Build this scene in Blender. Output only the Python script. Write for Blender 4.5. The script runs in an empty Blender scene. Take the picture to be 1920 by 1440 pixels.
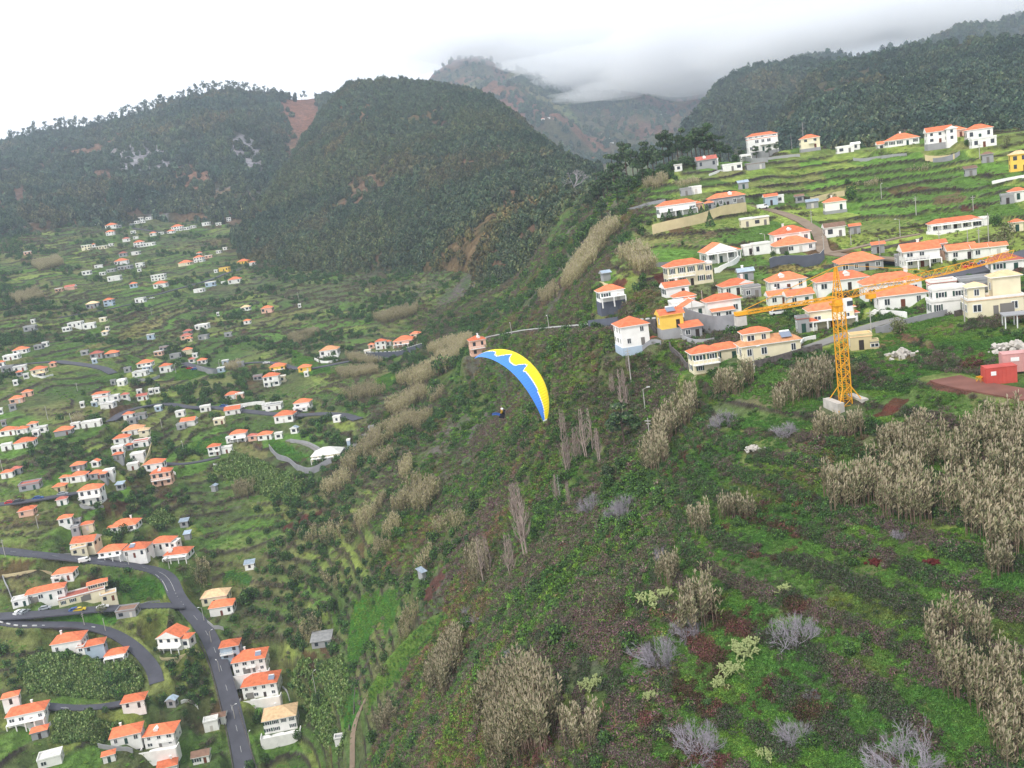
import bpy, bmesh, math, random
import numpy as np
from math import radians, sin, cos, tan, atan2, pi, sqrt, exp
from mathutils import Vector, Matrix
random.seed(7); rng = np.random.default_rng(11)
SC = bpy.context.scene
COL = SC.collection

# ------------------------------------------------------------------ camera
FPX = 1860.0                 # focal length in pixels of a 1920 px wide picture
PITCH = radians(11.0); ROLL = radians(8.0)
_H = np.array([1.0, 0, 0]); _F = np.array([0, cos(PITCH), -sin(PITCH)]); _U = np.array([0, sin(PITCH), cos(PITCH)])
C_R = cos(ROLL)*_H - sin(ROLL)*_U
C_U = sin(ROLL)*_H + cos(ROLL)*_U
CAMZ = 220.0
cam_data = bpy.data.cameras.new('camera'); cam = bpy.data.objects.new('camera', cam_data); COL.objects.link(cam)
cam_data.sensor_width = 36; cam_data.lens = 36*FPX/1920
cam_data.clip_start = 0.5; cam_data.clip_end = 30000
cam.matrix_world = Matrix(((C_R[0], C_U[0], -_F[0], 0), (C_R[1], C_U[1], -_F[1], 0), (C_R[2], C_U[2], -_F[2], CAMZ), (0, 0, 0, 1)))
SC.camera = cam

# ------------------------------------------------------------------ world, sun, exposure
SUN_EL, SUN_AZ = radians(48), radians(215)      # azimuth clockwise from +Y: sun behind the camera, a little left
world = bpy.data.worlds.new('World'); SC.world = world; world.use_nodes = True
_nt = world.node_tree; _nt.nodes.clear()
def wn(t, **k):
    n = _nt.nodes.new(t)
    for a, b in k.items(): setattr(n, a, b)
    return n
_out = wn('ShaderNodeOutputWorld'); _sky = wn('ShaderNodeTexSky', sky_type='NISHITA', sun_disc=False)
_sky.sun_elevation = SUN_EL; _sky.sun_rotation = SUN_AZ; _sky.altitude = 300
_bg1 = wn('ShaderNodeBackground'); _bg1.inputs['Strength'].default_value = 0.12
_bg2 = wn('ShaderNodeBackground')
_mix = wn('ShaderNodeMixShader')
_tc = wn('ShaderNodeTexCoord'); _mp = wn('ShaderNodeMapping'); _mp.inputs['Scale'].default_value = (1, 1, 3.0)
_n1 = wn('ShaderNodeTexNoise'); _n1.inputs['Scale'].default_value = 2.2; _n1.inputs['Detail'].default_value = 6
_r1 = wn('ShaderNodeValToRGB'); _r1.color_ramp.elements[0].position = 0.30; _r1.color_ramp.elements[1].position = 0.72
_r1.color_ramp.elements[0].color = (0.48, 0.54, 0.62, 1); _r1.color_ramp.elements[1].color = (0.84, 0.87, 0.91, 1)
_sep = wn('ShaderNodeSeparateXYZ'); _mr = wn('ShaderNodeMapRange')     # the cloud base is greyer towards the mountains on the right
_mr.inputs['From Min'].default_value = 0.02; _mr.inputs['From Max'].default_value = 0.48
_mr.inputs['To Min'].default_value = 0.0; _mr.inputs['To Max'].default_value = 1.0
_mc = wn('ShaderNodeMix', data_type='RGBA')
_nt.links.new(_tc.outputs['Generated'], _mp.inputs[0]); _nt.links.new(_mp.outputs[0], _n1.inputs['Vector'])
_nt.links.new(_n1.outputs[0], _r1.inputs[0]); _nt.links.new(_tc.outputs['Generated'], _sep.inputs[0]); _nt.links.new(_sep.outputs[0], _mr.inputs[0])
_nt.links.new(_mr.outputs[0], _mc.inputs[0]); _mc.inputs[6].default_value = (1, 1, 1, 1); _nt.links.new(_r1.outputs[0], _mc.inputs[7])
_nt.links.new(_mc.outputs[2], _bg2.inputs['Color']); _bg2.inputs['Strength'].default_value = 1.24
_mix.inputs[0].default_value = 0.90
_nt.links.new(_sky.outputs[0], _bg1.inputs['Color']); _nt.links.new(_bg1.outputs[0], _mix.inputs[1]); _nt.links.new(_bg2.outputs[0], _mix.inputs[2])
_nt.links.new(_mix.outputs[0], _out.inputs['Surface'])
sun_d = bpy.data.lights.new('sun', 'SUN'); sun_d.energy = 1.5; sun_d.angle = radians(10); sun_d.color = (1.0, 0.95, 0.88)
sun = bpy.data.objects.new('sun', sun_d); COL.objects.link(sun)
_sd = Vector((sin(SUN_AZ)*cos(SUN_EL), cos(SUN_AZ)*cos(SUN_EL), sin(SUN_EL)))
sun.rotation_euler = _sd.to_track_quat('Z', 'Y').to_euler(); sun.location = (0, -50, 600)
SC.view_settings.view_transform = 'Standard'; SC.view_settings.look = 'None'
SC.view_settings.exposure = 0.42; SC.view_settings.gamma = 1.0
cy = SC.cycles
cy.max_bounces = 6; cy.diffuse_bounces = 2; cy.glossy_bounces = 2; cy.transmission_bounces = 3; cy.transparent_max_bounces = 6; cy.volume_bounces = 5
SC.render.use_persistent_data = False

# ------------------------------------------------------------------ pixel rays
def ray(px, py):
    """azimuth and tangent of elevation of the ray through a photograph pixel"""
    px = np.asarray(px, float); py = np.asarray(py, float)
    x = (px-960)/FPX; y = (720-py)/FPX
    d = _F[None] + x.reshape(-1, 1)*C_R[None] + y.reshape(-1, 1)*C_U[None]
    a = np.arctan2(d[:, 0], d[:, 1]); t = d[:, 2]/np.hypot(d[:, 0], d[:, 1])
    return a, t
def project(p):
    p = np.asarray(p, float).reshape(-1, 3) - np.array([0, 0, CAMZ])
    z = p@_F; return np.stack([960+FPX*(p@C_R)/z, 720-FPX*(p@C_U)/z], 1)

# ------------------------------------------------------------------ value noise
_T = rng.random((512, 512))
def vnoise(x, y, s=1.0, seed=0):
    x = np.asarray(x)/s + 37.3*seed; y = np.asarray(y)/s + 91.7*seed
    xi = np.floor(x).astype(int); yi = np.floor(y).astype(int); fx = x-xi; fy = y-yi
    fx = fx*fx*(3-2*fx); fy = fy*fy*(3-2*fy)
    x0 = xi & 511; x1 = (xi+1) & 511; y0 = yi & 511; y1 = (yi+1) & 511
    return (_T[x0, y0]*(1-fx)+_T[x1, y0]*fx)*(1-fy) + (_T[x0, y1]*(1-fx)+_T[x1, y1]*fx)*fy
def fbm(x, y, s, o=4, seed=0, g=0.5):
    v = 0; w = 1; t = 0
    for k in range(o):
        v = v + w*vnoise(x, y, s/2**k, seed+k*3); t += w; w *= g
    return v/t
def hash2(i, j):
    return _T[(np.asarray(i).astype(int)*73+11) & 511, (np.asarray(j).astype(int)*151+29) & 511]
def sstep(a, b, x):
    t = np.clip((x-a)/(b-a), 0, 1); return t*t*(3-2*t)
# ------------------------------------------------------------------ the valley: one height sheet in polar rows around the camera's foot
CTRL = """1700 1430 92;1700 1180 112;1640 930 141;1585 760 172;1700 640 200;1700 570 235;1700 500 290;1700 440 340;1700 390 378;1700 330 420;1700 273 458
1900 1430 91;1900 1100 116;1900 900 138;1900 740 163;1900 640 188;1900 560 218;1900 500 262;1900 400 335;1900 300 402;1900 250 438
1500 1430 95;1500 1180 116;1500 1000 137;1480 850 161;1450 700 195;1500 620 226;1500 560 266;1500 470 335;1500 410 388;1500 340 448;1500 283 482
1300 1430 99;1300 1200 120;1300 1000 146;1300 850 176;1310 715 208;1280 620 250;1270 560 278;1270 520 305;1250 430 375;1270 350 440;1290 300 480
1150 1430 103;1150 1200 130;1150 1000 176;1150 850 215;1180 700 243;1130 610 270;1100 560 320;1150 480 360;1180 400 440;1170 350 520
1000 1430 113;1000 1250 146;1000 1080 192;1000 900 248;1000 800 290;1000 700 345;1000 640 400;960 560 560;1000 480 650;1000 430 730;1080 370 640
850 1430 165;850 1250 215;850 1080 270;850 900 335;850 780 400;880 670 465;850 600 600;850 520 750;850 460 860
700 1430 250;700 1250 290;700 1080 328;700 900 390;700 800 450;700 700 540;740 655 620;700 580 760;700 500 950;700 460 1060
560 1430 318;540 1360 330;560 1200 354;560 1050 388;580 900 437;560 780 512;520 710 600;540 620 740;550 540 930;550 480 1090
300 1430 322;300 1300 346;300 1180 376;300 1050 412;300 920 458;300 800 528;300 700 632;300 610 790;300 530 1000;300 460 1250;300 405 1520
50 1430 330;50 1300 358;50 1180 386;50 1050 420;50 930 460;50 820 522;50 720 622;50 620 780;50 540 950;50 470 1200;50 415 1480"""
_cp = np.array([[float(v) for v in s.split()] for ln in CTRL.split('\n') for s in ln.split(';')])
_ca, _ct = ray(_cp[:, 0], _cp[:, 1]); _cl = np.log(_cp[:, 2])
# unseen ground: behind the crest of the right hillside, out to the far hills, and under the camera (azimuth deg, distance, height rel. to camera)
HID = [(8, 600, -35), (14, 620, -35), (20, 620, -30), (26, 600, -25), (32, 600, -20), (10, 900, -70), (20, 900, -60), (30, 900, -50), (5, 1100, -60), (12, 1500, -60), (25, 1500, -40),
       (-30, 2300, 60), (-15, 2300, 60), (0, 2300, -20), (15, 2600, -20), (30, 2600, -20),
       (-35, 240, -150), (-20, 200, -150), (-8, 150, -110), (5, 80, -76), (20, 55, -68), (35, 55, -62)]
_ha = np.radians([h[0] for h in HID]); _hl = np.log([h[1] for h in HID]); _ht = np.array([h[2]/h[1] for h in HID])
KA = 2.6
P = np.stack([np.r_[_ca, _ha]*KA, np.r_[_cl, _hl]], 1); V = np.r_[_ct, _ht]
def _U2(r2): return 0.5*r2*np.log(r2+1e-12)
def _tps_fit(P, V, lam=2e-4):
    n = len(P); D = ((P[:, None]-P[None])**2).sum(2); K = _U2(D)+lam*np.eye(n)
    A = np.zeros((n+3, n+3)); A[:n, :n] = K; A[:n, n] = 1; A[:n, n+1:] = P; A[n, :n] = 1; A[n+1:, :n] = P.T
    return np.linalg.solve(A, np.r_[V, 0, 0, 0])
_W = _tps_fit(P, V)
A0, A1, R0, R1 = radians(-42), radians(42), 45.0, 2700.0
NA, NR = 1120, 1500
def _tps(a, l):
    q = np.stack([np.ravel(a)*KA, np.ravel(l)], 1); out = np.empty(len(q))
    for i in range(0, len(q), 20000):
        s = q[i:i+20000]; D = ((s[:, None]-P[None])**2).sum(2)
        out[i:i+20000] = _U2(D)@_W[:len(P)] + _W[len(P)] + s@_W[len(P)+1:]
    return out.reshape(np.shape(a))
_ac = np.linspace(A0, A1, 200); _lc = np.linspace(math.log(R0), math.log(R1), 260)
_E = _tps(*np.meshgrid(_ac, _lc, indexing='ij'))
AZ = np.linspace(A0, A1, NA); LR = np.linspace(math.log(R0), math.log(R1), NR); RR = np.exp(LR)
def _cubup(M, x0, x1, axis):         # Catmull-Rom along one axis
    M = np.moveaxis(M, axis, 0); f = (x1-x0[0])/(x0[1]-x0[0]); i = np.clip(np.floor(f).astype(int), 0, len(x0)-2); t = (f-i).reshape(-1, *([1]*(M.ndim-1)))
    g = lambda k: M[np.clip(i+k, 0, len(x0)-1)]
    o = 0.5*((2*g(0))+(-g(-1)+g(1))*t+(2*g(-1)-5*g(0)+4*g(1)-g(2))*t**2+(-g(-1)+3*g(0)-3*g(1)+g(2))*t**3)
    return np.moveaxis(o, 0, axis)
E = _cubup(_cubup(_E, _ac, AZ, 0), _lc, LR, 1)
GA, GR = np.meshgrid(AZ, RR, indexing='ij')
GX = GR*np.sin(GA); GY = GR*np.cos(GA); GZ = E*GR          # GZ relative to the camera height here
GZ = GZ + (fbm(GX, GY, 45, 3, 5)-0.5)*np.clip(GR*0.022, 2, 14)*0.6*(0.25+0.75*sstep(150, 260, GR))
SMOOTHZ = GZ.copy()
def cell(a, r):
    fa = np.clip((np.asarray(a)-A0)/(A1-A0)*(NA-1), 0, NA-1.001); fr = np.clip((np.log(r)-LR[0])/(LR[1]-LR[0]), 0, NR-1.001)
    return fa, fr
def bil(G, x, y):
    fa, fr = cell(np.arctan2(x, y), np.hypot(x, y)); i = fa.astype(int); j = fr.astype(int); u = fa-i; v = fr-j
    return G[i, j]*(1-u)*(1-v)+G[i+1, j]*u*(1-v)+G[i, j+1]*(1-u)*v+G[i+1, j+1]*u*v
def ground(x, y): return bil(GZ, np.asarray(x, float), np.asarray(y, float))      # world height = CAMZ + this
def hit(px, py, G=None, rmax=None):
    """first ground point under a photograph pixel -> x, y, z(world), distance"""
    G = GZ if G is None else G
    a, t = ray([px], [py]); fa = (a[0]-A0)/(A1-A0)*(NA-1); i = int(np.clip(fa, 0, NA-2)); u = fa-i
    e = (G[i]*(1-u)+G[i+1]*u)/RR
    k = np.nonzero(e >= t[0])[0]
    if len(k) == 0 or (a[0] > 0.1 and RR[k[0]] > 560): k = [int(np.argmax(np.where(RR < (560 if a[0] > 0.1 else 1700), e, -9)))]
    j = max(int(k[0]), 1); d = e[j]-e[j-1]; w = 0 if d <= 0 else np.clip((t[0]-e[j-1])/d, 0, 1)
    r = RR[j-1]+(RR[j]-RR[j-1])*w; x = r*sin(a[0]); y = r*cos(a[0])
    return x, y, CAMZ+float(G[i, j]*(1-u)+G[i+1, j]*u), r
def hits(pts): return [hit(*p) for p in pts]

# terraces: the slope stepped along its own contours
_zt = np.arange(-260, 200, 1.0)
def _qint(th):
    q = np.cumsum(1/th); return q-np.interp(-85, _zt, q)
_QR = _qint(1.85+1.15*sstep(-44, -34, _zt)); _QL = _qint(3.6-1.3*sstep(-125, -95, _zt)+0.8*sstep(-30, 20, _zt))
WL = sstep(radians(3), radians(-8), GA)                 # left (village) side against right side
WOB = (fbm(GX, GY, 60, 3, 21)-0.5)*(6+5*WL)*(0.22+0.78*sstep(150, 280, GR)) + (fbm(GX, GY, 16, 2, 25)-0.5)*(0.9+0.7*sstep(150, 280, GR))
_zw = SMOOTHZ+WOB
Q = np.interp(_zw, _zt, _QR)*(1-WL)+np.interp(_zw, _zt, _QL)*WL
TH = (1-WL)*np.interp(_zw, _zt, 1.85+1.15*sstep(-44, -34, _zt))+WL*np.interp(_zw, _zt, 3.6-1.3*sstep(-125, -95, _zt)+0.8*sstep(-30, 20, _zt))
_gr = np.gradient(SMOOTHZ, axis=1)/np.gradient(GR, axis=1); _ga = np.gradient(SMOOTHZ, axis=0)/(GR*(AZ[1]-AZ[0]))
SLOPE = np.hypot(_gr, _ga)
# strength of terracing: weak in the wild ravine
def region(pts, sharp=3.0):
    """smooth weight map from (px,py,value) seeds spread over the ground"""
    S = [];
    for px, py, v in pts:
        x, y, z, r = hit(px, py, SMOOTHZ); S.append((atan2(x, y)*KA, math.log(r), v))
    S = np.array(S); A = _ac*KA; o = np.zeros((200, 260)); w = np.zeros((200, 260))
    aa, ll = np.meshgrid(A, _lc, indexing='ij')
    for a, l, v in S:
        k = 1/(((aa-a)**2+(ll-l)**2)+2e-4)**sharp; o += k*v; w += k
    return _cubup(_cubup(o/w, _ac, AZ, 0), _lc, LR, 1)
WILD = np.clip(region([tuple(float(v) for v in s.split()) for s in
 """1000 1000 1;1000 1200 .8;900 1100 1;850 1300 1;900 800 1;1000 750 1;1100 700 .9;800 950 1;750 1000 .8;1000 560 .9;900 520 1;1080 480 1;1130 420 1;1180 330 .9;1050 620 .9;950 440 1;700 470 1;820 420 1;750 780 .8
 1100 900 1;1100 1050 .9;1150 760 .9;760 1400 1;900 1430 1;1080 1400 .7;640 1000 .35;700 1200 .1;640 1130 .2;600 1000 .1;560 1300 .1;500 1100 .15;400 900 .1;200 800 .05;50 600 .05;300 600 .05;500 600 .05;650 600 .2;780 540 .5;700 690 .2;60 1200 .1;60 1400 .1;300 1300 .1
 1300 800 .3;1200 1000 .55;1300 1200 .45;1500 1100 .3;1700 1000 .35;1850 1250 .3;1500 1400 .4;1200 1350 .6;1300 1050 .4;1400 900 .25;1700 760 .15;1250 640 .5;1200 720 .85;1450 500 0;1300 450 .1;1200 500 .35;1600 350 0;1500 300 0;1800 350 0;1750 450 0;1900 650 .05;1700 620 .05;1580 880 .5;1300 370 .1;1150 560 .6
 60 450 .1;400 450 .15;550 500 .4;20 390 .8;300 395 .6;600 560 .3;860 620 .9;640 900 .3;600 840 .1""".replace('\n', ';').split(';')]), 0, 1)
fr = Q-np.floor(Q); RW = np.clip((0.8+GR*0.0030)*SLOPE/TH, 0.05, 0.34)
rise = sstep(1-RW, 1.0, fr)
stepq = np.floor(Q) + 0.30*fr*(1-rise) + rise
TAMP = (1-0.75*WILD)*(0.75+0.25*vnoise(GX, GY, 30, 4))
GZ = SMOOTHZ + (stepq-Q-0.35)*TH*TAMP*0.80
RISER = sstep(0.02, 0.5, rise*(1-sstep(0.97, 1.0, fr)))*sstep(0.2, 0.5, TAMP)
# plots within a terrace
PLOT = hash2(np.floor(Q)+300, np.floor(GX/(14+GR*0.03)+hash2(np.floor(Q)+300, 7*np.ones_like(Q))*9+0.15*fr)+700)
PLOT2 = hash2(np.floor(Q)+411, np.floor(GX/(9+GR*0.02)+hash2(np.floor(Q)+300, 9*np.ones_like(Q))*9)+100)
# ------------------------------------------------------------------ roads: levelled into the slope
ROADS = [  # label, category, width m, surface, pixels
 ('grey asphalt village road curving up past the lower houses to the bend', 'road', 6.2, 'asphalt', [(470,1500),(458,1440),(445,1370),(425,1290),(408,1230),(388,1185),(362,1152),(338,1128),(326,1108),(322,1090),(305,1072),(268,1062),(225,1057),(170,1050),(110,1043),(50,1038),(-60,1034)]),
 ('grey asphalt road past the long cream building', 'road', 6.2, 'asphalt', [(345,1134),(300,1134),(240,1137),(180,1142),(120,1147),(60,1152),(0,1155),(-60,1158)]),
 ('grey lane with a white-dotted edge below the green strip', 'lane', 5.0, 'asphalt', [(-60,1164),(0,1163),(40,1172),(100,1170),(160,1171),(205,1182),(245,1205),(272,1232),(290,1255),(294,1280)]),
 ('narrow grey lane between the banana fields', 'lane', 4.0, 'asphalt', [(85,1322),(110,1326),(150,1328),(190,1326),(230,1318),(262,1308)]),
 ('dark road with parked cars along the left edge below the grey house', 'road', 5, 'asphalt', [(-60,950),(0,945),(40,941),(80,934),(120,928),(150,922)]),
 ('grey road looping round the middle of the village', 'road', 5.5, 'asphalt', [(205,790),(225,775),(255,764),(290,757),(318,756),(335,760),(360,764),(400,762),(440,768),(480,772),(520,776),(560,778),(600,774),(640,776),(672,786)]),
 ('grey lane past the upper pair of orange roofs', 'lane', 5, 'asphalt', [(345,680),(370,688),(400,694),(425,686),(460,680),(500,678),(530,682),(555,690),(580,692),(620,684),(680,672),(740,668)]),
 ('grey road across the upper village', 'road', 5.5, 'asphalt', [(270,556),(300,552),(318,545),(345,538),(380,528),(420,512),(450,505)]),
 ('grey road in the high left hamlet', 'road', 5, 'asphalt', [(250,428),(285,432),(320,438),(360,436),(400,428)]),
 ('grey road at the left edge of the village', 'road', 5.5, 'asphalt', [(-40,690),(20,684),(60,680),(110,676),(150,682),(195,690),(212,700)]),
 ('narrow grey track on the left terraces', 'lane', 4.5, 'asphalt', [(100,596),(140,590),(175,584),(215,578),(250,568),(275,560)]),
 ('grey track beside the cream bungalow', 'lane', 3.5, 'concrete', [(540,824),(565,828),(588,836),(600,846)]),
 ('narrow grey road by the orange three-storey house', 'lane', 4, 'asphalt', [(270,872),(300,866),(335,872),(370,866),(410,856)]),
 ('brown lane climbing between the right hillside houses', 'lane', 4.0, 'dirt', [(1400,384),(1435,390),(1470,400),(1505,414),(1532,432),(1540,452),(1544,472),(1580,478),(1640,482),(1700,486)]),
 ('pale farm track along the dark terrace wall', 'lane', 3.2, 'dirt', [(1546,474),(1590,468),(1640,455),(1690,443),(1725,438)]),
 ('grey street with parked cars by the crane jib tip', 'street', 8.5, 'asphalt', [(1750,514),(1790,516),(1830,506),(1862,494),(1900,480),(1960,462)]),
 ('grey drive below the house behind the crane', 'lane', 4.0, 'concrete', [(1512,652),(1560,636),(1610,618),(1650,604),(1690,596)]),
 ('reddish dirt track bending to the containers', 'track', 5.5, 'redsoil', [(2000,752),(1920,738),(1870,728),(1820,722),(1785,716),(1772,708)]),
 ('thin brown footpath through the vegetable strips', 'footpath', 1.5, 'dirt', [(660,1440),(662,1380),(680,1320),(715,1250),(745,1215),(780,1180),(820,1150)]),
 ('paved cliff lane behind the white-dotted parapet', 'lane', 3.6, 'asphalt', [(905,638,462),(930,632,442),(985,622,398),(1050,616,335),(1110,612,288),(1170,606,267),(1240,600,256)]),
]
def smooth_path(w, step):
    w = np.array(w, float); d = np.r_[0, np.cumsum(np.hypot(*(w[1:, :2]-w[:-1, :2]).T))]
    n = max(int(d[-1]/step), 4); s = np.linspace(0, d[-1], n)
    p = np.stack([np.interp(s, d, w[:, k]) for k in range(3)], 1)
    k = max(3, int(14/step)) | 1; ker = np.hanning(k+2)[1:-1]; ker /= ker.sum(); h = k//2
    for c in range(3):
        q = np.r_[2*p[0, c]-p[h:0:-1, c], p[:, c], 2*p[-1, c]-p[-2:-h-2:-1, c]] if n > h+1 else p[:, c]
        if n > h+1: p[:, c] = np.convolve(q, ker, 'valid')
    return p
EXC0 = []
EXC = np.zeros(GX.shape, bool)
def level(p, halfw, blend, dz=-0.10, only_cut=False):
    """press the height sheet to path/point heights p (relative z)"""
    x0, y0 = p[:, :2].min(0)-halfw-blend; x1, y1 = p[:, :2].max(0)+halfw+blend
    m = (GX > x0) & (GX < x1) & (GY > y0) & (GY < y1)
    I = np.nonzero(m.ravel())[0]
    if len(I) == 0: return
    qx, qy = GX.ravel()[I], GY.ravel()[I]; best = np.full(len(I), 1e9); zz = np.zeros(len(I))
    for q in p:
        d = (qx-q[0])**2+(qy-q[1])**2; k = d < best; best[k] = d[k]; zz[k] = q[2]
    best = np.sqrt(best); w = 1-sstep(halfw, halfw+blend, best); f = GZ.ravel(); new = zz+dz
    if only_cut: new = np.minimum(new, f[I])
    f[I] = f[I]*(1-w)+new*w; GZ[:] = f.reshape(GZ.shape)
    e = EXC.ravel(); e[I] |= best < halfw+0.5; EXC[:] = e.reshape(EXC.shape)
    g = RISER.ravel(); g[I] *= (1-w); RISER[:] = g.reshape(RISER.shape)
for rd in ROADS:
    ex_ = len(rd[4][0]) == 3
    w = [hit(px, py, SMOOTHZ) for px, py in rd[4]] if not ex_ else [(q[2]*sin(ray([q[0]], [q[1]])[0][0]), q[2]*cos(ray([q[0]], [q[1]])[0][0]), CAMZ+q[2]*ray([q[0]], [q[1]])[1][0], q[2]) for q in rd[4]]
    rd_p = smooth_path([(x, y, z-CAMZ) for x, y, z, r in w], 1.5 if w[0][3] < 700 else 4)
    rd_p[:, 2] = bil(SMOOTHZ, rd_p[:, 0], rd_p[:, 1]) if not ex_ else rd_p[:, 2]; _k = np.ones(5)/5
    for _ in range(6): rd_p[2:-2, 2] = np.convolve(rd_p[:, 2], _k, 'valid')
    _far = float(np.hypot(rd_p[:, 0], rd_p[:, 1]).mean())
    level(rd_p, rd[2]/2+0.8+_far*0.002, 3.0 if not ex_ else 14.0, -0.12-_far*0.0006)
    rd_p[:, 2] += CAMZ; ROADS[ROADS.index(rd)] = rd+(rd_p,)
# ------------------------------------------------------------------ mesh helpers
def mesh_from(name, V, F, cols=None, smooth=False, mats=(), fmat=None):
    V = np.asarray(V, np.float32); me = bpy.data.meshes.new(name)
    F = np.asarray(F, np.int32); k = F.shape[1]
    me.vertices.add(len(V)); me.vertices.foreach_set('co', V.ravel())
    me.loops.add(F.size); me.loops.foreach_set('vertex_index', F.ravel())
    me.polygons.add(len(F)); me.polygons.foreach_set('loop_start', np.arange(0, F.size, k, dtype=np.int32)); me.polygons.foreach_set('loop_total', np.full(len(F), k, np.int32))
    for m in mats: me.materials.append(m)
    if fmat is not None: me.polygons.foreach_set('material_index', np.asarray(fmat, np.int32))
    me.polygons.foreach_set('use_smooth', np.full(len(F), smooth, bool))
    me.update()
    if cols is not None:
        c = np.ones((len(V), 4), np.float32); c[:, :3] = cols
        me.color_attributes.new('col', 'FLOAT_COLOR', 'POINT').data.foreach_set('color', c.ravel())
    return me
def link(name, me, parent=None):
    o = bpy.data.objects.new(name, me); COL.objects.link(o)
    if parent is not None: o.parent = parent
    return o
def tag(o, label=None, cat=None, group=None, kind=None):
    if label: o['label'] = label
    if cat: o['category'] = cat
    if group: o['group'] = group
    if kind: o['kind'] = kind
    return o
def lin(*c):
    """sRGB 0-255 to linear"""
    return tuple(((v/255)/12.92 if v <= 10 else ((v/255+0.055)/1.055)**2.4) for v in c)
def material(name, color=(0.5, 0.5, 0.5), rough=0.85, attr=False, noise=None, inst=None, metal=0.0, spec=0.2, bump=None, random_=0.0):
    """noise=(scale, amount): brightness variation; attr: base colour from the mesh's own colour attribute"""
    m = bpy.data.materials.new(name); m.use_nodes = True; nt = m.node_tree; b = nt.nodes['Principled BSDF']
    b.inputs['Roughness'].default_value = rough; b.inputs['Metallic'].default_value = metal; b.inputs['Specular IOR Level'].default_value = spec
    b.inputs['Base Color'].default_value = (*color, 1); src = None
    if attr:
        a = nt.nodes.new('ShaderNodeAttribute'); a.attribute_name = 'col'; src = a.outputs['Color']
    if inst:
        a = nt.nodes.new('ShaderNodeAttribute'); a.attribute_name = inst; a.attribute_type = 'INSTANCER'
        if src is None: src = a.outputs['Color']
        else:
            x = nt.nodes.new('ShaderNodeMix'); x.data_type = 'RGBA'; x.blend_type = 'MULTIPLY'; x.inputs[0].default_value = 1
            nt.links.new(src, x.inputs[6]); nt.links.new(a.outputs['Color'], x.inputs[7]); src = x.outputs[2]
    if noise or random_:
        f = None
        if noise:
            n = nt.nodes.new('ShaderNodeTexNoise'); n.inputs['Scale'].default_value = noise[0]; n.inputs['Detail'].default_value = 5
            tc = nt.nodes.new('ShaderNodeTexCoord'); nt.links.new(tc.outputs['Object'], n.inputs['Vector'])
            r = nt.nodes.new('ShaderNodeMapRange'); r.inputs['From Min'].default_value = 0.3; r.inputs['From Max'].default_value = 0.7
            r.inputs['To Min'].default_value = 1-noise[1]; r.inputs['To Max'].default_value = 1+noise[1]; nt.links.new(n.outputs[0], r.inputs[0]); f = r.outputs[0]
        if random_:
            oi = nt.nodes.new('ShaderNodeObjectInfo'); r = nt.nodes.new('ShaderNodeMapRange'); r.inputs['To Min'].default_value = 1-random_; r.inputs['To Max'].default_value = 1+random_
            nt.links.new(oi.outputs['Random'], r.inputs[0])
            if f is None: f = r.outputs[0]
            else:
                mm = nt.nodes.new('ShaderNodeMath'); mm.operation = 'MULTIPLY'; nt.links.new(f, mm.inputs[0]); nt.links.new(r.outputs[0], mm.inputs[1]); f = mm.outputs[0]
        x = nt.nodes.new('ShaderNodeVectorMath'); x.operation = 'SCALE'; nt.links.new(f, x.inputs['Scale'])
        if src is None: x.inputs[0].default_value = color
        else: nt.links.new(src, x.inputs[0])
        src = x.outputs[0]
    if src is not None: nt.links.new(src, b.inputs['Base Color'])
    if bump:
        n = nt.nodes.new('ShaderNodeTexNoise'); n.inputs['Scale'].default_value = bump[0]; n.inputs['Detail'].default_value = 6
        tc = nt.nodes.new('ShaderNodeTexCoord'); nt.links.new(tc.outputs['Object'], n.inputs['Vector'])
        bp = nt.nodes.new('ShaderNodeBump'); bp.inputs['Strength'].default_value = bump[1]; bp.inputs['Distance'].default_value = bump[2]
        nt.links.new(n.outputs[0], bp.inputs['Height']); nt.links.new(bp.outputs[0], b.inputs['Normal'])
    return m

def fine_noise(m, scale, amt):
    nt = m.node_tree; b = nt.nodes['Principled BSDF']; src = b.inputs['Base Color'].links[0].from_socket
    n = nt.nodes.new('ShaderNodeTexNoise'); n.inputs['Scale'].default_value = scale; n.inputs['Detail'].default_value = 3; n.inputs['Roughness'].default_value = .7
    tc = nt.nodes.new('ShaderNodeTexCoord'); nt.links.new(tc.outputs['Object'], n.inputs['Vector'])
    r = nt.nodes.new('ShaderNodeMapRange'); r.inputs['From Min'].default_value = 0.3; r.inputs['From Max'].default_value = 0.7; r.inputs['To Min'].default_value = 1-amt; r.inputs['To Max'].default_value = 1+amt; nt.links.new(n.outputs[0], r.inputs[0])
    x = nt.nodes.new('ShaderNodeVectorMath'); x.operation = 'SCALE'; nt.links.new(src, x.inputs[0]); nt.links.new(r.outputs[0], x.inputs['Scale']); nt.links.new(x.outputs[0], b.inputs['Base Color'])
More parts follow.
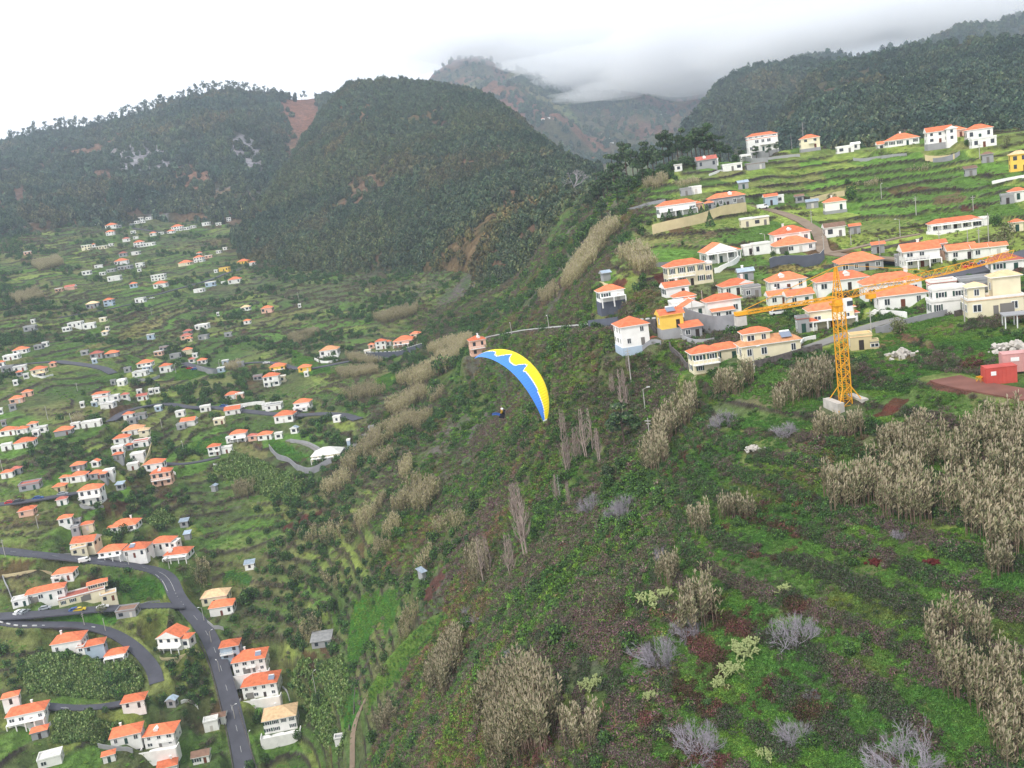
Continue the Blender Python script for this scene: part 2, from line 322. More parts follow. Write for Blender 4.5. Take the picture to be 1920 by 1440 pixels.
# ------------------------------------------------------------------ colours of the ground
def worldpoly(pts): return np.array([hit(px, py)[:2] for px, py in pts])
def inside(poly, x, y):
    r = np.zeros(x.shape, bool); n = len(poly); j = n-1
    for i in range(n):
        xi, yi = poly[i]; xj, yj = poly[j]
        c = ((yi > y) != (yj > y)) & (x < (xj-xi)*(y-yi)/((yj-yi) or 1e-9)+xi); r ^= c; j = i
    return r
def mixc(C, c, w): C += (np.array(c, np.float32)-C)*w[..., None]
def ground_colour():
    shp = GX.shape; C = np.zeros(shp+(3,), np.float32)
    G1, G2, G3, G4 = lin(92, 126, 54), lin(76, 102, 48), lin(132, 146, 72), lin(106, 116, 66)
    SOIL, SCRUB, DRY, STONE, PURP = lin(84, 56, 46), lin(76, 86, 54), lin(132, 124, 82), lin(56, 46, 48), lin(98, 86, 90)
    C[:] = G2
    p = PLOT
    mixc(C, G1, sstep(0.30, 0.34, p)); mixc(C, G4, sstep(0.55, 0.59, p)); mixc(C, G3, sstep(0.78, 0.80, p)*0.8)
    left = sstep(radians(2), radians(-6), GA)
    mixc(C, SCRUB, sstep(0.55, 0.6, PLOT2)*(0.2+0.3*left)); mixc(C, DRY, sstep(0.90, 0.92, PLOT2)*0.6)
    mixc(C, SOIL, sstep(0.955, 0.965, hash2(PLOT*400, PLOT2*300))*0.9)
    n1 = fbm(GX, GY, 26, 4, 31); n2 = fbm(GX, GY, 7, 4, 41); n3 = fbm(GX, GY, 90, 3, 51); n4 = fbm(GX, GY, 2.2, 3, 61)
    mixc(C, SCRUB, sstep(0.52, 0.66, n1)*(0.25+0.3*left)); mixc(C, G2, sstep(0.5, 0.7, n2)*0.5)
    mixc(C, DRY, sstep(0.58, 0.72, fbm(GX, GY, 55, 4, 77))*0.5*(0.3+0.7*left)*sstep(250, 500, GR))
    # wild slope: olive and purple-brown scrub
    w = WILD
    mixc(C, lin(78, 92, 50), w*0.75); mixc(C, PURP, w*sstep(0.47, 0.60, n1)*0.75); mixc(C, lin(58, 84, 40), w*sstep(0.5, 0.62, n2)*0.6)
    mixc(C, lin(98, 76, 70), w*sstep(0.66, 0.74, n3)*0.4)
    # dry grass bank strips under terraces and their walls
    mixc(C, lin(110, 106, 66), sstep(0.70, 0.9, fr)*(1-w)*0.25)
    rt = sstep(radians(2), radians(6), GA)*sstep(235, 270, GR)          # the farmed right hillside is fresher green with darker walls
    C *= (1+0.16*rt)[..., None]*np.array([1.02, 1.06, .92], np.float32)**rt[..., None]
    wallc = STONE; r = RISER*np.maximum(sstep(0.25, 0.45, fbm(GX, GY, 12, 3, 88)+0.08), .8*rt); mixc(C, lin(48, 40, 42), r*rt)
    mixc(C, wallc, r*(0.95-0.35*w)*(1-.8*rt))
    mixc(C, PURP, (1-sstep(0.0, 0.10, fr))*(1-w)*sstep(0.5, 0.65, n2)*0.6)
    C *= (0.80+0.40*n4)[..., None]*(0.86+0.28*n2)[..., None]
    for col, amt, pts in PATCHES:
        q = worldpoly(pts); x0, y0 = q.min(0); x1, y1 = q.max(0); m = (GX > x0) & (GX < x1) & (GY > y0) & (GY < y1)
        I = np.nonzero(m.ravel())[0]
        if len(I) == 0: continue
        jx = GX.ravel()[I]; jy = GY.ravel()[I]; a = inside(q, jx+(vnoise(jx, jy, 3, 3)-.5)*2.5, jy+(vnoise(jx, jy, 3, 5)-.5)*2.5)
        I = I[a]; f = C.reshape(-1, 3)
        if amt >= .8: CROP.ravel()[I] = 1.0
        if amt >= .8 and col[1] > col[0]: LEAFY.ravel()[I] = 1.0
        f[I] += (np.array(lin(*col), np.float32)*(.58 if col[1] > col[0] else .78)*(0.6+0.5*n4.ravel()[I]+.3*n2.ravel()[I])[:, None]-f[I])*amt
    for rd in ROADS:           # dusty verge
        pass
    return C
PATCHES = [  # bare soil, fields (colour sRGB, strength, outline in photograph pixels)
 ((98, 52, 44), .95, [(1170,520),(1180,545),(1160,560),(1128,575),(1120,560),(1140,540)]),
 ((92, 48, 42), .9, [(1220,515),(1248,510),(1250,530),(1225,532)]),
 ((112, 74, 64), .95, [(1772,706),(1800,712),(1830,730),(1800,748),(1760,742),(1735,735)]),
 ((92, 52, 44), .9, [(1655,760),(1690,742),(1705,740),(1680,775),(1650,788),(1640,780)]),
 ((100, 54, 46), .9, [(1835,650),(1870,632),(1895,645),(1885,668),(1850,672)]),
 ((120, 88, 74), .7, [(1640,640),(1700,620),(1790,600),(1800,612),(1720,640),(1660,660)]),
 ((128, 124, 80), .7, [(1640,665),(1700,650),(1760,635),(1730,660),(1670,676)]),
 ((110, 82, 70), .6, [(1680,650),(1760,640),(1790,655),(1740,672),(1690,672)]),
 ((158, 142, 84), .8, [(1440,510),(1500,500),(1550,487),(1552,500),(1500,515),(1445,528)]),
 ((132, 112, 90), .6, [(1270,450),(1330,432),(1345,440),(1300,458),(1265,462)]),
 ((120, 96, 76), .7, [(1750,370),(1800,360),(1815,372),(1790,385),(1755,388)]),
 ((96, 58, 50), .9, [(1685,450),(1710,445),(1712,452),(1690,458)]),
 ((96, 58, 50), .9, [(1800,390),(1830,385),(1832,393),(1805,397)]),
 ((130, 90, 74), .6, [(1700,470),(1800,455),(1850,455),(1840,470),(1760,482)]),
 ((92, 54, 46), .9, [(530,985),(575,965),(604,948),(600,965),(560,990),(530,996)]),
 ((150, 150, 84), .5, [(520,975),(560,950),(590,925),(600,935),(560,965),(530,985)]),
 ((92, 60, 52), .8, [(190,930),(230,940),(255,950),(230,965),(190,960)]),
 ((86, 56, 50), .8, [(210,765),(245,755),(250,765),(225,785),(205,785)]),
 ((98, 60, 52), .85, [(795,1110),(820,1078),(835,1070),(832,1085),(810,1125),(796,1128)]),
 ((76, 140, 44), .85, [(660,1130),(690,1110),(720,1105),(725,1150),(700,1180),(665,1260),(650,1240),(655,1180)]),
 ((76, 132, 50), .85, [(720,1105),(745,1100),(755,1120),(740,1160),(728,1180),(715,1170)]),
 ((112, 148, 56), .8, [(720,1240),(780,1180),(835,1140),(840,1160),(790,1220),(760,1260),(715,1300),(690,1340),(688,1300)]),
 ((70, 138, 50), .8, [(645,1290),(665,1290),(680,1330),(660,1385),(640,1370)]),
 ((62, 120, 56), .85, [(412,1082),(440,1070),(478,1078),(470,1096),(440,1096)]),
 ((88, 150, 50), .85, [(80,1162),(110,1145),(170,1146),(220,1152),(218,1165),(160,1168),(95,1167)]),
 ((80, 140, 48), .8, [(185,1090),(230,1080),(300,1090),(318,1105),(300,1122),(230,1128),(215,1100)]),
 ((92, 58, 50), .8, [(150,1100),(178,1080),(196,1078),(170,1112)]),
 ((90, 150, 54), .85, [(540,655),(640,690),(650,700),(560,700)]),
 ((104, 160, 52), .85, [(345,680),(420,710),(430,690),(380,705),(330,715),(330,695)]),
 ((72, 142, 58), .8, [(360,830),(420,812),(440,830),(400,845),(350,850)]),
 ((150, 140, 84), .6, [(140,660),(250,610),(300,600),(280,625),(200,650)]),
 ((160, 150, 96), .6, [(265,600),(300,590),(320,580),(300,612),(268,615)]),
 ((84, 148, 50), .85, [(500,820),(570,850),(590,862),(560,868),(520,855)]),
 ((120, 160, 50), .8, [(700,715),(740,695),(760,700),(730,730),(705,728)]),
 ((134, 130, 80), .6, [(620,690),(720,678),(735,690),(650,712)]),
 ((88, 56, 50), .8, [(0,1060),(60,1050),(80,1062),(40,1078),(0,1080)]),
 ((98, 66, 60), .8, [(150,1275),(185,1270),(190,1295),(160,1305),(130,1295)]),
 ((86, 56, 48), .8, [(560,1230),(590,1225),(598,1260),(585,1275)]),
 ((90, 56, 50), .7, [(300,905),(330,930),(330,945),(290,930)]),
 ((108, 150, 56), .8, [(1270,640),(1300,690),(1280,720),(1240,700),(1215,680)]),
 ((110, 160, 50), .8, [(1420,690),(1480,668),(1500,672),(1480,690),(1440,700)]),
 ((112, 96, 64), .7, [(1270,648),(1330,632),(1360,640),(1320,660),(1285,665)]),
]
TERR_C = None; CROP = np.zeros(GX.shape); LEAFY = np.zeros(GX.shape)
def build_ground():
    global TERR_C
    C = ground_colour(); TERR_C = C
    i = np.arange(NA-1)[:, None]*NR + np.arange(NR-1)[None]; i = i.ravel()
    F = np.stack([i, i+NR, i+NR+1, i+1], 1)
    me = mesh_from('ground', np.stack([GX.ravel(), GY.ravel(), GZ.ravel()+CAMZ], 1), F, C.reshape(-1, 3), True, [M_GROUND])
    o = link('ground', me); tag(o, 'terraced green valley slopes with dark stone walls', kind='structure')
M_GROUND = material('ground', attr=True, rough=0.95, noise=(0.42, 0.34), bump=(1.2, 1.0, 0.6), spec=0.1)
fine_noise(M_GROUND, 3.5, 0.35)
M_ASPH = material('asphalt', lin(84, 84, 92), 0.9, noise=(0.25, 0.14))
M_CONC = material('concrete_lane', lin(128, 126, 122), 0.9, noise=(0.3, 0.12))
M_DIRT = material('dirt_lane', lin(134, 118, 102), 0.95, noise=(0.4, 0.15))
M_RED = material('red_soil', lin(122, 84, 74), 0.95, noise=(0.3, 0.2))
M_WHITE = material('white_paint', lin(205, 205, 202), 0.7, noise=(1.0, 0.06))
def ribbon(p, w, dz=0.0, crown=0.0):
    t = np.gradient(p[:, :2], axis=0); t /= np.linalg.norm(t, axis=1)[:, None]+1e-9; n = np.stack([-t[:, 1], t[:, 0]], 1)*w/2
    k = len(p); cols = [np.c_[p[:, :2]+n, p[:, 2]+dz-0.5], np.c_[p[:, :2]+n, p[:, 2]+dz], np.c_[p[:, :2]-n, p[:, 2]+dz], np.c_[p[:, :2]-n, p[:, 2]+dz-0.5]]
    V = np.concatenate(cols); F = [(c*k+i, c*k+i+1, (c+1)*k+i+1, (c+1)*k+i) for c in range(3) for i in range(k-1)]
    return V, F
def build_roads():
    for lab, cat, w, s, px, p in ROADS:
        V, F = ribbon(p, w); m = {'asphalt': M_ASPH, 'concrete': M_CONC, 'dirt': M_DIRT, 'redsoil': M_RED}[s]
        tag(link(cat, mesh_from(cat, V, F, smooth=False, mats=[m])), lab, kind='structure')
    # centre dashes and edge line on the main road
    p = ROADS[0][5]; d = np.r_[0, np.cumsum(np.hypot(*(p[1:, :2]-p[:-1, :2]).T))]; V, F = [], []
    s = 0
    def strip(s0, s1, off, w):
        n = max(2, int((s1-s0)/1.5)+1); ss = np.linspace(s0, s1, n); q = np.stack([np.interp(ss, d, p[:, k]) for k in range(3)], 1)
        q2 = np.stack([np.interp(ss+.3, d, p[:, k]) for k in range(3)], 1)-q; q2 /= np.linalg.norm(q2[:, :2], axis=1)[:, None]+1e-9
        nn = np.stack([-q2[:, 1], q2[:, 0]], 1); b = len(V)
        for i in range(n):
            V.append((*(q[i, :2]+nn[i]*(off+w/2)), q[i, 2]+0.012)); V.append((*(q[i, :2]+nn[i]*(off-w/2)), q[i, 2]+0.012))
        for i in range(n-1): F.append((b+2*i, b+2*i+2, b+2*i+3, b+2*i+1))
    i0 = d[np.argmin(np.abs(project(p)[:, 0]-300)+np.abs(project(p)[:, 1]-1072))]; i1 = d[np.argmin(np.abs(project(p)[:, 0]-326)+np.abs(project(p)[:, 1]-1125))]
    lo, hi = min(i0, i1), max(i0, i1)
    s = 4.0
    while s < d[-1]-6:
        if not lo-2 < s < hi: strip(s, s+2.4, 0, .09)
        s += 8
    strip(lo, hi, 0.0, 0.10); strip(lo, hi, 2.5, .16)
    tag(link('road_marking', mesh_from('road_marking', V, F, mats=[M_WHITE])), 'white centre dashes on the village road', kind='structure')
# ------------------------------------------------------------------ mesh builder
class MB:
    def __init__(s): s.V = []; s.F = []; s.M = []
    def quad(s, a, b, c, d, m=0):
        n = len(s.V); s.V += [a, b, c, d]; s.F.append((n, n+1, n+2, n+3)); s.M.append(m)
    def poly(s, pts, m=0):
        n = len(s.V); s.V += list(pts); s.F.append(tuple(range(n, n+len(pts)))); s.M.append(m)
    def box(s, x0, x1, y0, y1, z0, z1, m=0, top=None):
        n = len(s.V); s.V += [(x0, y0, z0), (x1, y0, z0), (x1, y1, z0), (x0, y1, z0), (x0, y0, z1), (x1, y0, z1), (x1, y1, z1), (x0, y1, z1)]
        for k, f in enumerate(((0, 3, 2, 1), (4, 5, 6, 7), (0, 1, 5, 4), (1, 2, 6, 5), (2, 3, 7, 6), (3, 0, 4, 7))):
            s.F.append(tuple(n+i for i in f)); s.M.append(top if (k == 1 and top is not None) else m)
    def bar(s, a, b, r, m=0, sides=4, r2=None):
        a = Vector(a); b = Vector(b); d = b-a
        if d.length < 1e-6: return
        q = d.to_track_quat('Z', 'Y'); n = len(s.V); r2 = r if r2 is None else r2
        for c, rr in ((a, r), (b, r2)):
            for i in range(sides):
                t = 2*pi*(i+.5)/sides; s.V.append(tuple(c+q@Vector((cos(t)*rr, sin(t)*rr, 0))))
        for i in range(sides):
            j = (i+1) % sides; s.F.append((n+i, n+j, n+sides+j, n+sides+i)); s.M.append(m)
        s.F.append(tuple(n+i for i in range(sides-1, -1, -1))); s.M.append(m); s.F.append(tuple(n+sides+i for i in range(sides))); s.M.append(m)
    def tube(s, pts, radii, m=0, sides=5):
        pts = [Vector(p) for p in pts]; n0 = len(s.V)
        for k, p in enumerate(pts):
            d = (pts[min(k+1, len(pts)-1)]-pts[max(k-1, 0)]); q = d.to_track_quat('Z', 'Y')
            for i in range(sides):
                t = 2*pi*i/sides; s.V.append(tuple(p+q@Vector((cos(t)*radii[k], sin(t)*radii[k], 0))))
        for k in range(len(pts)-1):
            for i in range(sides):
                j = (i+1) % sides; a = n0+k*sides; s.F.append((a+i, a+j, a+sides+j, a+sides+i)); s.M.append(m)
        s.F.append(tuple(n0+i for i in range(sides-1, -1, -1))); s.M.append(m)
        s.F.append(tuple(n0+(len(pts)-1)*sides+i for i in range(sides))); s.M.append(m)
    def xf(s, M, k=0):
        for i in range(k, len(s.V)): s.V[i] = tuple(M@Vector(s.V[i]))
    def build(s, name, mats, parent=None, smooth=False):
        me = bpy.data.meshes.new(name); me.from_pydata([tuple(v) for v in s.V], [], s.F)
        mats = mats if isinstance(mats, (list, tuple)) else [mats]
        for m in mats: me.materials.append(m)
        if len(mats) > 1: me.polygons.foreach_set('material_index', s.M)
        if smooth: me.polygons.foreach_set('use_smooth', [True]*len(me.polygons))
        me.update(); return link(name, me, parent)
def empty(name, loc, rz=0.0):
    o = bpy.data.objects.new(name, None); COL.objects.link(o); o.location = loc; o.rotation_euler = (0, 0, rz); o.empty_display_size = 0.5; return o
REG = []      # every thing with its photograph position, for its label: (object, description, px, py)
def reg(o, desc, cat, px, py, group=None):
    tag(o, None, cat, group); REG.append((o, desc, px, py)); return o
# ------------------------------------------------------------------ the hills beyond
def polyline(s):
    q = np.array([[float(v) for v in t.split()] for t in s.split(';')]); a, t = ray(q[:, 0], q[:, 1]); k = np.argsort(a)
    return a[k], t[k], q[k, 2]
def build_hill(name, label, sky, base, na, nr, rough, colf, back=0.35, bulge=0.12, mid=None, seed=0, spots=()):
    """slope between a foot line and a skyline (pixels with distances), with gullies, and a back that falls away"""
    sa, st, sr = polyline(sky); ba, bt, br = polyline(base)
    a0, a1 = max(sa[0], ba[0]), min(sa[-1], ba[-1]); A = np.linspace(a0, a1, na)
    ST, SR_, BT, BR = np.interp(A, sa, st), np.interp(A, sa, sr), np.interp(A, ba, bt), np.interp(A, ba, br)
    u = np.linspace(-0.3, 1, nr)[None]; r = BR[:, None]*(SR_/BR)[:, None]**u
    if mid is not None:
        ma, mt, mr = polyline(mid); MT, MR = np.interp(A, ma, mt), np.interp(A, ma, mr)
        uu = np.log(MR/BR)/np.log(SR_/BR)
    t = BT[:, None]+(ST-BT)[:, None]*(u+bulge*np.sin(np.clip(u, 0, 1)*pi))
    if mid is not None:
        dv = MT-(BT+(ST-BT)*(uu+bulge*np.sin(uu*pi))); t = t+dv[:, None]*np.exp(-((u-uu[:, None])/0.28)**2)
    AA = np.repeat(A[:, None], nr, 1); X = r*np.sin(AA); Y = r*np.cos(AA)
    s = rough[0]; g = np.abs(fbm(X+40*np.sin(Y/s), Y*0.45, s, 5, 60+seed)-0.5)*2           # ridged gullies running downhill
    env = np.sin(np.clip(u, 0, 1)*pi*0.94+0.12)
    Z = t*r+(g-0.28)*rough[1]*env + (fbm(X, Y, s*0.25, 4, 80+seed)-0.5)*rough[1]*0.45*np.clip(env+0.25, 0, 1)
    Z = Z-np.clip(-u-0.02, 0, 1)*r*0.32
    nb = max(6, nr//6); ub = np.linspace(0, 1, nb+1)[None, 1:]; rb = r[:, -1:]*(1+back*ub); zb = Z[:, -1:]-ub*np.abs(Z[:, -1:]+150)*0.8
    X = np.c_[X, rb*np.sin(AA[:, :nb])]; Y = np.c_[Y, rb*np.cos(AA[:, :nb])]; Z = np.c_[Z, zb]; U = np.c_[np.repeat(u, na, 0), 1+np.repeat(ub, na, 0)]
    n2 = nr+nb; C = colf(X, Y, Z, U, AA[:, :1]+0*X); i = (np.arange(na-1)[:, None]*n2+np.arange(n2-1)[None]).ravel()
    F = np.stack([i, i+n2, i+n2+1, i+1], 1); SP = np.zeros(X.shape)
    q = project(np.stack([X.ravel(), Y.ravel(), Z.ravel()+CAMZ], 1)) if spots else None      # named outcrops and clearings, found where the photograph shows them
    for px, py, rx, ry, c, am in spots:
        e = ((q[:, 0]-px)/(rx*1.3))**2+((q[:, 1]-py)/(ry*1.3))**2; e = e.reshape(X.shape)+(fbm(X, Y, 40, 4, 77)-.5)*1.6+(U > 1.02)*9; m = (1-sstep(.5, 1.1, e))*am; SP = np.maximum(SP, m); mixc(C, lin(*c), m)
    o = link(name, mesh_from(name, np.stack([X.ravel(), Y.ravel(), Z.ravel()+CAMZ], 1), F, C.reshape(-1, 3), True, [M_HILL])); tag(o, label, kind='structure')
    return dict(X=X, Y=Y, Z=Z+CAMZ, U=U, A=A, nr=nr, C=C, o=o, SP=SP)
M_HILL = material('hill_soil', attr=True, rough=1.0, noise=(0.05, 0.30), bump=(0.12, 0.9, 5.0), spec=0.05)
fine_noise(M_HILL, 0.16, 0.45)
RB, DKG, OLV, BRN = lin(112, 86, 72), lin(58, 72, 48), lin(84, 88, 60), lin(96, 84, 68)
def hc(base, spots, n=1.0, seed=0):
    def f(X, Y, Z, U, A):
        C = np.zeros(X.shape+(3,), np.float32); C[:] = base
        for c, sc, lo, hi, am, k in spots: mixc(C, c, sstep(lo, hi, fbm(X, Y, sc, 4, k+seed))*am)
        C *= (0.8+0.4*fbm(X, Y, 14, 3, 9))[..., None]; return C
    return f
HILLS = {}
HILLS['left'] = build_hill('hill', 'dark wooded hill with a brown rocky face rising behind the left village',
 '-250 330 2700;-100 290 2650;0 275 2600;100 250 2550;200 236 2500;262 222 2450;300 205 2420;340 192 2400;400 175 2350;440 168 2350;480 172 2350;530 180 2380;560 186 2400;605 186 2450;640 180 2500;760 180 2600;900 200 2700',
 '-250 470 1300;-60 430 1350;0 425 1380;100 408 1420;250 398 1480;350 398 1500;450 420 1400;560 440 1350;700 440 1400;900 430 1500', 330, 170, (260, 75),
 hc(lin(66, 66, 52), [(RB, 160, .50, .62, .8, 1), (lin(128, 98, 76), 120, .60, .70, .5, 5), (lin(140, 138, 142), 70, .60, .68, .6, 7)]), seed=1, spots=((272, 302, 44, 28, (150, 146, 152), .8), (462, 286, 34, 26, (146, 142, 148), .8), (352, 338, 46, 22, (120, 90, 74), .9), (430, 372, 50, 16, (122, 104, 76), .8), (185, 338, 22, 14, (116, 88, 74), .8), (560, 215, 34, 34, (124, 88, 72), .95), (545, 270, 16, 30, (120, 92, 74), .8), (20, 360, 26, 20, (110, 84, 76), .7), (480, 175, 30, 8, (118, 88, 74), .6)))
HILLS['centre'] = build_hill('hill', 'dark green wooded dome hill above the ravine',
 '440 452 1230;480 400 1320;520 335 1450;560 280 1560;590 232 1640;615 200 1700;640 172 1750;656 158 1760;700 155 1740;750 153 1720;800 157 1700;830 160 1680;880 170 1620;920 186 1560;940 200 1500;980 235 1400;1020 266 1300;1050 288 1220;1080 305 1130;1110 322 1020;1140 345 900;1180 362 800',
 '440 470 1130;500 476 1080;560 484 1030;700 462 960;850 455 800;950 430 700;1050 398 640;1130 380 600;1180 372 570', 330, 190, (170, 42),
 hc(lin(66, 68, 44), [(RB, 120, .56, .64, .7, 2), (OLV, 60, .52, .62, .5, 4), (lin(126, 98, 74), 70, .66, .74, .5, 6)]), seed=2, back=0.25, spots=((668, 212, 34, 16, (128, 98, 74), .7), (960, 262, 36, 18, (124, 108, 104), .6), (650, 452, 60, 14, (116, 104, 80), .5), (820, 235, 18, 10, (96, 74, 72), .7), (1000, 320, 40, 16, (96, 104, 60), .5), (720, 300, 24, 14, (108, 92, 74), .4)))
HILLS['right'] = build_hill('hill', 'near wooded ridge rising behind the right hillside houses',
 '1440 250 1150;1490 185 1350;1520 150 1450;1560 128 1500;1620 116 1500;1700 98 1480;1780 82 1450;1850 76 1400;1920 76 1380;2050 66 1350;2200 60 1350',
 '1440 330 650;1600 300 600;1750 290 580;1920 285 560;2050 280 550;2200 280 550', 260, 170, (190, 48),
 hc(lin(72, 64, 52), [(BRN, 130, .52, .62, .7, 3), (OLV, 70, .55, .65, .6, 6), (RB, 150, .62, .7, .5, 8)]), seed=3, mid='1440 300 900;1600 235 880;1750 215 860;1920 205 840;2200 200 840')
HILLS['behind'] = build_hill('hill', 'hazy dark wooded ridge between the valley and the near right ridge',
 '1230 330 1700;1270 280 1850;1290 240 1950;1330 190 2050;1370 155 2100;1400 140 2100;1450 126 2100;1500 120 2080;1560 126 2050;1650 130 2000;1750 140 2000',
 '1230 350 1350;1400 350 1250;1600 330 1200;1750 330 1200', 200, 120, (230, 60),
 hc(lin(60, 62, 54), [(BRN, 150, .55, .65, .5, 4)]), seed=4)
HILLS['peak'] = build_hill('mountain', 'small misty peak poking out above the wooded ridge',
 '1380 190 2700;1440 140 2750;1480 116 2800;1500 106 2800;1530 97 2800;1555 103 2800;1600 108 2800;1680 95 2800;1720 84 2850;1760 66 2900;1800 50 2900;1860 44 2950;1920 28 3000;2000 10 3000;2150 0 3000',
 '1380 300 2200;1700 260 2200;2150 260 2200', 220, 90, (260, 60), hc(lin(60, 66, 58), []), seed=5)
HILLS['far'] = build_hill('mountain', 'far red-brown mountain vanishing into low cloud',
 '640 300 4300;760 200 4300;810 140 4300;850 114 4300;890 104 4300;920 112 4300;945 132 4300;980 130 4200;1010 136 4200;1040 150 4200;1100 165 4300;1200 165 4500;1300 160 4600;1450 150 4700',
 '640 420 2700;850 400 2600;1000 340 2450;1100 330 2350;1200 320 2250;1300 330 2200;1450 340 2200', 300, 170, (520, 260),
 hc(lin(98, 74, 62), [(lin(70, 80, 56), 300, .48, .58, .7, 5), (lin(120, 82, 66), 200, .56, .66, .7, 9), (lin(104, 118, 70), 240, .64, .72, .6, 12)]), seed=6, back=0.15)
# ------------------------------------------------------------------ houses
def tile_mat(name, c):
    m = material(name, c, 0.85, noise=(0.9, 0.20), random_=0.20); nt = m.node_tree; b = nt.nodes['Principled BSDF']
    w = nt.nodes.new('ShaderNodeTexWave'); w.inputs['Scale'].default_value = 1.1; w.inputs['Distortion'].default_value = 0.6; w.bands_direction = 'X'
    tc = nt.nodes.new('ShaderNodeTexCoord'); nt.links.new(tc.outputs['Object'], w.inputs['Vector'])
    bp = nt.nodes.new('ShaderNodeBump'); bp.inputs['Strength'].default_value = 0.5; bp.inputs['Distance'].default_value = 0.06
    nt.links.new(w.outputs['Fac'], bp.inputs['Height']); nt.links.new(bp.outputs[0], b.inputs['Normal']); return m
WALLC = {'w': lin(240, 238, 234), 'c': lin(232, 222, 192), 'y': lin(236, 196, 92), 'p': lin(226, 182, 160), 'g': lin(158, 158, 160), 'b': lin(176, 192, 208), 'd': lin(92, 96, 108), 'k': lin(206, 190, 150)}
WNAME = {'w': 'white', 'c': 'cream', 'y': 'yellow', 'p': 'pinkish', 'g': 'grey', 'b': 'pale blue', 'd': 'dark grey', 'k': 'weathered beige'}
ROOFC = {'o': lin(224, 124, 86), 'r': lin(180, 104, 90), 'p': lin(236, 200, 156), 'w': lin(226, 224, 218), 'g': lin(150, 150, 150), 'n': lin(132, 104, 88), 't': lin(156, 170, 184), 'a': lin(214, 154, 112)}
RNAME = {'o': 'orange', 'r': 'red', 'p': 'pale peach', 'w': 'white', 'g': 'grey', 'n': 'brown', 't': 'blue-grey tin', 'a': 'faded orange'}
M_WALL = {k: material('render_'+WNAME[k].replace(' ', '_'), v, 0.9, noise=(0.45, 0.09), spec=0.1, random_=.06) for k, v in WALLC.items()}
M_ROOF = {k: (tile_mat('roof_'+RNAME[k].replace(' ', '_').replace('-', '_'), v)) for k, v in ROOFC.items()}
M_GLASS = material('window_glass', lin(52, 58, 66), 0.25, spec=0.5)
M_FRAME = material('window_frame', lin(230, 230, 228), 0.6)
M_SHUT = material('green_shutter', lin(44, 74, 66), 0.7)
M_DOOR = material('door_brown', lin(112, 64, 50), 0.7)
M_STONE = material('dark_stone', lin(96, 90, 88), 0.95, noise=(1.5, 0.35), bump=(2.5, 1.0, 0.15))
M_GREYW = material('grey_concrete', lin(142, 142, 146), 0.9, noise=(0.4, 0.15))
M_SOLAR = material('solar_glass', lin(120, 130, 150), 0.15, spec=0.8)
def unit_mesh(name, fn, mats):
    b = MB(); fn(b); me = bpy.data.meshes.new(name); me.from_pydata(b.V, [], b.F)
    for m in mats: me.materials.append(m)
    me.polygons.foreach_set('material_index', b.M); me.update(); return me
# window: unit 1 x 1, outward is -Y; frame is its sub-part
ME_PANE = unit_mesh('window', lambda b: b.box(-.5, .5, -.06, .02, 0, 1), [M_GLASS])
def _fr(b):
    for x0, x1, z0, z1 in ((-.56, -.46, -.04, 1.04), (.46, .56, -.04, 1.04), (-.46, .46, .95, 1.04), (-.46, .46, -.04, .05), (-.04, .04, .05, .95)): b.box(x0, x1, -.09, .0, z0, z1)
ME_FRAME = unit_mesh('frame', _fr, [M_FRAME])
ME_SHUT = unit_mesh('shutter', lambda b: b.box(-.17, .17, -.10, .0, 0, 1), [M_SHUT])
ME_DOORS = [unit_mesh('door', lambda b: b.box(-.5, .5, -.05, .02, 0, 1), [m]) for m in (M_DOOR, M_SHUT, material('door_grey', lin(120, 116, 112), .7), material('door_dark', lin(60, 52, 50), .7), material('door_white', lin(206, 200, 194), .7))]
ME_GAR = unit_mesh('garage_door', lambda b: b.box(-.5, .5, -.05, .02, 0, 1), [material('garage_door', lin(120, 116, 112), 0.6, random_=0.35)])
def inst(name, me, parent, loc, rz, sx, sy, sz):
    o = bpy.data.objects.new(name, me); COL.objects.link(o); o.parent = parent; o.location = loc; o.rotation_euler = (0, 0, rz); o.scale = (sx, sy, sz); return o
def wall_openings(root, x0, x1, y0, y1, z0, h, near, sides='flrb', fw=1.0, floors=1, dens=3.2, doors=True, shut=False):
    fh = h/floors
    for s in sides:
        if s == 'f': L, ax, rz = x1-x0, lambda u: (x0+u, y0, 0), 0
        elif s == 'b': L, ax, rz = x1-x0, lambda u: (x0+u, y1, 0), pi
        elif s == 'l': L, ax, rz = y1-y0, lambda u: (x0, y0+u, 0), -pi/2
        else: L, ax, rz = y1-y0, lambda u: (x1, y0+u, 0), pi/2
        n = max(1, int(round(L/dens)))
        if s == 'b' and not near: continue
        for k in range(floors):
            for i in range(n):
                u = L*(i+.5)/n; p = ax(u); zz = z0+k*fh
                if random.random() < 0.10 and n > 1: continue
                if doors and k == 0 and s == 'f' and i == n//2:
                    inst('door', random.choice(ME_DOORS), root, (p[0], p[1], zz+0.02), rz, .95, 1, min(2.05, fh*.75)); continue
                ww = random.choice((1.0, 1.0, 1.3, 0.8))*fw; hh = min(1.3*fw, fh*.5)
                o = inst('window', ME_PANE, root, (p[0], p[1], zz+fh*0.34), rz, ww, 1, hh)
                if near:
                    f = inst('frame', ME_FRAME, o, (0, 0, 0), 0, 1, 1, 1)
                    if shut: inst('shutter', ME_SHUT, o, (-.74, 0, 0), 0, 1, 1, 1); inst('shutter', ME_SHUT, o, (.74, 0, 0), 0, 1, 1, 1)
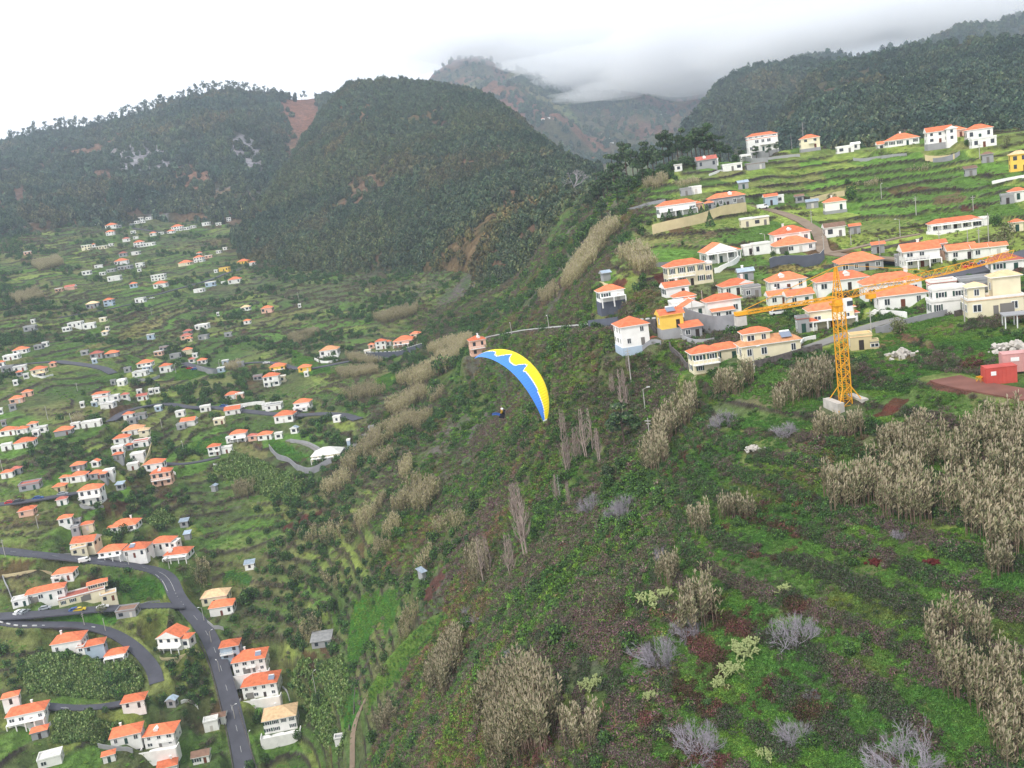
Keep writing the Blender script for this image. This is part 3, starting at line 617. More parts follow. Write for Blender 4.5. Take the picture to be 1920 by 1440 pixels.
def roof_mesh(kind, x0, x1, y0, y1, z, ov, pitch, th=0.16):
    b = MB(); X0, X1, Y0, Y1 = x0-ov, x1+ov, y0-ov, y1+ov; w, d = X1-X0, Y1-Y0
    if kind == 'f':
        b.box(x0-.12, x1+.12, y0-.12, y1+.12, z, z+.18, 0)
        for q in ((x0-.12, x1+.12, y0-.12, y0+.12), (x0-.12, x1+.12, y1-.12, y1+.12), (x0-.12, x0+.12, y0+.12, y1-.12), (x1-.12, x1+.12, y0+.12, y1-.12)): b.box(*q, z+.18, z+.65, 1)
        return b, z+.2
    m = min(w, d)/2; hgt = m*pitch
    z0 = z-ov*pitch*0.3
    if kind == 'h':
        if w >= d: r0, r1 = (X0+m, (Y0+Y1)/2), (X1-m, (Y0+Y1)/2)
        else: r0, r1 = ((X0+X1)/2, Y0+m), ((X0+X1)/2, Y1-m)
        zt = z0+th+hgt; c = [(X0, Y0, z0+th), (X1, Y0, z0+th), (X1, Y1, z0+th), (X0, Y1, z0+th)]; e = [(p[0], p[1], z0) for p in c]
        a, q = (*r0, zt), (*r1, zt)
        if w >= d:
            b.quad(c[0], c[1], q, a); b.quad(c[2], c[3], a, q); b.poly([c[1], c[2], q]); b.poly([c[3], c[0], a])
        else:
            b.poly([c[0], c[1], a]); b.quad(c[1], c[2], q, a); b.poly([c[2], c[3], q]); b.quad(c[3], c[0], a, q)
    elif kind == 'g':   # ridge along x
        hgt = d/2*pitch; zt = z0+th+hgt; ym = (Y0+Y1)/2; a, q = (X0, ym, zt), (X1, ym, zt)
        c = [(X0, Y0, z0+th), (X1, Y0, z0+th), (X1, Y1, z0+th), (X0, Y1, z0+th)]; e = [(p[0], p[1], z0) for p in c]
        b.quad(c[0], c[1], q, a); b.quad(c[2], c[3], a, q)
        b.poly([c[1], c[2], q, (X1, ym, zt-th-.01), (X1-.01, ym, zt-th-.01)][:3], 1); b.poly([c[3], c[0], a], 1)
    elif kind == 'k':   # gable facing the front, ridge along y
        hgt = w/2*pitch; zt = z0+th+hgt; xm = (X0+X1)/2; a, q = (xm, Y0, zt), (xm, Y1, zt)
        c = [(X0, Y0, z0+th), (X1, Y0, z0+th), (X1, Y1, z0+th), (X0, Y1, z0+th)]; e = [(p[0], p[1], z0) for p in c]
        b.quad(c[1], c[2], q, a); b.quad(c[3], c[0], a, q); b.poly([c[0], c[1], a], 1); b.poly([c[2], c[3], q], 1)
    elif kind == 's':   # lean-to, low at the front
        hgt = d*pitch*.5; c = [(X0, Y0, z0+th), (X1, Y0, z0+th), (X1, Y1, z0+th+hgt), (X0, Y1, z0+th+hgt)]; e = [(p[0], p[1], p[2]-th) for p in c]; b.quad(*c); zt = z0+hgt
    b.quad(e[3], e[2], e[1], e[0], 1)
    for i in range(4): b.quad(e[i], e[(i+1) % 4], c[(i+1) % 4], c[i], 1)
    return b, zt
def block(root, x0, x1, y0, y1, z0, h, kind, wc, rc, near, found=2.5, pitch=None, name='wall', openings=True, floors=None, sides='flr', shut=False, fw=1.0, ov=None, doors=True):
    pitch = pitch if pitch is not None else 0.42; b = MB(); b.box(x0, x1, y0, y1, z0-found, z0+h)
    w = b.build(name, M_WALL[wc], root)
    rb, zt = roof_mesh(kind, x0, x1, y0, y1, z0+h+0.003, (0.45 if near else 0.4) if ov is None else ov, pitch)
    r = rb.build('roof', [M_ROOF[rc], M_WALL['w' if wc in 'wcbp' else wc]], root)
    if floors is None: floors = max(1, int(round(h/2.9)))
    if openings: wall_openings(root, x0, x1, y0, y1, z0, h, near, sides, fw, floors, doors=doors, shut=shut, dens=3.0 if near else 3.4)
    return w, r, zt
def chimney(roof, x, y, z, m='w'):
    b = MB(); b.box(x-.3, x+.3, y-.3, y+.3, z-1.0, z+.9); b.box(x-.4, x+.4, y-.4, y+.4, z+.9, z+1.05); b.build('chimney', M_WALL[m], roof)
def balcony(root, x0, x1, y0, z, dep=1.3, m='w'):
    b = MB(); b.box(x0, x1, y0-dep, y0-.002, z-.18, z)
    n = max(2, int((x1-x0)/0.9))
    for i in range(n+1): x = x0+.05+(x1-x0-.1)*i/n; b.box(x-.05, x+.05, y0-dep, y0-dep+.1, z, z+.85)
    b.box(x0, x1, y0-dep-.02, y0-dep+.14, z+.85, z+.97)
    for x in (x0, x1-.12): b.box(x, x+.12, y0-dep+.14, y0-.002, z+.85, z+.97)
    b.build('balcony', M_WALL[m], root)
def veranda(root, x0, x1, y0, z0, h, dep=2.2, m='w', roofm=None):
    b = MB(); n = max(2, int((x1-x0)/2.6))
    for i in range(n+1): x = x0+.15+(x1-x0-.3)*i/n; b.box(x-.15, x+.15, y0-dep, y0-dep+.3, z0-1.5, z0+h-.2)
    b.box(x0, x1, y0-dep, y0-.002, z0+h-.2, z0+h); b.build('veranda', M_WALL[m], root)
def dormer(roof, x, y, z):
    b = MB(); b.box(x-.7, x+.7, y-.4, y+1.6, z-.9, z+.5); b.poly([(x-.85, y-.5, z+.5), (x+.85, y-.5, z+.5), (x, y-.5, z+1.1)])
    b.quad((x-.85, y-.5, z+.5), (x, y-.5, z+1.1), (x, y+1.8, z+1.1), (x-.85, y+1.8, z+.5)); b.quad((x, y-.5, z+1.1), (x+.85, y-.5, z+.5), (x+.85, y+1.8, z+.5), (x, y+1.8, z+1.1))
    b.build('dormer', M_WALL['w'], roof)
def solar(roof, x, y, z):
    b = MB(); b.quad((x-1.1, y-.9, z+.05), (x+1.1, y-.9, z+.05), (x+1.1, y+.9, z+.9), (x-1.1, y+.9, z+.9)); b.quad((x-1.1, y+.9, z-.9), (x-1.1, y+.9, z+.9), (x+1.1, y+.9, z+.9), (x+1.1, y+.9, z-.9), 1)
    b.bar((x-1.0, y+1.05, z+.95), (x+1.0, y+1.05, z+.95), .24, 1, 8); b.build('solar_panel', [M_SOLAR, M_FRAME], roof)
USED = []
def place_house(spec):
    """cx by w h | roof kind, wall, roof colour | yaw | extras"""
    cx, by, wpx, hpx, kind, wc, rc, yaw = spec[:8]; ex = spec[8] if len(spec) > 8 else {}
    x, y, z, r = hit(cx, by, SMOOTHZ if ex.get('smooth') else None)
    dist = (np.array([x, y, z-CAMZ])@_F); s = dist/FPX; w = wpx*s; h = max(2.6, hpx*s*(1.30 if cx > 1100 else 1.14)); w *= 1.06 if cx > 1100 else (1.08 if by > 980 else 1.0)
    h = min(h, 13); d = ex.get('d', 0.75)*w; d = max(4.0, min(d, 13)) if w > 7 else max(2.5, min(d, 6))
    if w < 5: h = min(h, 3.4)
    az = atan2(x, y); rz = -az+radians(yaw)
    n = np.array([cos(rz), sin(rz)]); bk = np.array([-sin(rz), cos(rz)])
    root_xy = np.array([x, y]); k = 7
    q = np.array([[*(root_xy+n*w*0.5*t+bk*d*0.5), z-CAMZ] for t in np.linspace(-.8, .8, k)])
    level(q, d*0.5+0.6+r*0.001, 2.5+r*0.004, 0.0 if ex.get('fill', 1) else 0, only_cut=not ex.get('fill', 1))
    return dict(spec=spec, x=x, y=y, z=z, r=r, s=s, w=w, h=h, d=d, rz=rz, ex=ex)
def build_house(p):
    cx, by, wpx, hpx, kind, wc, rc, yaw = p['spec'][:8]; ex = p['ex']; w, h, d = p['w'], p['h'], p['d']; r = p['r']
    random.seed(int(cx*7+by)); near = r < 330 or wpx > 44; small = wpx < 17
    cat = ex.get('cat', 'outbuilding' if (kind == 'f' and wpx <= 13.5 and 'desc' not in ex) else 'house')
    lift = ex['base'][1]*p['s'] if ex.get('base') else 0
    root = empty(ex.get('name', cat.replace(' ', '_')), (p['x'], p['y'], p['z']+lift), p['rz'])
    x0, x1 = -w/2, w/2; fl = max(1, int(round(h/2.9))); shut = wc in 'wcy' and near and (int(cx) % 3 == 0)
    fw = 1.0+min(0.5, r/1600)
    pit = ex.get('pitch', 0.48 if kind != 'f' else 0)
    wl, rf, zt = block(root, x0, x1, 0, d, 0, h, kind, wc, rc, near, found=ex.get('found', 2.0+r*0.002), pitch=pit, floors=fl, sides=ex.get('sides', 'flr'), shut=shut, fw=fw, openings=not (cat == 'shed' and w < 3), doors=not small)
    if ex.get('base'):
        bc, bh = ex['base']; bb = MB(); bb.box(x0-.15, x1+.15, -.15, d+.15, -bh*p['s']-3.5, -.01); bb.build('foundation', M_WALL[bc], root)
    for g in ex.get('wings', ()):
        fx, fy, ww, wd, wh, wk, wwc, wrc = g[:8]; zo = g[8] if len(g) > 8 else 0
        cxm = fx*w; cym = fy*w; W2, D2 = ww*w/2, wd*w/2
        block(root, cxm-W2, cxm+W2, cym-D2, cym+D2, zo*h, wh*h, wk, wwc, wrc, near, found=(2.5 if zo == 0 else -0.003), name='wing', sides='flr', fw=fw, shut=shut, doors=False)
    if 'ch' in ex or (near and kind in 'hg' and random.random() < .5): chimney(rf, w*random.uniform(-.3, .3), d*.6, zt-.3, 'w')
    if fl >= 2 and ('bal' in ex or (kind != 'f' and not small and random.random() < .45)): balcony(root, x0+w*random.choice((0, .0, .4)), x1-w*random.choice((0, .0, .3)), 0, h/fl)
    if ex.get('bal2') and fl >= 3: balcony(root, x0, x1, 0, 2*h/fl)
    if 'ver' in ex: veranda(root, x0, x1, 0, 0, h*ex['ver'], 2.2)
    if 'dorm' in ex: dormer(rf, ex['dorm']*w, d*.2, h+0.9)
    if 'sol' in ex: solar(rf, ex['sol']*w, d*.2, h+0.8)
    if near and cat == 'house' and 'gar' in ex: inst('garage_door', ME_GAR, root, (w*ex['gar'], -.02, .02), 0, 2.6, 1.6, 2.3)
    if ex.get('terr'):      # walled forecourt
        tw, th, tc = ex['terr']; b = MB(); b.box(x0-1, x1+1, -tw, -.3, -4, 0.0); b.box(x0-1, x1+1, -tw-.25, -tw, -4.2, 0.9); b.box(x0-1.25, x0-1.0, -tw, 0, -4.2, .9); b.box(x1+1.0, x1+1.25, -tw, 0, -4.2, .9)
        b.build('terrace', M_WALL[tc], root)
    size = 'small' if w < 8 else ('large' if w > 17 else '')
    if 'desc' in ex: desc = ex['desc']
    elif cat == 'outbuilding': desc = f"{'tiny' if w < 8 else 'low'} {WNAME[wc]} outbuilding with flat {RNAME[rc]} roof"
    elif cat == 'shed': desc = f"small {WNAME[wc]} shed with {RNAME[rc]} roof"
    else:
        st = {1: 'one-storey', 2: 'two-storey', 3: 'three-storey'}.get(fl, 'tall')
        rt = {'f': 'flat-roofed', 'h': 'hipped', 'g': 'pitched', 'k': 'gabled', 's': 'sloping'}[kind]
        desc = f"{size+' ' if size else ''}{WNAME[wc]} {st if not small else ''} house".replace('  ', ' ')+(f" with flat {RNAME[rc]} roof" if kind == 'f' else f" with {RNAME[rc]} {rt} roof")
        desc = desc.strip()
    reg(root, desc, cat, cx, by-hpx/2, 'houses of the hillside villages' if cat == 'house' else None)
    return root
HL = """
176 420 12 6 f w w -20
183 424 8 4 f w w -20
208 428 20 5 h w o -15
223 428 9 4 f g g -15
207 442 15 6 h w o -15
262 415 12 5 f w p -20
272 408 10 4 h w p -10
279 414 11 4 f w w -20
286 411 9 4 h w o -20
257 420 9 4 f w w -10
268 419 8 4 f w w -20
248 424 8 3 f g w -10
332 433 20 7 h w o -15
320 438 13 4 h w o -20
350 431 10 4 f w w -20
362 428 9 4 f w g -20
287 443 11 5 h w o -15
302 440 9 3 f w w -15
250 438 9 4 f w w -10
237 454 13 5 h w r -10
255 449 9 3 f w g -10
261 464 18 8 h w o -12 {'bal':1}
280 462 20 5 f w w -12
386 424 14 5 f w w -18
410 423 10 4 f w w -10
430 420 8 9 f w w -10
443 413 10 4 h w o -20
416 413 7 3 f w w -20
162 470 16 8 f c w -18
191 468 20 5 f c w -14
176 464 6 5 h w o -10
208 462 8 4 f w w -20
52 478 13 5 f p w -8
231 482 14 6 h g r -15
254 480 14 5 f w w -25
452 455 17 7 h w o -20
372 492 17 8 h w o -25
346 500 23 5 h c o -25
374 480 9 5 h w o -15
391 485 13 4 f p p -15
410 476 9 4 f w w -25
422 469 8 4 f w w -20
227 497 23 6 h w o -15
233 506 24 5 f g w -20
262 502 14 7 f w w -20
185 503 14 4 f w g -10
455 495 20 4 h y o -20
473 498 11 5 h w o -15
420 510 18 5 f y p -20
405 513 6 3 f w w -20
162 516 15 6 f w w -20
208 512 15 4 f g w -20
262 512 7 4 f w t -10
192 517 10 3 f w w -20
214 527 23 7 f w w -15
216 524 8 4 h w r -15
297 528 25 9 f w w -18 {'d':.6}
300 541 23 7 h w o -18 {'bal':1}
251 541 13 7 h b o -12
440 532 23 7 h w o -12 {'bal':1}
395 538 18 7 f b w -12
372 549 18 5 f w w -25
419 534 8 3 f w w -20
131 544 18 5 g r r -20
110 548 12 4 f p r -20
173 579 21 8 h g p -18
204 574 17 10 h b o -20
262 568 17 7 f w w -25
56 622 21 8 f g w -18
140 613 25 6 f w w -20
167 617 21 8 f w w -15
125 624 14 5 f w w -25
62 607 7 4 f w g -20
193 604 12 5 f c p -20
197 630 11 5 h w p -20
202 622 6 3 f w p -20
283 638 13 8 f b g -15
378 618 24 7 f w w -18
352 628 15 5 h g r -18
349 637 19 5 h p r -15
355 642 10 4 h c o -15
381 638 18 6 f g g -20
460 583 16 6 h w p -20
463 608 12 4 h w o -20
428 632 13 5 f g w -10
409 593 4 4 f w w -10
501 589 20 8 h p o -15 {'bal':1}
510 582 7 4 f g r -15
562 577 5 4 f w w -10
38 664 25 5 h w o -20
21 677 27 7 f w w -18
85 651 10 5 f w w -25
72 656 15 4 f g g -25
3 690 12 9 h w o -20
72 702 26 8 h c o -18 {'bal':1}
99 689 11 5 h p o -18
37 706 10 5 h g o -15
77 709 12 4 h g p -20
50 712 9 4 f w w -10
14 698 20 5 f g g -12
38 698 22 5 f w g -12
181 672 22 7 h g r -16
210 671 23 6 h g o -14
159 668 13 5 f g w -14
178 682 9 4 f b w -10
271 689 27 7 h w o -18
276 696 16 5 f b w -14
311 699 21 11 h w o -16
262 707 26 6 f w g -22
240 703 12 5 f g g -20
228 722 15 8 f w w -28
213 723 9 4 f g g -10
297 668 15 5 f p r -22
307 659 15 5 f g r -22
352 665 17 8 h c o -12
328 673 18 5 f g g -18
379 684 16 6 h w o -16
360 681 11 4 h w r -16
366 672 9 5 f w g -16
415 699 13 6 f b g -14
452 690 12 5 f g g -12
423 685 12 5 f b g -12
51 744 17 7 h p o -20
31 757 23 5 h p o -16
25 772 12 6 f g n -10
3 778 6 8 f w w -10
30 724 8 6 f w w -10
190 756 28 10 f w o -18 {'d':.6,'wings':[(0,.32,1.05,.5,.5,'h','w','o',1.0),(.78,.35,.7,.5,.75,'f','w','w')]}
235 751 14 6 h w r -15
268 754 18 5 g w r -15
262 741 9 7 f w w -12
284 740 8 8 f w w -12
295 738 9 7 f w w -12
227 724 14 6 f w w -30
201 767 24 6 f w g -25
178 765 10 4 f b w -10
155 765 7 5 f w w -10
435 749 24 7 h w o -14
450 748 14 4 f p w -14
241 787 18 9 h w o -24
248 796 16 7 f g g -20
265 787 17 6 f g n -18
338 782 16 7 f w w -18
297 772 12 3 f b t -20
353 799 26 7 g w o -20
340 806 16 4 f g w -20
437 779 28 6 g w o -10
412 798 20 8 f c k -10 {}
386 772 19 8 f w w -6
448 828 29 13 h w o -14 {'bal':1,'ver':.5}
432 831 14 7 f w w -14
403 855 22 15 h w o -14 {'bal':1}
426 850 19 8 f w w -12
14 818 28 8 h w o -22
62 807 16 7 h w o -20
80 812 16 8 f w g -18
42 815 20 6 h w o -22
46 841 35 10 h w o -18 {'bal':1}
68 820 12 6 f w w -20
13 845 18 4 f w w -14
8 800 8 4 f g n -10
119 818 30 9 h g o -18 {'bal':1}
142 806 15 7 f w w -20
163 803 18 8 f w w -20
180 801 18 9 f w w -20
250 816 36 9 h w a -14 {'bal':1,'wings':[(.62,-.15,.5,.45,.8,'h','c','p')]}
228 832 28 6 h w o -18
265 842 30 9 f w r -16 {'bal':1}
222 853 21 8 f w w -14
258 863 24 9 f w w -18
243 846 11 4 h g o -16
222 863 17 4 h g o -16
147 884 24 9 h g o -20
179 877 14 7 k w o -30
147 906 29 11 h w o -24 {'bal':1,'ch':1}
122 906 15 6 h w o -20
181 900 22 7 h g o -24
204 894 18 9 f w w -24
112 924 22 7 h k o -24
195 904 11 5 h g o -20
172 947 40 26 h w o -22 {'bal':1,'bal2':1,'d':.7,'desc':'tall white three-storey block with balconies and orange hipped roof'}
56 920 36 9 f g r -16
14 897 20 6 h w o -20
31 890 17 4 h g r -20
290 888 34 12 h w o -20 {'bal':1}
306 914 36 22 h p o -14 {'bal':1,'bal2':1,'dorm':-.05,'d':.7,'desc':'tall pinkish three-storey house with stacked balconies'}
250 882 20 6 f w w -14
226 923 14 8 s g t -30 {'cat':'shed'}
401 923 9 7 k g t -30 {'cat':'shed'}
118 952 18 6 h w r -14
50 969 26 8 h p o -16
60 964 16 5 h p o -16
124 986 22 9 h w o -14
165 995 19 6 h c o -12
142 1001 13 4 f g w -14
148 991 10 4 f g w -14
232 998 44 10 h w o -22 {'ch':1,'bal':1}
210 1001 10 5 h w o -12
346 990 14 7 s g t -20 {'cat':'shed'}
352 1013 10 5 s g t -20 {'cat':'shed'}
157 1032 40 8 g c o -28
150 1041 26 8 f c p -4
208 1048 40 11 h w o -24 {'ver':.45,'bal':1}
254 1049 42 14 h w o -28 {'bal':1,'sol':-.1,'gar':.2}
302 1030 38 11 h w o -30 {'wings':[(.55,.3,.4,.5,.7,'f','w','w')]}
333 1059 42 8 h w o -24 {'ver':.8,'dorm':-.25}
120 1090 34 13 h w o -24 {'bal':1,'wings':[(-.3,.1,.5,.4,.6,'f','w','w')]}
88 1128 62 16 h w o -14 {'d':.4,'bal':1,'gar':-.3}
40 1139 26 11 f w w -14 {'gar':-.2}
156 1129 76 11 f c r -4 {'d':.4,'gar':.1,'desc':'long low cream building with brown doors and flat front roof','wings':[(.36,.28,.42,.22,.75,'h','c','o',1.02)]}
206 1129 26 12 f c p -4
239 1166 34 9 f g n -22
128 1226 50 20 h w o -22 {'bal':1,'ch':1,'wings':[(.5,.0,.25,.35,.5,'f','w','o')]}
179 1230 34 8 h b o -14
218 1241 34 9 h w o -18 {'ver':.9}
22 1323 26 9 h w o -14
53 1363 62 19 h w o -20 {'ver':.45,'bal':1,'ch':1,'d':.55}
76 1387 26 12 h g o -14
252 1332 38 11 h w o -18
238 1396 50 15 h w o -14 {'ch':1}
302 1402 52 22 h w o -22 {'dorm':-.1,'bal':1,'terr':(3.5,1,'w')}
95 1438 38 13 f w w -14
207 1434 20 9 h w o -10
316 1452 32 9 h w o -10
318 1392 0 0 f w w 0
320 1220 44 22 k w o -34 {'ver':.4,'wings':[(.45,.35,.7,.5,.8,'h','w','o')]}
417 1156 40 15 h w o -16 {'bal':1}
404 1137 44 14 h c p -18
434 1238 32 22 h b o -14 {'d':.9}
470 1262 56 22 h w o -14 {'bal':1,'sol':.3,'gar':-.1,'terr':(2.5,1,'w')}
490 1308 60 22 h w o -16 {'sol':.35,'gar':-.3,'terr':(3,1,'w')}
528 1373 56 24 h w p -10 {'d':.8,'terr':(4,1,'w'),'ch':1}
398 1372 24 20 f w w -10
412 1358 22 10 g w n -14
378 1432 28 10 g w n -14
469 1069 16 7 s w t -14 {'cat':'shed'}
604 1216 34 12 s g g -14 {'cat':'shed','desc':'open grey block shed with corrugated roof'}
638 1400 16 10 f w g -10 {'cat':'shed'}
322 1328 16 10 k g t -30 {'cat':'shed'}
797 1088 8 5 s g t 30 {'cat':'shed'}
521 698 28 9 h y o -12 {'bal':1,'ver':.5}
510 725 29 17 h w o -12 {'bal':1,'bal2':1}
530 717 13 9 f c p -12
484 714 16 5 f g r -10
572 699 23 6 h y o -10
575 707 8 6 f w w -10
617 668 34 10 h w a -14 {'bal':1,'terr':(4,1,'w')}
715 655 20 13 h w o -10
728 650 12 8 h w o -10
757 650 38 10 h p o -14 {'bal':1,'ver':.5}
697 654 11 6 h p o -10
779 636 18 6 h c o -16
690 667 12 8 f w b -10
567 769 30 12 h w o -18 {'wings':[(.0,-.25,.9,.25,.45,'f','w','w')]}
533 793 36 12 h w o -20 {'bal':1}
497 826 26 7 h w o -14
523 824 14 6 f w w -14
474 827 16 6 h p r -14
513 770 30 8 f w g -14
500 768 16 6 f w g -14
632 793 14 7 f w w -18
552 815 13 9 k w t -24
612 864 54 9 h c w -14 {'desc':'wide cream bungalow with white hipped roof','ver':.7}
697 813 9 10 f g g -10 {'cat':'shed','desc':'small grey block hut with flat roof at the wall end'}
655 840 6 4 f b w -10 {'cat':'shed'}
900 668 30 26 h p o 8 {'bal':1,'bal2':1,'dorm':.1,'d':.9,'ch':1,'desc':'tall pink house with orange roof perched on the ravine edge'}
1152 590 44 15 h w o 12 {'bal':1,'base':('d',26),'ver':.5}
1196 668 50 30 h w o 14 {'base':('b',16),'d':1.1,'desc':'tall white house with pale blue base and orange roof at the drop'}
1230 655 12 10 h w o 14
1264 634 40 20 g y o 14 {'bal':1,'sol':0,'d':.8,'base':('g',18),'desc':'bright yellow house with orange pitched roof and solar panels'}
1300 634 34 11 s g o 16 {'desc':'grey outbuilding with orange lean-to roof beside the yellow house'}
1326 700 46 30 h c o 14 {'bal':1,'bal2':1,'d':.8}
1362 678 60 18 h c o 14 {'d':.35}
1448 672 104 22 h c a 14 {'d':.42,'sol':.28,'wings':[(-.2,.24,.44,.3,.75,'h','c','o',1.0)],'desc':'long cream house with faded orange roof, solar panels and square upper storey'}
1290 536 68 30 h c o 14 {'bal':1,'d':.5,'wings':[(.55,.22,.28,.4,.9,'f','c','w')],'desc':'large cream two-storey house with white flat-roofed side wing'}
1353 492 54 16 k w o 16 {'ver':.9,'d':.8,'wings':[(.4,.35,.6,.5,.9,'h','w','o')]}
1272 560 42 14 g w o 16 {'bal':1}
1286 574 36 14 h b o 12 {'wings':[(.2,.1,.5,.5,.8,'h','w','o')]}
1280 588 36 10 f w w 12 {'ver':.9}
1303 594 42 14 k w o 14
1360 594 60 24 h w o 14 {'d':.6,'bal':1,'wings':[(-.1,-.12,.6,.22,.45,'s','w','o')]}
1385 553 52 14 h w o 16 {'bal':1,'wings':[(.3,.25,.4,.4,1.1,'k','w','o')]}
1408 478 24 12 f w w 12
1430 478 30 14 f w w 12 {'bal':1}
1412 558 30 10 f g w 12 {'desc':'low grey concrete garage with flat white roof'}
1487 458 62 16 h w o 12 {'dorm':-.05,'ch':1}
1493 474 68 12 h w o 12 {'gar':-.3,'ch':1}
1400 526 26 8 g g t 10 {'cat':'shed','desc':'grey stone barn with blue-grey tin roof'}
1139 527 14 6 g g t 20 {'cat':'shed'}
1567 444 34 14 g w n 10
1604 439 18 5 g g o 10
1648 478 20 9 g g o 10 {'cat':'shed','desc':'small stone shed with orange tile roof'}
1730 503 60 24 g w o 12 {'bal':1,'ver':.5,'wings':[(.5,.5,.5,.4,1.2,'g','p','o')]}
1697 498 26 12 f g g 12
1805 487 46 12 g w o 14
1843 483 32 10 g w o 14
1873 480 26 9 g w o 14
1890 512 54 13 h w r 14
1617 516 74 12 h g o 12 {'bal':1}
1582 545 88 16 h w o 12 {'dorm':.1,'d':.5}
1480 548 62 16 h w o 12 {'dorm':-.15}
1462 572 34 8 g w o 14
1502 572 44 8 g w o 14
1676 560 96 24 h w o 12 {'bal':1,'d':.55}
1694 578 80 20 h w o 12 {'ch':1,'d':.6}
1562 613 76 26 h c o 12 {'bal':1,'ver':.5,'d':.6,'wings':[(-.5,-.05,.22,.25,.5,'h','w','o'),(.5,.25,.2,.3,.6,'h','w','o')],'desc':'cream two-storey house with orange roof and white veranda behind the mast'}
1508 624 20 20 f g r 12
1785 590 66 20 f w w 14 {'d':.6,'bal':1,'wings':[(0,.35,.85,.45,.75,'f','w','w',1.03)],'desc':'modern white stepped house with flat roofs'}
1868 592 92 24 f c p 14 {'d':.5,'bal':1,'gar':.2,'wings':[(-.32,.2,.3,.3,.8,'h','c','p',1.03),(.25,.35,.5,.35,1.2,'h','c','p',1.03)],'desc':'large cream villa with pale peach roofs and wide terrace'}
1616 656 36 18 f k k 8 {'desc':'ruined weathered two-storey house with empty windows','wings':[(.6,.1,.35,.4,.5,'f','k','g')]}
1835 548 56 10 f g g 12 {'desc':'unfinished grey concrete building with flat roof'}
1770 552 44 12 f w r 12
1432 284 52 18 f w o 8 {'d':.45,'bal':1,'base':('g',14),'desc':'wide white two-storey house with thin orange roof edge on a grey base','wings':[(0,.25,1.0,.4,.2,'h','w','o',1.02)]}
1398 290 18 7 f w w 8 {'ver':.9}
1327 316 34 12 g g r 8 {'dorm':-.1}
1342 311 10 4 f w w 8
1374 320 34 6 f w w 8
1273 322 13 6 f w n 8
1418 318 32 6 f g n 8
1306 366 20 8 f w w 10 {'bal':1}
1288 369 18 5 f g g 10 {'cat':'shed','desc':'low grey concrete water tank'}
1272 404 66 16 h w o 12 {'ver':.5,'bal':1,'d':.4}
1308 398 20 16 h p o 12
1366 392 62 14 h g o 12 {'bal':1,'d':.45,'dorm':.1,'gar':.35}
1332 398 14 12 h g o 12
1395 357 17 6 s g t 6 {'cat':'shed'}
1447 385 22 13 g b o 10
1463 381 14 7 f w w 10
1402 427 22 8 f c w 10
1428 423 28 8 f c n 10
1350 430 0 0 f w w 0
1521 286 32 14 h c o 8 {'bal':1,'base':('g',6)}
1586 290 28 7 f w w 8
1605 282 14 6 g w w 8
1660 284 24 8 g w o 10
1695 276 52 9 h w o 10
1764 280 42 16 g w o 10 {'base':('g',12),'wings':[(.4,-.1,.4,.4,1.1,'k','w','o')]}
1792 264 36 10 h p o 10
1838 262 42 14 h w o 10 {'bal':1}
1846 276 40 12 f w w 10 {'bal':1}
1853 311 18 12 h g n 8
1821 331 19 8 s g n 8 {'cat':'shed'}
1913 322 30 24 h y p 8
1568 400 36 12 h w o 8 {'base':('g',6),'ch':1}
1524 391 20 7 g g t 8 {'cat':'shed'}
1500 382 14 4 g g n 8 {'cat':'shed'}
1792 433 84 13 h w o 12 {'ver':.9,'d':.3,'terr':(2.5,1,'w'),'wings':[(.5,.15,.3,.3,.9,'f','w','w')],'desc':'long white bungalow with orange roof, arcade and white front wall'}
1910 378 28 10 h w o 10
1890 383 20 7 f g g 10
1908 438 20 8 h c o 10
1876 636 0 0 f w w 0
1008 222 6 3 h w o 0
1018 225 7 3 h w o 0
1028 223 6 3 f w w 0
1036 226 8 3 h w o 0
1045 227 7 3 h w p 0
1030 231 7 2 f w w 0
1012 229 5 2 f w w 0
1225 219 6 2 f w w 0
1237 217 6 3 f w w 0
1245 215 7 2 f w w 0
1256 214 6 3 f w o 0
1266 213 6 2 f w w 0
1275 215 7 2 f w w 0
1250 222 6 2 f w w 0
1288 212 7 3 f w w 0
1130 253 5 2 f w w 0
1141 262 6 3 f w w 0
1147 271 6 4 f w w 0
1138 267 5 3 f w w 0
1868 103 8 4 f w w 0
1722 147 5 3 f w w 0
1700 149 4 3 f w w 0
292 377 5 3 f w w 0
368 390 4 4 f w w 0
430 381 8 2 f w g 0
"""
FARH = []
SPECS = []
for ln in HL.strip().split('\n'):
    t = ln.split(None, 8); v = [float(t[0]), float(t[1]), float(t[2]), float(t[3]), t[4], t[5], t[6], float(t[7])]
    if v[2] == 0: continue
    if v[5] == 'r': v[5] = 'p'
    if v[6] not in 'orpwgnta': v[6] = 'p'
    if len(t) > 8: v.append(eval(t[8]))
    SPECS.append(v)
FAR_SPECS = [v for v in SPECS if v[2] <= 8.5 and v[1] < 395]
SPECS = [v for v in SPECS if not (v[2] <= 8.5 and v[1] < 395)]
PLACED = [place_house(v) for v in SPECS]
for rd in ROADS:
    _p = rd[5].copy(); _p[:, 2] -= CAMZ; _far = float(np.hypot(_p[:, 0], _p[:, 1]).mean()); level(_p, rd[2]/2+0.3+_far*0.0015, 1.6, -0.14-_far*0.0006, only_cut=True)
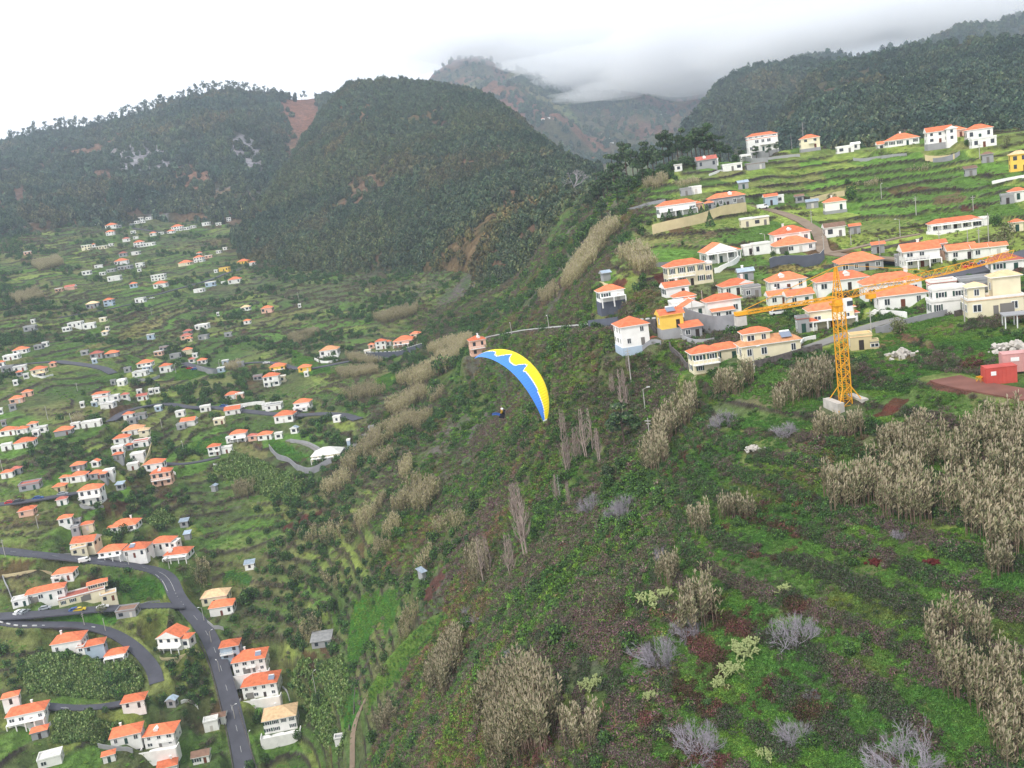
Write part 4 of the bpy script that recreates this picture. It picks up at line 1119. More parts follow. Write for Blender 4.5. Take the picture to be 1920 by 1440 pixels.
def build_far_houses():
    """tiny houses of the hamlets on the far hills: found by a ray onto the hill meshes"""
    best = None
    for v in FAR_SPECS:
        cx, by, w, h, kind, wc, rc, yaw = v[:8]; a, t = ray([cx], [by]); a, t = a[0], t[0]; found = None
        for nm, H in HILLS.items():
            if not H['A'][0] < a < H['A'][-1]: continue
            i = int(np.clip(np.searchsorted(H['A'], a), 1, len(H['A'])-1)); zz = H['Z'][i]-CAMZ; rr = np.hypot(H['X'][i], H['Y'][i]); e = zz/rr
            k = np.nonzero(e >= t)[0]
            if len(k) and (found is None or rr[k[0]] < found[0]): found = (rr[k[0]], nm)
        if not found: continue
        r = found[0]; x, y, z = r*sin(a), r*cos(a), CAMZ+t*r; s = (np.array([x, y, z-CAMZ])@_F)/FPX
        w, h = max(w*s, 7), max(h*s, 4.0); root = empty('house', (x, y, z-0.5), -a+radians(random.uniform(-25, 25)))
        block(root, -w/2, w/2, 0, w*.7, 0, h, kind, wc, rc, False, found=12, openings=False)
        reg(root, f"tiny {WNAME[wc]} far-off house with {'flat ' if kind=='f' else ''}{RNAME[rc]} roof", 'house', cx, by, 'houses of the far hamlets')
def build_houses():
    for p in PLACED: build_house(p)
    build_far_houses()
# keep the plants off the spots of the bigger objects
def clear(px, py, rad):
    x, y, z, r = hit(px, py); EXC[(GX-x)**2+(GY-y)**2 < rad*rad] = True
for _c in ((1586, 760, 4.6), (1582, 772, 4.0), (1874, 716, 4), (1870, 724, 3), (1925, 690, 5), (1908, 615, 3.5), (1690, 668, 3), (1905, 655, 3), (1412, 842, 2), (1750, 1056, 1.5), (1640, 1056, 1.2), (1668, 765, 3), (1685, 752, 3), (1310, 700, 2)): clear(*_c)
# ------------------------------------------------------------------ vegetation: prototypes
def leaf_cloud(n, size, fn, rs, cols, droop=0.3, tri=False):
    """n leaf faces; fn(rs) gives centre, outward direction and a 0..1 shade for colour choice"""
    V = np.zeros((n*4, 3)); C = np.zeros((n*4, 3)); F = np.arange(n*4).reshape(n, 4)
    for i in range(n):
        p, o = fn(rs); o = np.array(o)+rs.normal(size=3)*0.55; o /= np.linalg.norm(o)+1e-9
        a = np.cross(o, [0, 0, 1.0]+rs.normal(size=3)*.4); a /= np.linalg.norm(a)+1e-9; b = np.cross(o, a)
        s = size*rs.uniform(0.6, 1.3); l = s*rs.uniform(1.0, 1.7)
        q = np.array(p)
        V[i*4:i*4+4] = q-a*s*.5-b*l*.5, q+a*s*.5-b*l*.35, q+a*s*.4+b*l*.5, q-a*s*.45+b*l*.4
        c = np.array(cols[rs.integers(len(cols))])*rs.uniform(0.75, 1.25); C[i*4:i*4+4] = c
    return V, F, C
def dome(rx, rz, lob=0, seed=0, low=0.0, fill=0.55):
    r_ = np.random.default_rng(seed); L = [(r_.uniform(-.55, .55)*rx, r_.uniform(-.55, .55)*rx, r_.uniform(.3, .75)*rz, r_.uniform(.35, .6)) for _ in range(lob)]
    def f(rs):
        if L and rs.random() < .85:
            cx, cy, cz, k = L[rs.integers(len(L))]; d = rs.normal(size=3); d /= np.linalg.norm(d); q = rs.uniform(fill, 1)**.4
            return (cx+d[0]*k*rx*q, cy+d[1]*k*rx*q, max(low, cz+d[2]*k*rz*q*.9)), d
        d = rs.normal(size=3); d /= np.linalg.norm(d); d[2] = abs(d[2]); q = rs.uniform(fill, 1)
        return (d[0]*rx*q, d[1]*rx*q, low+d[2]*(rz-low)*q), d
    return f
def twigs(n, h, spread, rs, r0=0.05, gens=3, up=0.9, curve=0.3):
    b = MB()
    def grow(p, d, L, r, g):
        q = p+d*L*.5+Vector(rs.normal(size=3))*L*.06; e = q+(d+Vector((0, 0, curve*.3))).normalized()*L*.5
        b.tube([p, q, e], [r, r*.75, r*.5], sides=3)
        if g == 0: return
        for _ in range(3 if g > 1 else 4):
            nd = (d+Vector(rs.normal(size=3))*spread*.6+Vector((0, 0, curve))).normalized(); grow(p+(e-p)*rs.uniform(.45, 1.0), nd, L*rs.uniform(.5, .8), r*.66, g-1)
    for i in range(n):
        t = rs.uniform(0, 2*pi); d = Vector((cos(t)*spread, sin(t)*spread, up)).normalized(); grow(Vector((0, 0, -.2)), d, h*rs.uniform(.38, .5), r0, gens)
    return b
PROTO = {}
def proto(key, V, F, C, mats, fmat=None, smooth=False):
    me = mesh_from(key, V, F, C, smooth, mats, fmat); PROTO[key] = me; return me
GRN = [lin(88, 124, 52), lin(100, 138, 58), lin(70, 104, 48), lin(118, 148, 68)]
DGR = [lin(56, 80, 48), lin(66, 94, 54), lin(48, 68, 44), lin(80, 106, 62)]
BRG = [lin(96, 132, 60), lin(84, 118, 54), lin(110, 138, 72)]
PUR = [lin(108, 88, 90), lin(124, 104, 102), lin(92, 80, 72), lin(98, 104, 70)]
TAN = [lin(158, 146, 112), lin(140, 132, 96), lin(172, 158, 126), lin(128, 124, 84)]
FOR = [lin(66, 84, 66), lin(78, 96, 70), lin(56, 72, 60), lin(96, 106, 80)]
M_LEAF = material('leaves', attr=True, rough=0.75, inst='tint', spec=0.2)
M_LEAFT = material('tree_leaves', attr=True, rough=0.75, random_=0.18, spec=0.2)
M_BARK = material('bark', lin(92, 78, 70), 0.95, noise=(3, .2)); M_PALE = material('pale_bark', lin(168, 160, 164), 0.95, noise=(3, .12)); M_GTWIG = material('grey_twigs', lin(150, 144, 152), 0.95, random_=0.1)
M_BTWIG = material('brown_twigs', lin(158, 142, 134), 0.95, random_=0.12)
rsP = np.random.default_rng(5)
def stuffproto(key, n, size, fn, cols):
    n = int(n*2.4); size = size*.62
    V, F, C = leaf_cloud(n, size, fn, rsP, cols); proto(key, V, F, C, [M_LEAF])
for k in range(3):
    stuffproto(f'undergrowth{k}', 90, .17, dome(.85, .55, 4, 20+k), GRN+BRG[:1])
    stuffproto(f'grassy{k}', 60, .13, dome(.9, .28, 3, 30+k), BRG+GRN[:2])
    stuffproto(f'scrub{k}', 90, .15, dome(.9, .9, 4, 40+k), PUR+GRN[2:3])
    stuffproto(f'bush{k}', 150, .24, dome(1.0, 1.3, 5, 50+k), GRN[:1]+DGR)
    stuffproto(f'crown{k}', 150, .40, lambda rs, f=dome(1.0, 1.7, 6, 60+k, low=.3): f(rs), FOR)
for k in range(2):
    stuffproto(f'banana{k}', 40, .5, dome(1.0, 1.7, 0, 70+k, fill=.3), [lin(104, 128, 66), lin(86, 112, 54), lin(128, 146, 90), lin(70, 92, 44)])
def reed_stems(pts, h, rs, leaf=7, lean=0.10, cols=None):
    """cane stems with drooping blades at the given ground points (x, y, z)"""
    V, F, C = [], [], []
    cols = cols or TAN
    for (x, y, z) in pts:
        hh = h*rs.uniform(.65, 1.1); a = rs.uniform(0, 2*pi); ln = rs.normal()*lean; tx, ty = cos(a)*hh*ln, sin(a)*hh*ln
        w = .035*(h/4.5)**.5; n = len(V); sc = np.array(lin(120, 100, 88))*rs.uniform(.7, 1.2); px_, py_ = -sin(a), cos(a)
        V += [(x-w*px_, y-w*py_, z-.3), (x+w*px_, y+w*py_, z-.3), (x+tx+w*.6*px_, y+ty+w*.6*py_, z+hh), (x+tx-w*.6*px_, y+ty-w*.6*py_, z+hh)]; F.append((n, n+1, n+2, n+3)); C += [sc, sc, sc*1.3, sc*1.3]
        for k in range(leaf):
            f = rs.uniform(.35, 1.0); t = rs.uniform(0, 2*pi); L = rs.uniform(.35, .75)*(h/4.5); bx, by, bz = x+tx*f, y+ty*f, z+hh*f; dx, dy = cos(t)*L*.5, sin(t)*L*.5
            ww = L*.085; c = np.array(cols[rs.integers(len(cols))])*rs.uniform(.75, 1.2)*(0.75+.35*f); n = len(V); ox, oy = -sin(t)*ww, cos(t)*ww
            V += [(bx-ox, by-oy, bz), (bx+ox, by+oy, bz), (bx+dx+ox*.5, by+dy+oy*.5, bz+L*.75), (bx+dx*1.3-ox*.5, by+dy*1.3-oy*.5, bz+L*.6)]; F.append((n, n+1, n+2, n+3)); C += [c]*4
        c = np.array(lin(176, 164, 140))*rs.uniform(.8, 1.1); n = len(V); L = .5*h/4.5    # plume
        V += [(x+tx-.05, y+ty, z+hh-.05), (x+tx+.06, y+ty, z+hh-.05), (x+tx*1.1+.1, y+ty*1.1, z+hh+L*.6), (x+tx*1.1, y+ty*1.1, z+hh+L)]; F.append((n, n+1, n+2, n+3)); C += [c]*4
    return np.array(V), np.array(F), np.array(C)
for k in range(3):
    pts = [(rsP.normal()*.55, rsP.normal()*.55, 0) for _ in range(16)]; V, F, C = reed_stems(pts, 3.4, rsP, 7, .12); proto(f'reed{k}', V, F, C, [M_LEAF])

# ------------------------------------------------------------------ scattering as countless cover (geometry nodes on a cloud of points)
def gn_scatter(name, label, P_, idx, scl, rot, tint, keys, meshes=None):
    me = bpy.data.meshes.new(name); n = len(P_); me.vertices.add(n); me.vertices.foreach_set('co', np.asarray(P_, np.float32).ravel())
    me.attributes.new('pick', 'INT', 'POINT').data.foreach_set('value', np.asarray(idx, np.int32))
    me.attributes.new('scl', 'FLOAT_VECTOR', 'POINT').data.foreach_set('vector', np.asarray(scl, np.float32).ravel())
    r = np.zeros((n, 3), np.float32); r[:, 2] = rot; r[:, :2] = rng.normal(size=(n, 2))*.08
    me.attributes.new('rotv', 'FLOAT_VECTOR', 'POINT').data.foreach_set('vector', r.ravel())
    t = np.ones((n, 4), np.float32); t[:, :3] = tint; me.attributes.new('tint', 'FLOAT_COLOR', 'POINT').data.foreach_set('color', t.ravel())
    o = link(name, me); tag(o, label, kind='stuff')
    col = bpy.data.collections.new(name+'_kinds')
    for k in keys: col.objects.link(bpy.data.objects.new(k, PROTO[k]))
    g = bpy.data.node_groups.new(name, 'GeometryNodeTree'); g.interface.new_socket('Geometry', in_out='INPUT', socket_type='NodeSocketGeometry'); g.interface.new_socket('Geometry', in_out='OUTPUT', socket_type='NodeSocketGeometry')
    N = g.nodes; i = N.new('NodeGroupInput'); u = N.new('NodeGroupOutput'); ip = N.new('GeometryNodeInstanceOnPoints'); ci = N.new('GeometryNodeCollectionInfo')
    ci.inputs['Collection'].default_value = col; ci.inputs['Separate Children'].default_value = True; ci.inputs['Reset Children'].default_value = True
    def at(nm, ty):
        a = N.new('GeometryNodeInputNamedAttribute'); a.data_type = ty; a.inputs['Name'].default_value = nm; return a.outputs[0]
    L = g.links; m2p = N.new('GeometryNodeMeshToPoints'); L.new(i.outputs[0], m2p.inputs[0]); L.new(m2p.outputs[0], ip.inputs['Points'])
    L.new(ci.outputs[0], ip.inputs['Instance']); ip.inputs['Pick Instance'].default_value = True
    L.new(at('pick', 'INT'), ip.inputs['Instance Index']); L.new(at('rotv', 'FLOAT_VECTOR'), ip.inputs['Rotation']); L.new(at('scl', 'FLOAT_VECTOR'), ip.inputs['Scale'])
    L.new(ip.outputs[0], u.inputs[0]); md = o.modifiers.new('scatter', 'NODES'); md.node_group = g
    return o
AREA = GR*GR*(AZ[1]-AZ[0])*(LR[1]-LR[0])
FRAME = sstep(radians(-34), radians(-32), GA)*(1-sstep(radians(33), radians(36), GA))
def sample(n, W):
    w = (W*AREA*FRAME*(~EXC)).ravel(); c = np.cumsum(w); k = np.searchsorted(c, rng.random(n)*c[-1]); k = np.clip(k, 0, len(c)-1); i, j = k//NR, k % NR
    a = AZ[i]+(rng.random(n)-.5)*(AZ[1]-AZ[0]); r = np.exp(LR[j]+(rng.random(n)-.5)*(LR[1]-LR[0])); x, y = r*np.sin(a), r*np.cos(a)
    return x, y, r, i, j
def tints(n, base=(1, 1, 1), var=.18):
    t = np.ones((n, 3))*np.array(base); t *= (1+rng.normal(size=(n, 1))*var); t *= (1+rng.normal(size=(n, 3))*.05); return np.clip(t, .3, 2.2)
def cover(name, label, n, W, keys, size, tint=(1, 1, 1), grow=0.0, zs=1.0, var=.18, sink=.1, clump=None, field=False):
    if clump is not None: W = W*sstep(clump[1], clump[2], fbm(GX, GY, clump[0], 3, clump[3]))
    x, y, r, i, j = sample(n, W); s = rng.uniform(size[0], size[1], n)*(1+grow*r/100)
    z = CAMZ+ground(x, y)-sink*s
    scl = np.stack([s, s, s*zs*rng.uniform(.8, 1.25, n)], 1)
    T = tints(n, tint, var)
    if field == 'grass':
        a = sstep(.45, .62, fbm(x, y, 10, 3, 191))[:, None]; T = T*(1-a)+T*np.array([.72, .84, .86])*a; a = sstep(.55, .68, fbm(x, y, 6, 3, 195))[:, None]; T = T*(1-a)+T*np.array([1.30, 1.16, .95])*a
        a = sstep(.60, .70, fbm(x, y, 15, 3, 199))[:, None]; T = T*(1-a)+T*np.array([1.15, .80, 1.0])*a
    elif field == 'scrub':
        a = sstep(.45, .60, fbm(x, y, 5, 3, 291))[:, None]; T = T*(1-a)+T*np.array([.55, .82, .62])*a; a = sstep(.66, .72, fbm(x, y, 8, 3, 295))[:, None]; T = T*(1-a)+T*np.array([1.1, .62, .62])*a
    elif field:
        f = fbm(x, y, 28, 3, 91); g = fbm(x, y, 13, 3, 95); a = sstep(.50, .60, f)[:, None]; T = T*(1-a)+T*np.array([1.12, .93, 1.10])*a; a = sstep(.55, .65, g)[:, None]; T = T*(1-a)+T*np.array([1.25, 1.12, .80])*a
        a = sstep(.58, .66, fbm(x, y, 45, 3, 97))[:, None]; T = T*(1-a)+T*np.array([.72, .86, .74])*a
    return gn_scatter(name, label, np.stack([x, y, z], 1), rng.integers(0, len(keys), n), scl, rng.uniform(0, 6.28, n), T, keys)
def K(k, n=3): return [f'{k}{i}' for i in range(n)]
def build_cover():
    near = (1/np.clip(GR/100, .8, 9)**1.6); right = sstep(radians(-14), radians(-2), GA); tr = 1-WILD; rs_ = np.clip(RISER+(1-sstep(0, .12, fr))*.5+sstep(.62, .8, fr)*.5, 0, 1)
    R = GR; nr = 1-sstep(230, 300, R)
    valley = np.clip(WILD+0.25*(R < 150), 0, 1)
    up = sstep(250, 300, R)
    wd = sstep(.40, .65, WILD); nf = right*nr*near
    cover('grass_cover', 'short green grass on the near terraces', 74000, nf*(1-wd)*(1-.8*rs_), K('grassy')+K('undergrowth', 1), (.35, .85), (.90, .93, .95), zs=.9, clump=(12, .28, .52, 3), field='grass')
    cover('undergrowth', 'low leafy green undergrowth over the near slope', 62000, nf*(1-.6*wd)*(1-.35*rs_), K('undergrowth'), (.35, .95), (.78, .88, .84), zs=.6, clump=(7, .42, .56, 8), field='grass')
    cover('scrub', 'purple-brown scrub along the terrace banks of the near slope', 34000, nf*(.04+rs_**1.5), K('scrub'), (.40, 1.05), (.95, .9, .95), clump=(11, .30, .42, 13), field='scrub')
    cover('bushes', 'dark green bushes growing along the near terrace banks', 8500, nf*(.02+rs_*.8), K('bush'), (.4, .95), (1, 1, 1), zs=.8, clump=(16, .50, .62, 17))
    w = (1-.95*CROP)*wd*sstep(95, 130, R)*(1-sstep(700, 900, R))*near
    cover('ravine_scrub', 'mixed green and purple-brown scrub covering the steep ravine slope', 42000, w, K('scrub')+K('undergrowth', 2), (.6, 1.5), (.98, .96, .92), grow=.12, zs=.7, clump=(20, .34, .5, 23), field=True)
    cover('ravine_greenery', 'bright and dark green bushes on the steep ravine slope', 11000, w, K('undergrowth')+['bush0'], (.6, 1.5), (1.0, 1.05, .9), grow=.12, zs=.8, clump=(22, .50, .62, 29), field=True)
    w = (1-.93*CROP)*(1-sstep(1300, 1500, R))*sstep(250, 330, R)*(1/np.clip(R/300, 1, 9)**1.2)*(1-sstep(radians(4), radians(10), GA))
    cover('village_bushes', 'dark bushes and small trees scattered between the village plots', 7500, w*(.12+rs_), K('bush')+['scrub0'], (.8, 2.0), (.95, 1, .95), grow=.05, clump=(40, .48, .62, 31))
    cover('village_scrub', 'grey-brown scrub on the village terraces', 24000, w*(.06+rs_)*(1+WILD), K('scrub'), (.7, 1.5), (1.05, 1.05, .9), grow=.08, zs=.6, clump=(60, .42, .58, 37))
    cover('village_crops', 'leafy green crops on the village terraces', 26000, w*(1-rs_*.85), K('undergrowth'), (.6, 1.3), (1.15, 1.15, .95), grow=.06, zs=.45, clump=(30, .40, .54, 41), field='grass')
    cover('field_crops', 'rows of low leafy crops on the brighter green plots', 12000, LEAFY*sstep(200, 230, R)*(1-.6*rs_), K('undergrowth'), (.35, .8), (.95, 1.02, .85), zs=.5, grow=.05, field='grass')
    w = sstep(235, 270, R)*(1-sstep(520, 600, R))*sstep(radians(3), radians(8), GA)
    cover('hillside_weeds', 'low green weeds and vines on the right hillside terraces', 13000, w*(1-rs_*.8), K('undergrowth'), (.4, .9), (1.15, 1.2, .95), zs=.4, grow=.03, clump=(16, .48, .60, 47))
    cover('hillside_scrub', 'brown scrub hanging over the right hillside terrace walls', 6000, w*(.03+rs_), K('scrub'), (.4, .9), (.9, .85, .8), zs=.6, grow=.04, clump=(22, .44, .57, 53))
def build_forest():
    def onhill(key, name, label, n, size, tint, lo=0.0, zs=1.0, dens=None, keys=None, jit=.15):
        H = HILLS[key]; Z = H['Z']; na, n2 = Z.shape; W = (H['U'] > -.25)*(H['U'] < 1.22)*1.0
        r = np.hypot(H['X'], H['Y']); W = W*r*r*np.gradient(np.log(r), axis=1)
        if dens is not None: W = W*dens(H)
        W = W*(1-.94*H['SP'])
        c = np.cumsum(W.ravel()); k = np.searchsorted(c, rng.random(n)*c[-1]); i, j = np.clip(k//n2, 0, na-2), np.clip(k % n2, 0, n2-2); u, v = rng.random(n), rng.random(n)
        b = lambda G: (G[i, j]*(1-u)*(1-v)+G[i+1, j]*u*(1-v)+G[i, j+1]*(1-u)*v+G[i+1, j+1]*u*v)
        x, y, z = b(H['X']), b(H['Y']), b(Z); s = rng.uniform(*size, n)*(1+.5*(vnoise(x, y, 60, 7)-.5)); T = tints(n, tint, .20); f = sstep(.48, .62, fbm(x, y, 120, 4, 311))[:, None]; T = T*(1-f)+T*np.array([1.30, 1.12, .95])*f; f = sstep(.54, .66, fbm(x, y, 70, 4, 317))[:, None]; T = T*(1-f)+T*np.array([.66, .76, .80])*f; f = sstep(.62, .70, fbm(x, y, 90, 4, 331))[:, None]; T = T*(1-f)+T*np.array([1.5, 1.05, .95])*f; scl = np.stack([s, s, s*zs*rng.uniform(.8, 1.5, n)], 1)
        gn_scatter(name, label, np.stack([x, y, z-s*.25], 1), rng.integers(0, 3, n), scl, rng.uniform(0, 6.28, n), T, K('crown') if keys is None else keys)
    nz = lambda s, a, b, k: (lambda H: .14+sstep(a, b, fbm(H['X'], H['Y'], s, 4, k)))
    onhill('left', 'left_hill_forest', 'dark evergreen forest covering the left hill', 19000, (3.8, 7.5), (.92, .97, 1.02), dens=lambda H: (.14+sstep(.30, .44, fbm(H['X'], H['Y'], 160, 4, 2)))*(1-.97*((H['A'][:, None]+0*H['X'] > ray([545], [200])[0][0])*(H['A'][:, None]+0*H['X'] < ray([592], [200])[0][0])*(H['U'] > .35))))
    onhill('centre', 'dome_hill_forest', 'dark green forest covering the dome-shaped hill', 21000, (2.2, 4.4), (1.0, 1.0, .92), dens=nz(90, .28, .40, 5))
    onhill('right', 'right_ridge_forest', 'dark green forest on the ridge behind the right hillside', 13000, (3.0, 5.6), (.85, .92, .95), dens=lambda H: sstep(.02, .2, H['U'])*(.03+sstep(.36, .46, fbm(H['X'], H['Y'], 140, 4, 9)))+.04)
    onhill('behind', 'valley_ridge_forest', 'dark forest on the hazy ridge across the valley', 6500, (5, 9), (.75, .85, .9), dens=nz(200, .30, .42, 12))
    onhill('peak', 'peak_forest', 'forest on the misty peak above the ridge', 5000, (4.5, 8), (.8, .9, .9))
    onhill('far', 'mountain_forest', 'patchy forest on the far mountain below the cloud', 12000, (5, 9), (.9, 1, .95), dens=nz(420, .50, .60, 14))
# ------------------------------------------------------------------ trees, bushes and cane thickets that can be told apart
def at_px(px, py):
    x, y, z, r = hit(px, py); return x, y, z, (np.array([x, y, z-CAMZ])@_F)/FPX, r
def tree_mesh(kind, seed):
    """unit-height trunk and crown meshes"""
    rs = np.random.default_rng(100+seed); b = MB(); crown = None
    if kind == 'round':
        b.tube([(0, 0, -.15), (.01, 0, .15), (.02, .01, .45)], [.05, .04, .02])
        for a in range(4): t = a*1.6+rs.random(); b.tube([(.01, 0, .15+.05*a), (cos(t)*.2, sin(t)*.2, .45)], [.025, .008], sides=4)
        crown = leaf_cloud(620, .055, dome(.40, .62, 9, seed+200, low=.0), rs, [c for c in DGR+GRN[:1]]); 
    elif kind == 'olive':
        b.tube([(0, 0, -.15), (.02, 0, .2), (.0, .03, .5)], [.05, .04, .02]); crown = leaf_cloud(500, .05, dome(.5, .75, 8, seed+210), rs, [lin(110, 116, 78), lin(92, 100, 66), lin(124, 120, 90)])
    elif kind == 'pine':
        b.tube([(0, 0, -.1), (.015, 0, .4), (-.01, .01, .97)], [.028, .02, .006]); Vs, Fs, Cs = [], [], []; n = 0
        for k in range(15):
            zc = rs.uniform(.36, .98); t = rs.uniform(0, 2*pi); L = rs.uniform(.10, .30)*(1.25-zc*.8); cx, cy_ = cos(t)*L, sin(t)*L
            b.tube([(0, 0, zc-.07), (cx, cy_, zc)], [.008, .003], sides=3)
            def f(r, c=(cx, cy_, zc)):
                d = r.normal(size=3); d /= np.linalg.norm(d); return (c[0]+d[0]*.105, c[1]+d[1]*.105, c[2]+d[2]*.05), d
            V, F, C = leaf_cloud(70, .036, f, rs, FOR+DGR); Vs.append(V); Fs.append(F+n); Cs.append(C); n += len(V)
        crown = (np.concatenate(Vs), np.concatenate(Fs), np.concatenate(Cs))
    elif kind == 'sky':        # tall thin eucalypt or pine with a bare stem
        b.tube([(0, 0, -.1), (.02, 0, .5), (.0, .01, .95)], [.022, .016, .006], sides=4); Vs, Fs, Cs = [], [], []; n = 0
        for k in range(9):
            zc = rs.uniform(.5, .98); t = rs.uniform(0, 2*pi); L = rs.uniform(.04, .24); 
            def f(r, c=(cos(t)*L, sin(t)*L, zc)):
                d = r.normal(size=3); d /= np.linalg.norm(d); return (c[0]+d[0]*.12, c[1]+d[1]*.12, c[2]+d[2]*.07), d
            V, F, C = leaf_cloud(26, .055, f, rs, FOR); Vs.append(V); Fs.append(F+n); Cs.append(C); n += len(V)
        crown = (np.concatenate(Vs), np.concatenate(Fs), np.concatenate(Cs))
    elif kind == 'cone':
        b.tube([(0, 0, -.1), (0, 0, .3)], [.05, .04])
        def f(r):
            h = r.random()**1.4; t = r.uniform(0, 2*pi); q = (1-h)*.30*r.uniform(.8, 1.05); return (cos(t)*q, sin(t)*q, .04+h*.96), (cos(t), sin(t), .3)
        crown = leaf_cloud(520, .05, f, rs, DGR)
    elif kind == 'palm':
        b.tube([(0, 0, -.1), (.02, 0, .3), (.0, .0, .62)], [.05, .04, .035]); V, F, C = [], [], []
        for k in range(26):
            t = rs.uniform(0, 2*pi); up = rs.uniform(.1, .9); p = [np.array([cos(t)*L*.42, sin(t)*L*.42, .62+up*L*.36-L*L*.34]) for L in np.linspace(0, 1, 6)]; o = np.array([-sin(t), cos(t), 0])
            for i in range(5):
                w = .045*(1-i/6); n = len(V); V += [p[i]-o*w, p[i]+o*w, p[i+1]+o*w*.8, p[i+1]-o*w*.8]; F.append((n, n+1, n+2, n+3)); C += [np.array(GRN[0])*rs.uniform(.8, 1.3)]*4
        crown = (np.array(V), np.array(F), np.array(C))
    elif kind == 'bare':       # dome of grey twigs
        b = twigs(15, 1.15, .95, rs, .015, 4, .75, .20)
    elif kind == 'poplar':     # tall narrow dead stems
        for _ in range(3):
            ox, oy = rs.normal(size=2)*.03; b.tube([(ox, oy, -.1), (ox*1.5, oy*1.5, .5), (ox*1.2, oy, 1)], [.012, .008, .002], sides=4)
            for k in range(46):
                z = rs.uniform(.12, .95); t = rs.uniform(0, 2*pi); L = .16*(1.1-z)*rs.uniform(.6, 1.2); b.tube([(ox*1.3, oy*1.3, z), (ox+cos(t)*L*.5, oy+sin(t)*L*.5, z+L*.9), (ox+cos(t)*L*.7, oy+sin(t)*L*.7, z+L*1.8)], [.0045, .003, .0012], sides=3)
    elif kind == 'deadtree':
        b.tube([(0, 0, -.1), (.02, 0, .3)], [.04, .03], sides=5)
        def gr(p, d, L, r, g):
            e = p+d*L; b.tube([p, p+d*L*.5+Vector(rs.normal(size=3))*.01, e], [r, r*.8, r*.5], sides=4)
            if g: 
                for _ in range(3): gr(e, (d+Vector(rs.normal(size=3))*.42+Vector((0, 0, .15))).normalized(), L*.68, r*.55, g-1)
        for _ in range(4): gr(Vector((.02, 0, .28)), (Vector((rs.normal()*.7, rs.normal()*.7, .8))).normalized(), .3, .022, 3)
    elif kind == 'snag':
        b.tube([(0, 0, -.05), (.01, 0, .5), (0, 0, 1)], [.02, .013, .004], sides=5)
        for k in range(16): z = rs.uniform(.35, .98); t = rs.uniform(0, 2*pi); L = rs.uniform(.04, .13); b.tube([(0, 0, z), (cos(t)*L, sin(t)*L, z+L*.3)], [.005, .002], sides=3)
    elif kind == 'cactus':
        def pad(p, d, L, g):
            e = p+d*L; o = Vector((-d.y, d.x, rs.normal()*.3)); o = o.normalized() if o.length > .01 else Vector((1, 0, 0))
            b.tube([p, p+d*L*.5, e], [.02, .05, .015], sides=5)
            if g:
                for _ in range(rs.integers(1, 4)): pad(e, (d+Vector(rs.normal(size=3))*.6+Vector((0, 0, .3))).normalized(), L*.9, g-1)
        for _ in range(26): pad(Vector((rs.normal()*.35, rs.normal()*.35, 0)), Vector((rs.normal()*.3, rs.normal()*.3, 1)).normalized(), .2, 3)
    me_t = bpy.data.meshes.new('trunk'); me_t.from_pydata([tuple(v) for v in b.V], [], b.F)
    me_t.materials.append({'bare': M_GTWIG, 'poplar': M_BTWIG, 'deadtree': M_PALE, 'snag': M_PALE, 'cactus': M_CACT}.get(kind, M_BARK)); me_t.update()
    me_c = mesh_from('crown', crown[0], crown[1], crown[2], False, [M_LEAFT]) if crown is not None else None
    return me_t, me_c
M_CACT = material('cactus_green', lin(150, 160, 108), .8, random_=.1)
_TM = {}
TD = {'round': ('bush', 'dark green rounded bush', 'bushes and trees of the slopes'), 'olive': ('bush', 'olive-brown loose bush', 'bushes and trees of the slopes'), 'pine': ('pine_tree', 'dark layered pine tree', 'pine trees on the crest'),
 'sky': ('tree', 'slender dark tree standing out on the skyline', 'trees along the left skyline'), 'cone': ('conifer', 'small dark cone-shaped conifer', 'garden conifers'), 'palm': ('palm_tree', 'green palm tree with arching fronds', None),
 'bare': ('bare_shrub', 'leafless pale grey shrub', 'leafless grey shrubs'), 'poplar': ('bare_tree', 'tall narrow leafless tree', 'leafless trees of the ravine'), 'deadtree': ('dead_tree', 'dead white tree with spreading branches', None),
 'snag': ('dead_tree', 'tall dead pale trunk with stub branches', None), 'cactus': ('cactus', 'sprawling clump of pale green cactus', 'cactus clumps')}
def plant(kind, px, py, hpx, wide=1.0, sink=0.0, desc=None, rr=None):
    if rr is None: x, y, z, s, r = at_px(px, py)
    else:
        a, t = ray([px], [py]); r = rr; x, y, z = r*sin(a[0]), r*cos(a[0]), CAMZ+t[0]*r; s = (np.array([x, y, z-CAMZ])@_F)/FPX
    seed = len(REG) % 4; k = (kind, seed)
    if k not in _TM: _TM[k] = tree_mesh(kind, seed)
    mt, mc = _TM[k]; H = hpx*s; nm, ds, grp = TD[kind]; ds = desc or ds
    rt = empty(nm, (x, y, z-sink*H), random.uniform(0, 6.28)); rt.scale = (H*wide, H*wide, H)
    link('trunk' if kind not in ('bare', 'poplar', 'cactus') else ('stems' if kind == 'cactus' else 'branches'), mt, rt)
    if mc is not None: link('crown', mc, rt)
    if kind in ('round', 'olive', 'bare', 'cactus') : ds = ('large ' if H > 5 else 'small ' if H < 2.6 else '')+ds
    reg(rt, ds, nm.replace('_', ' '), px, py-hpx*.5, grp); return rt
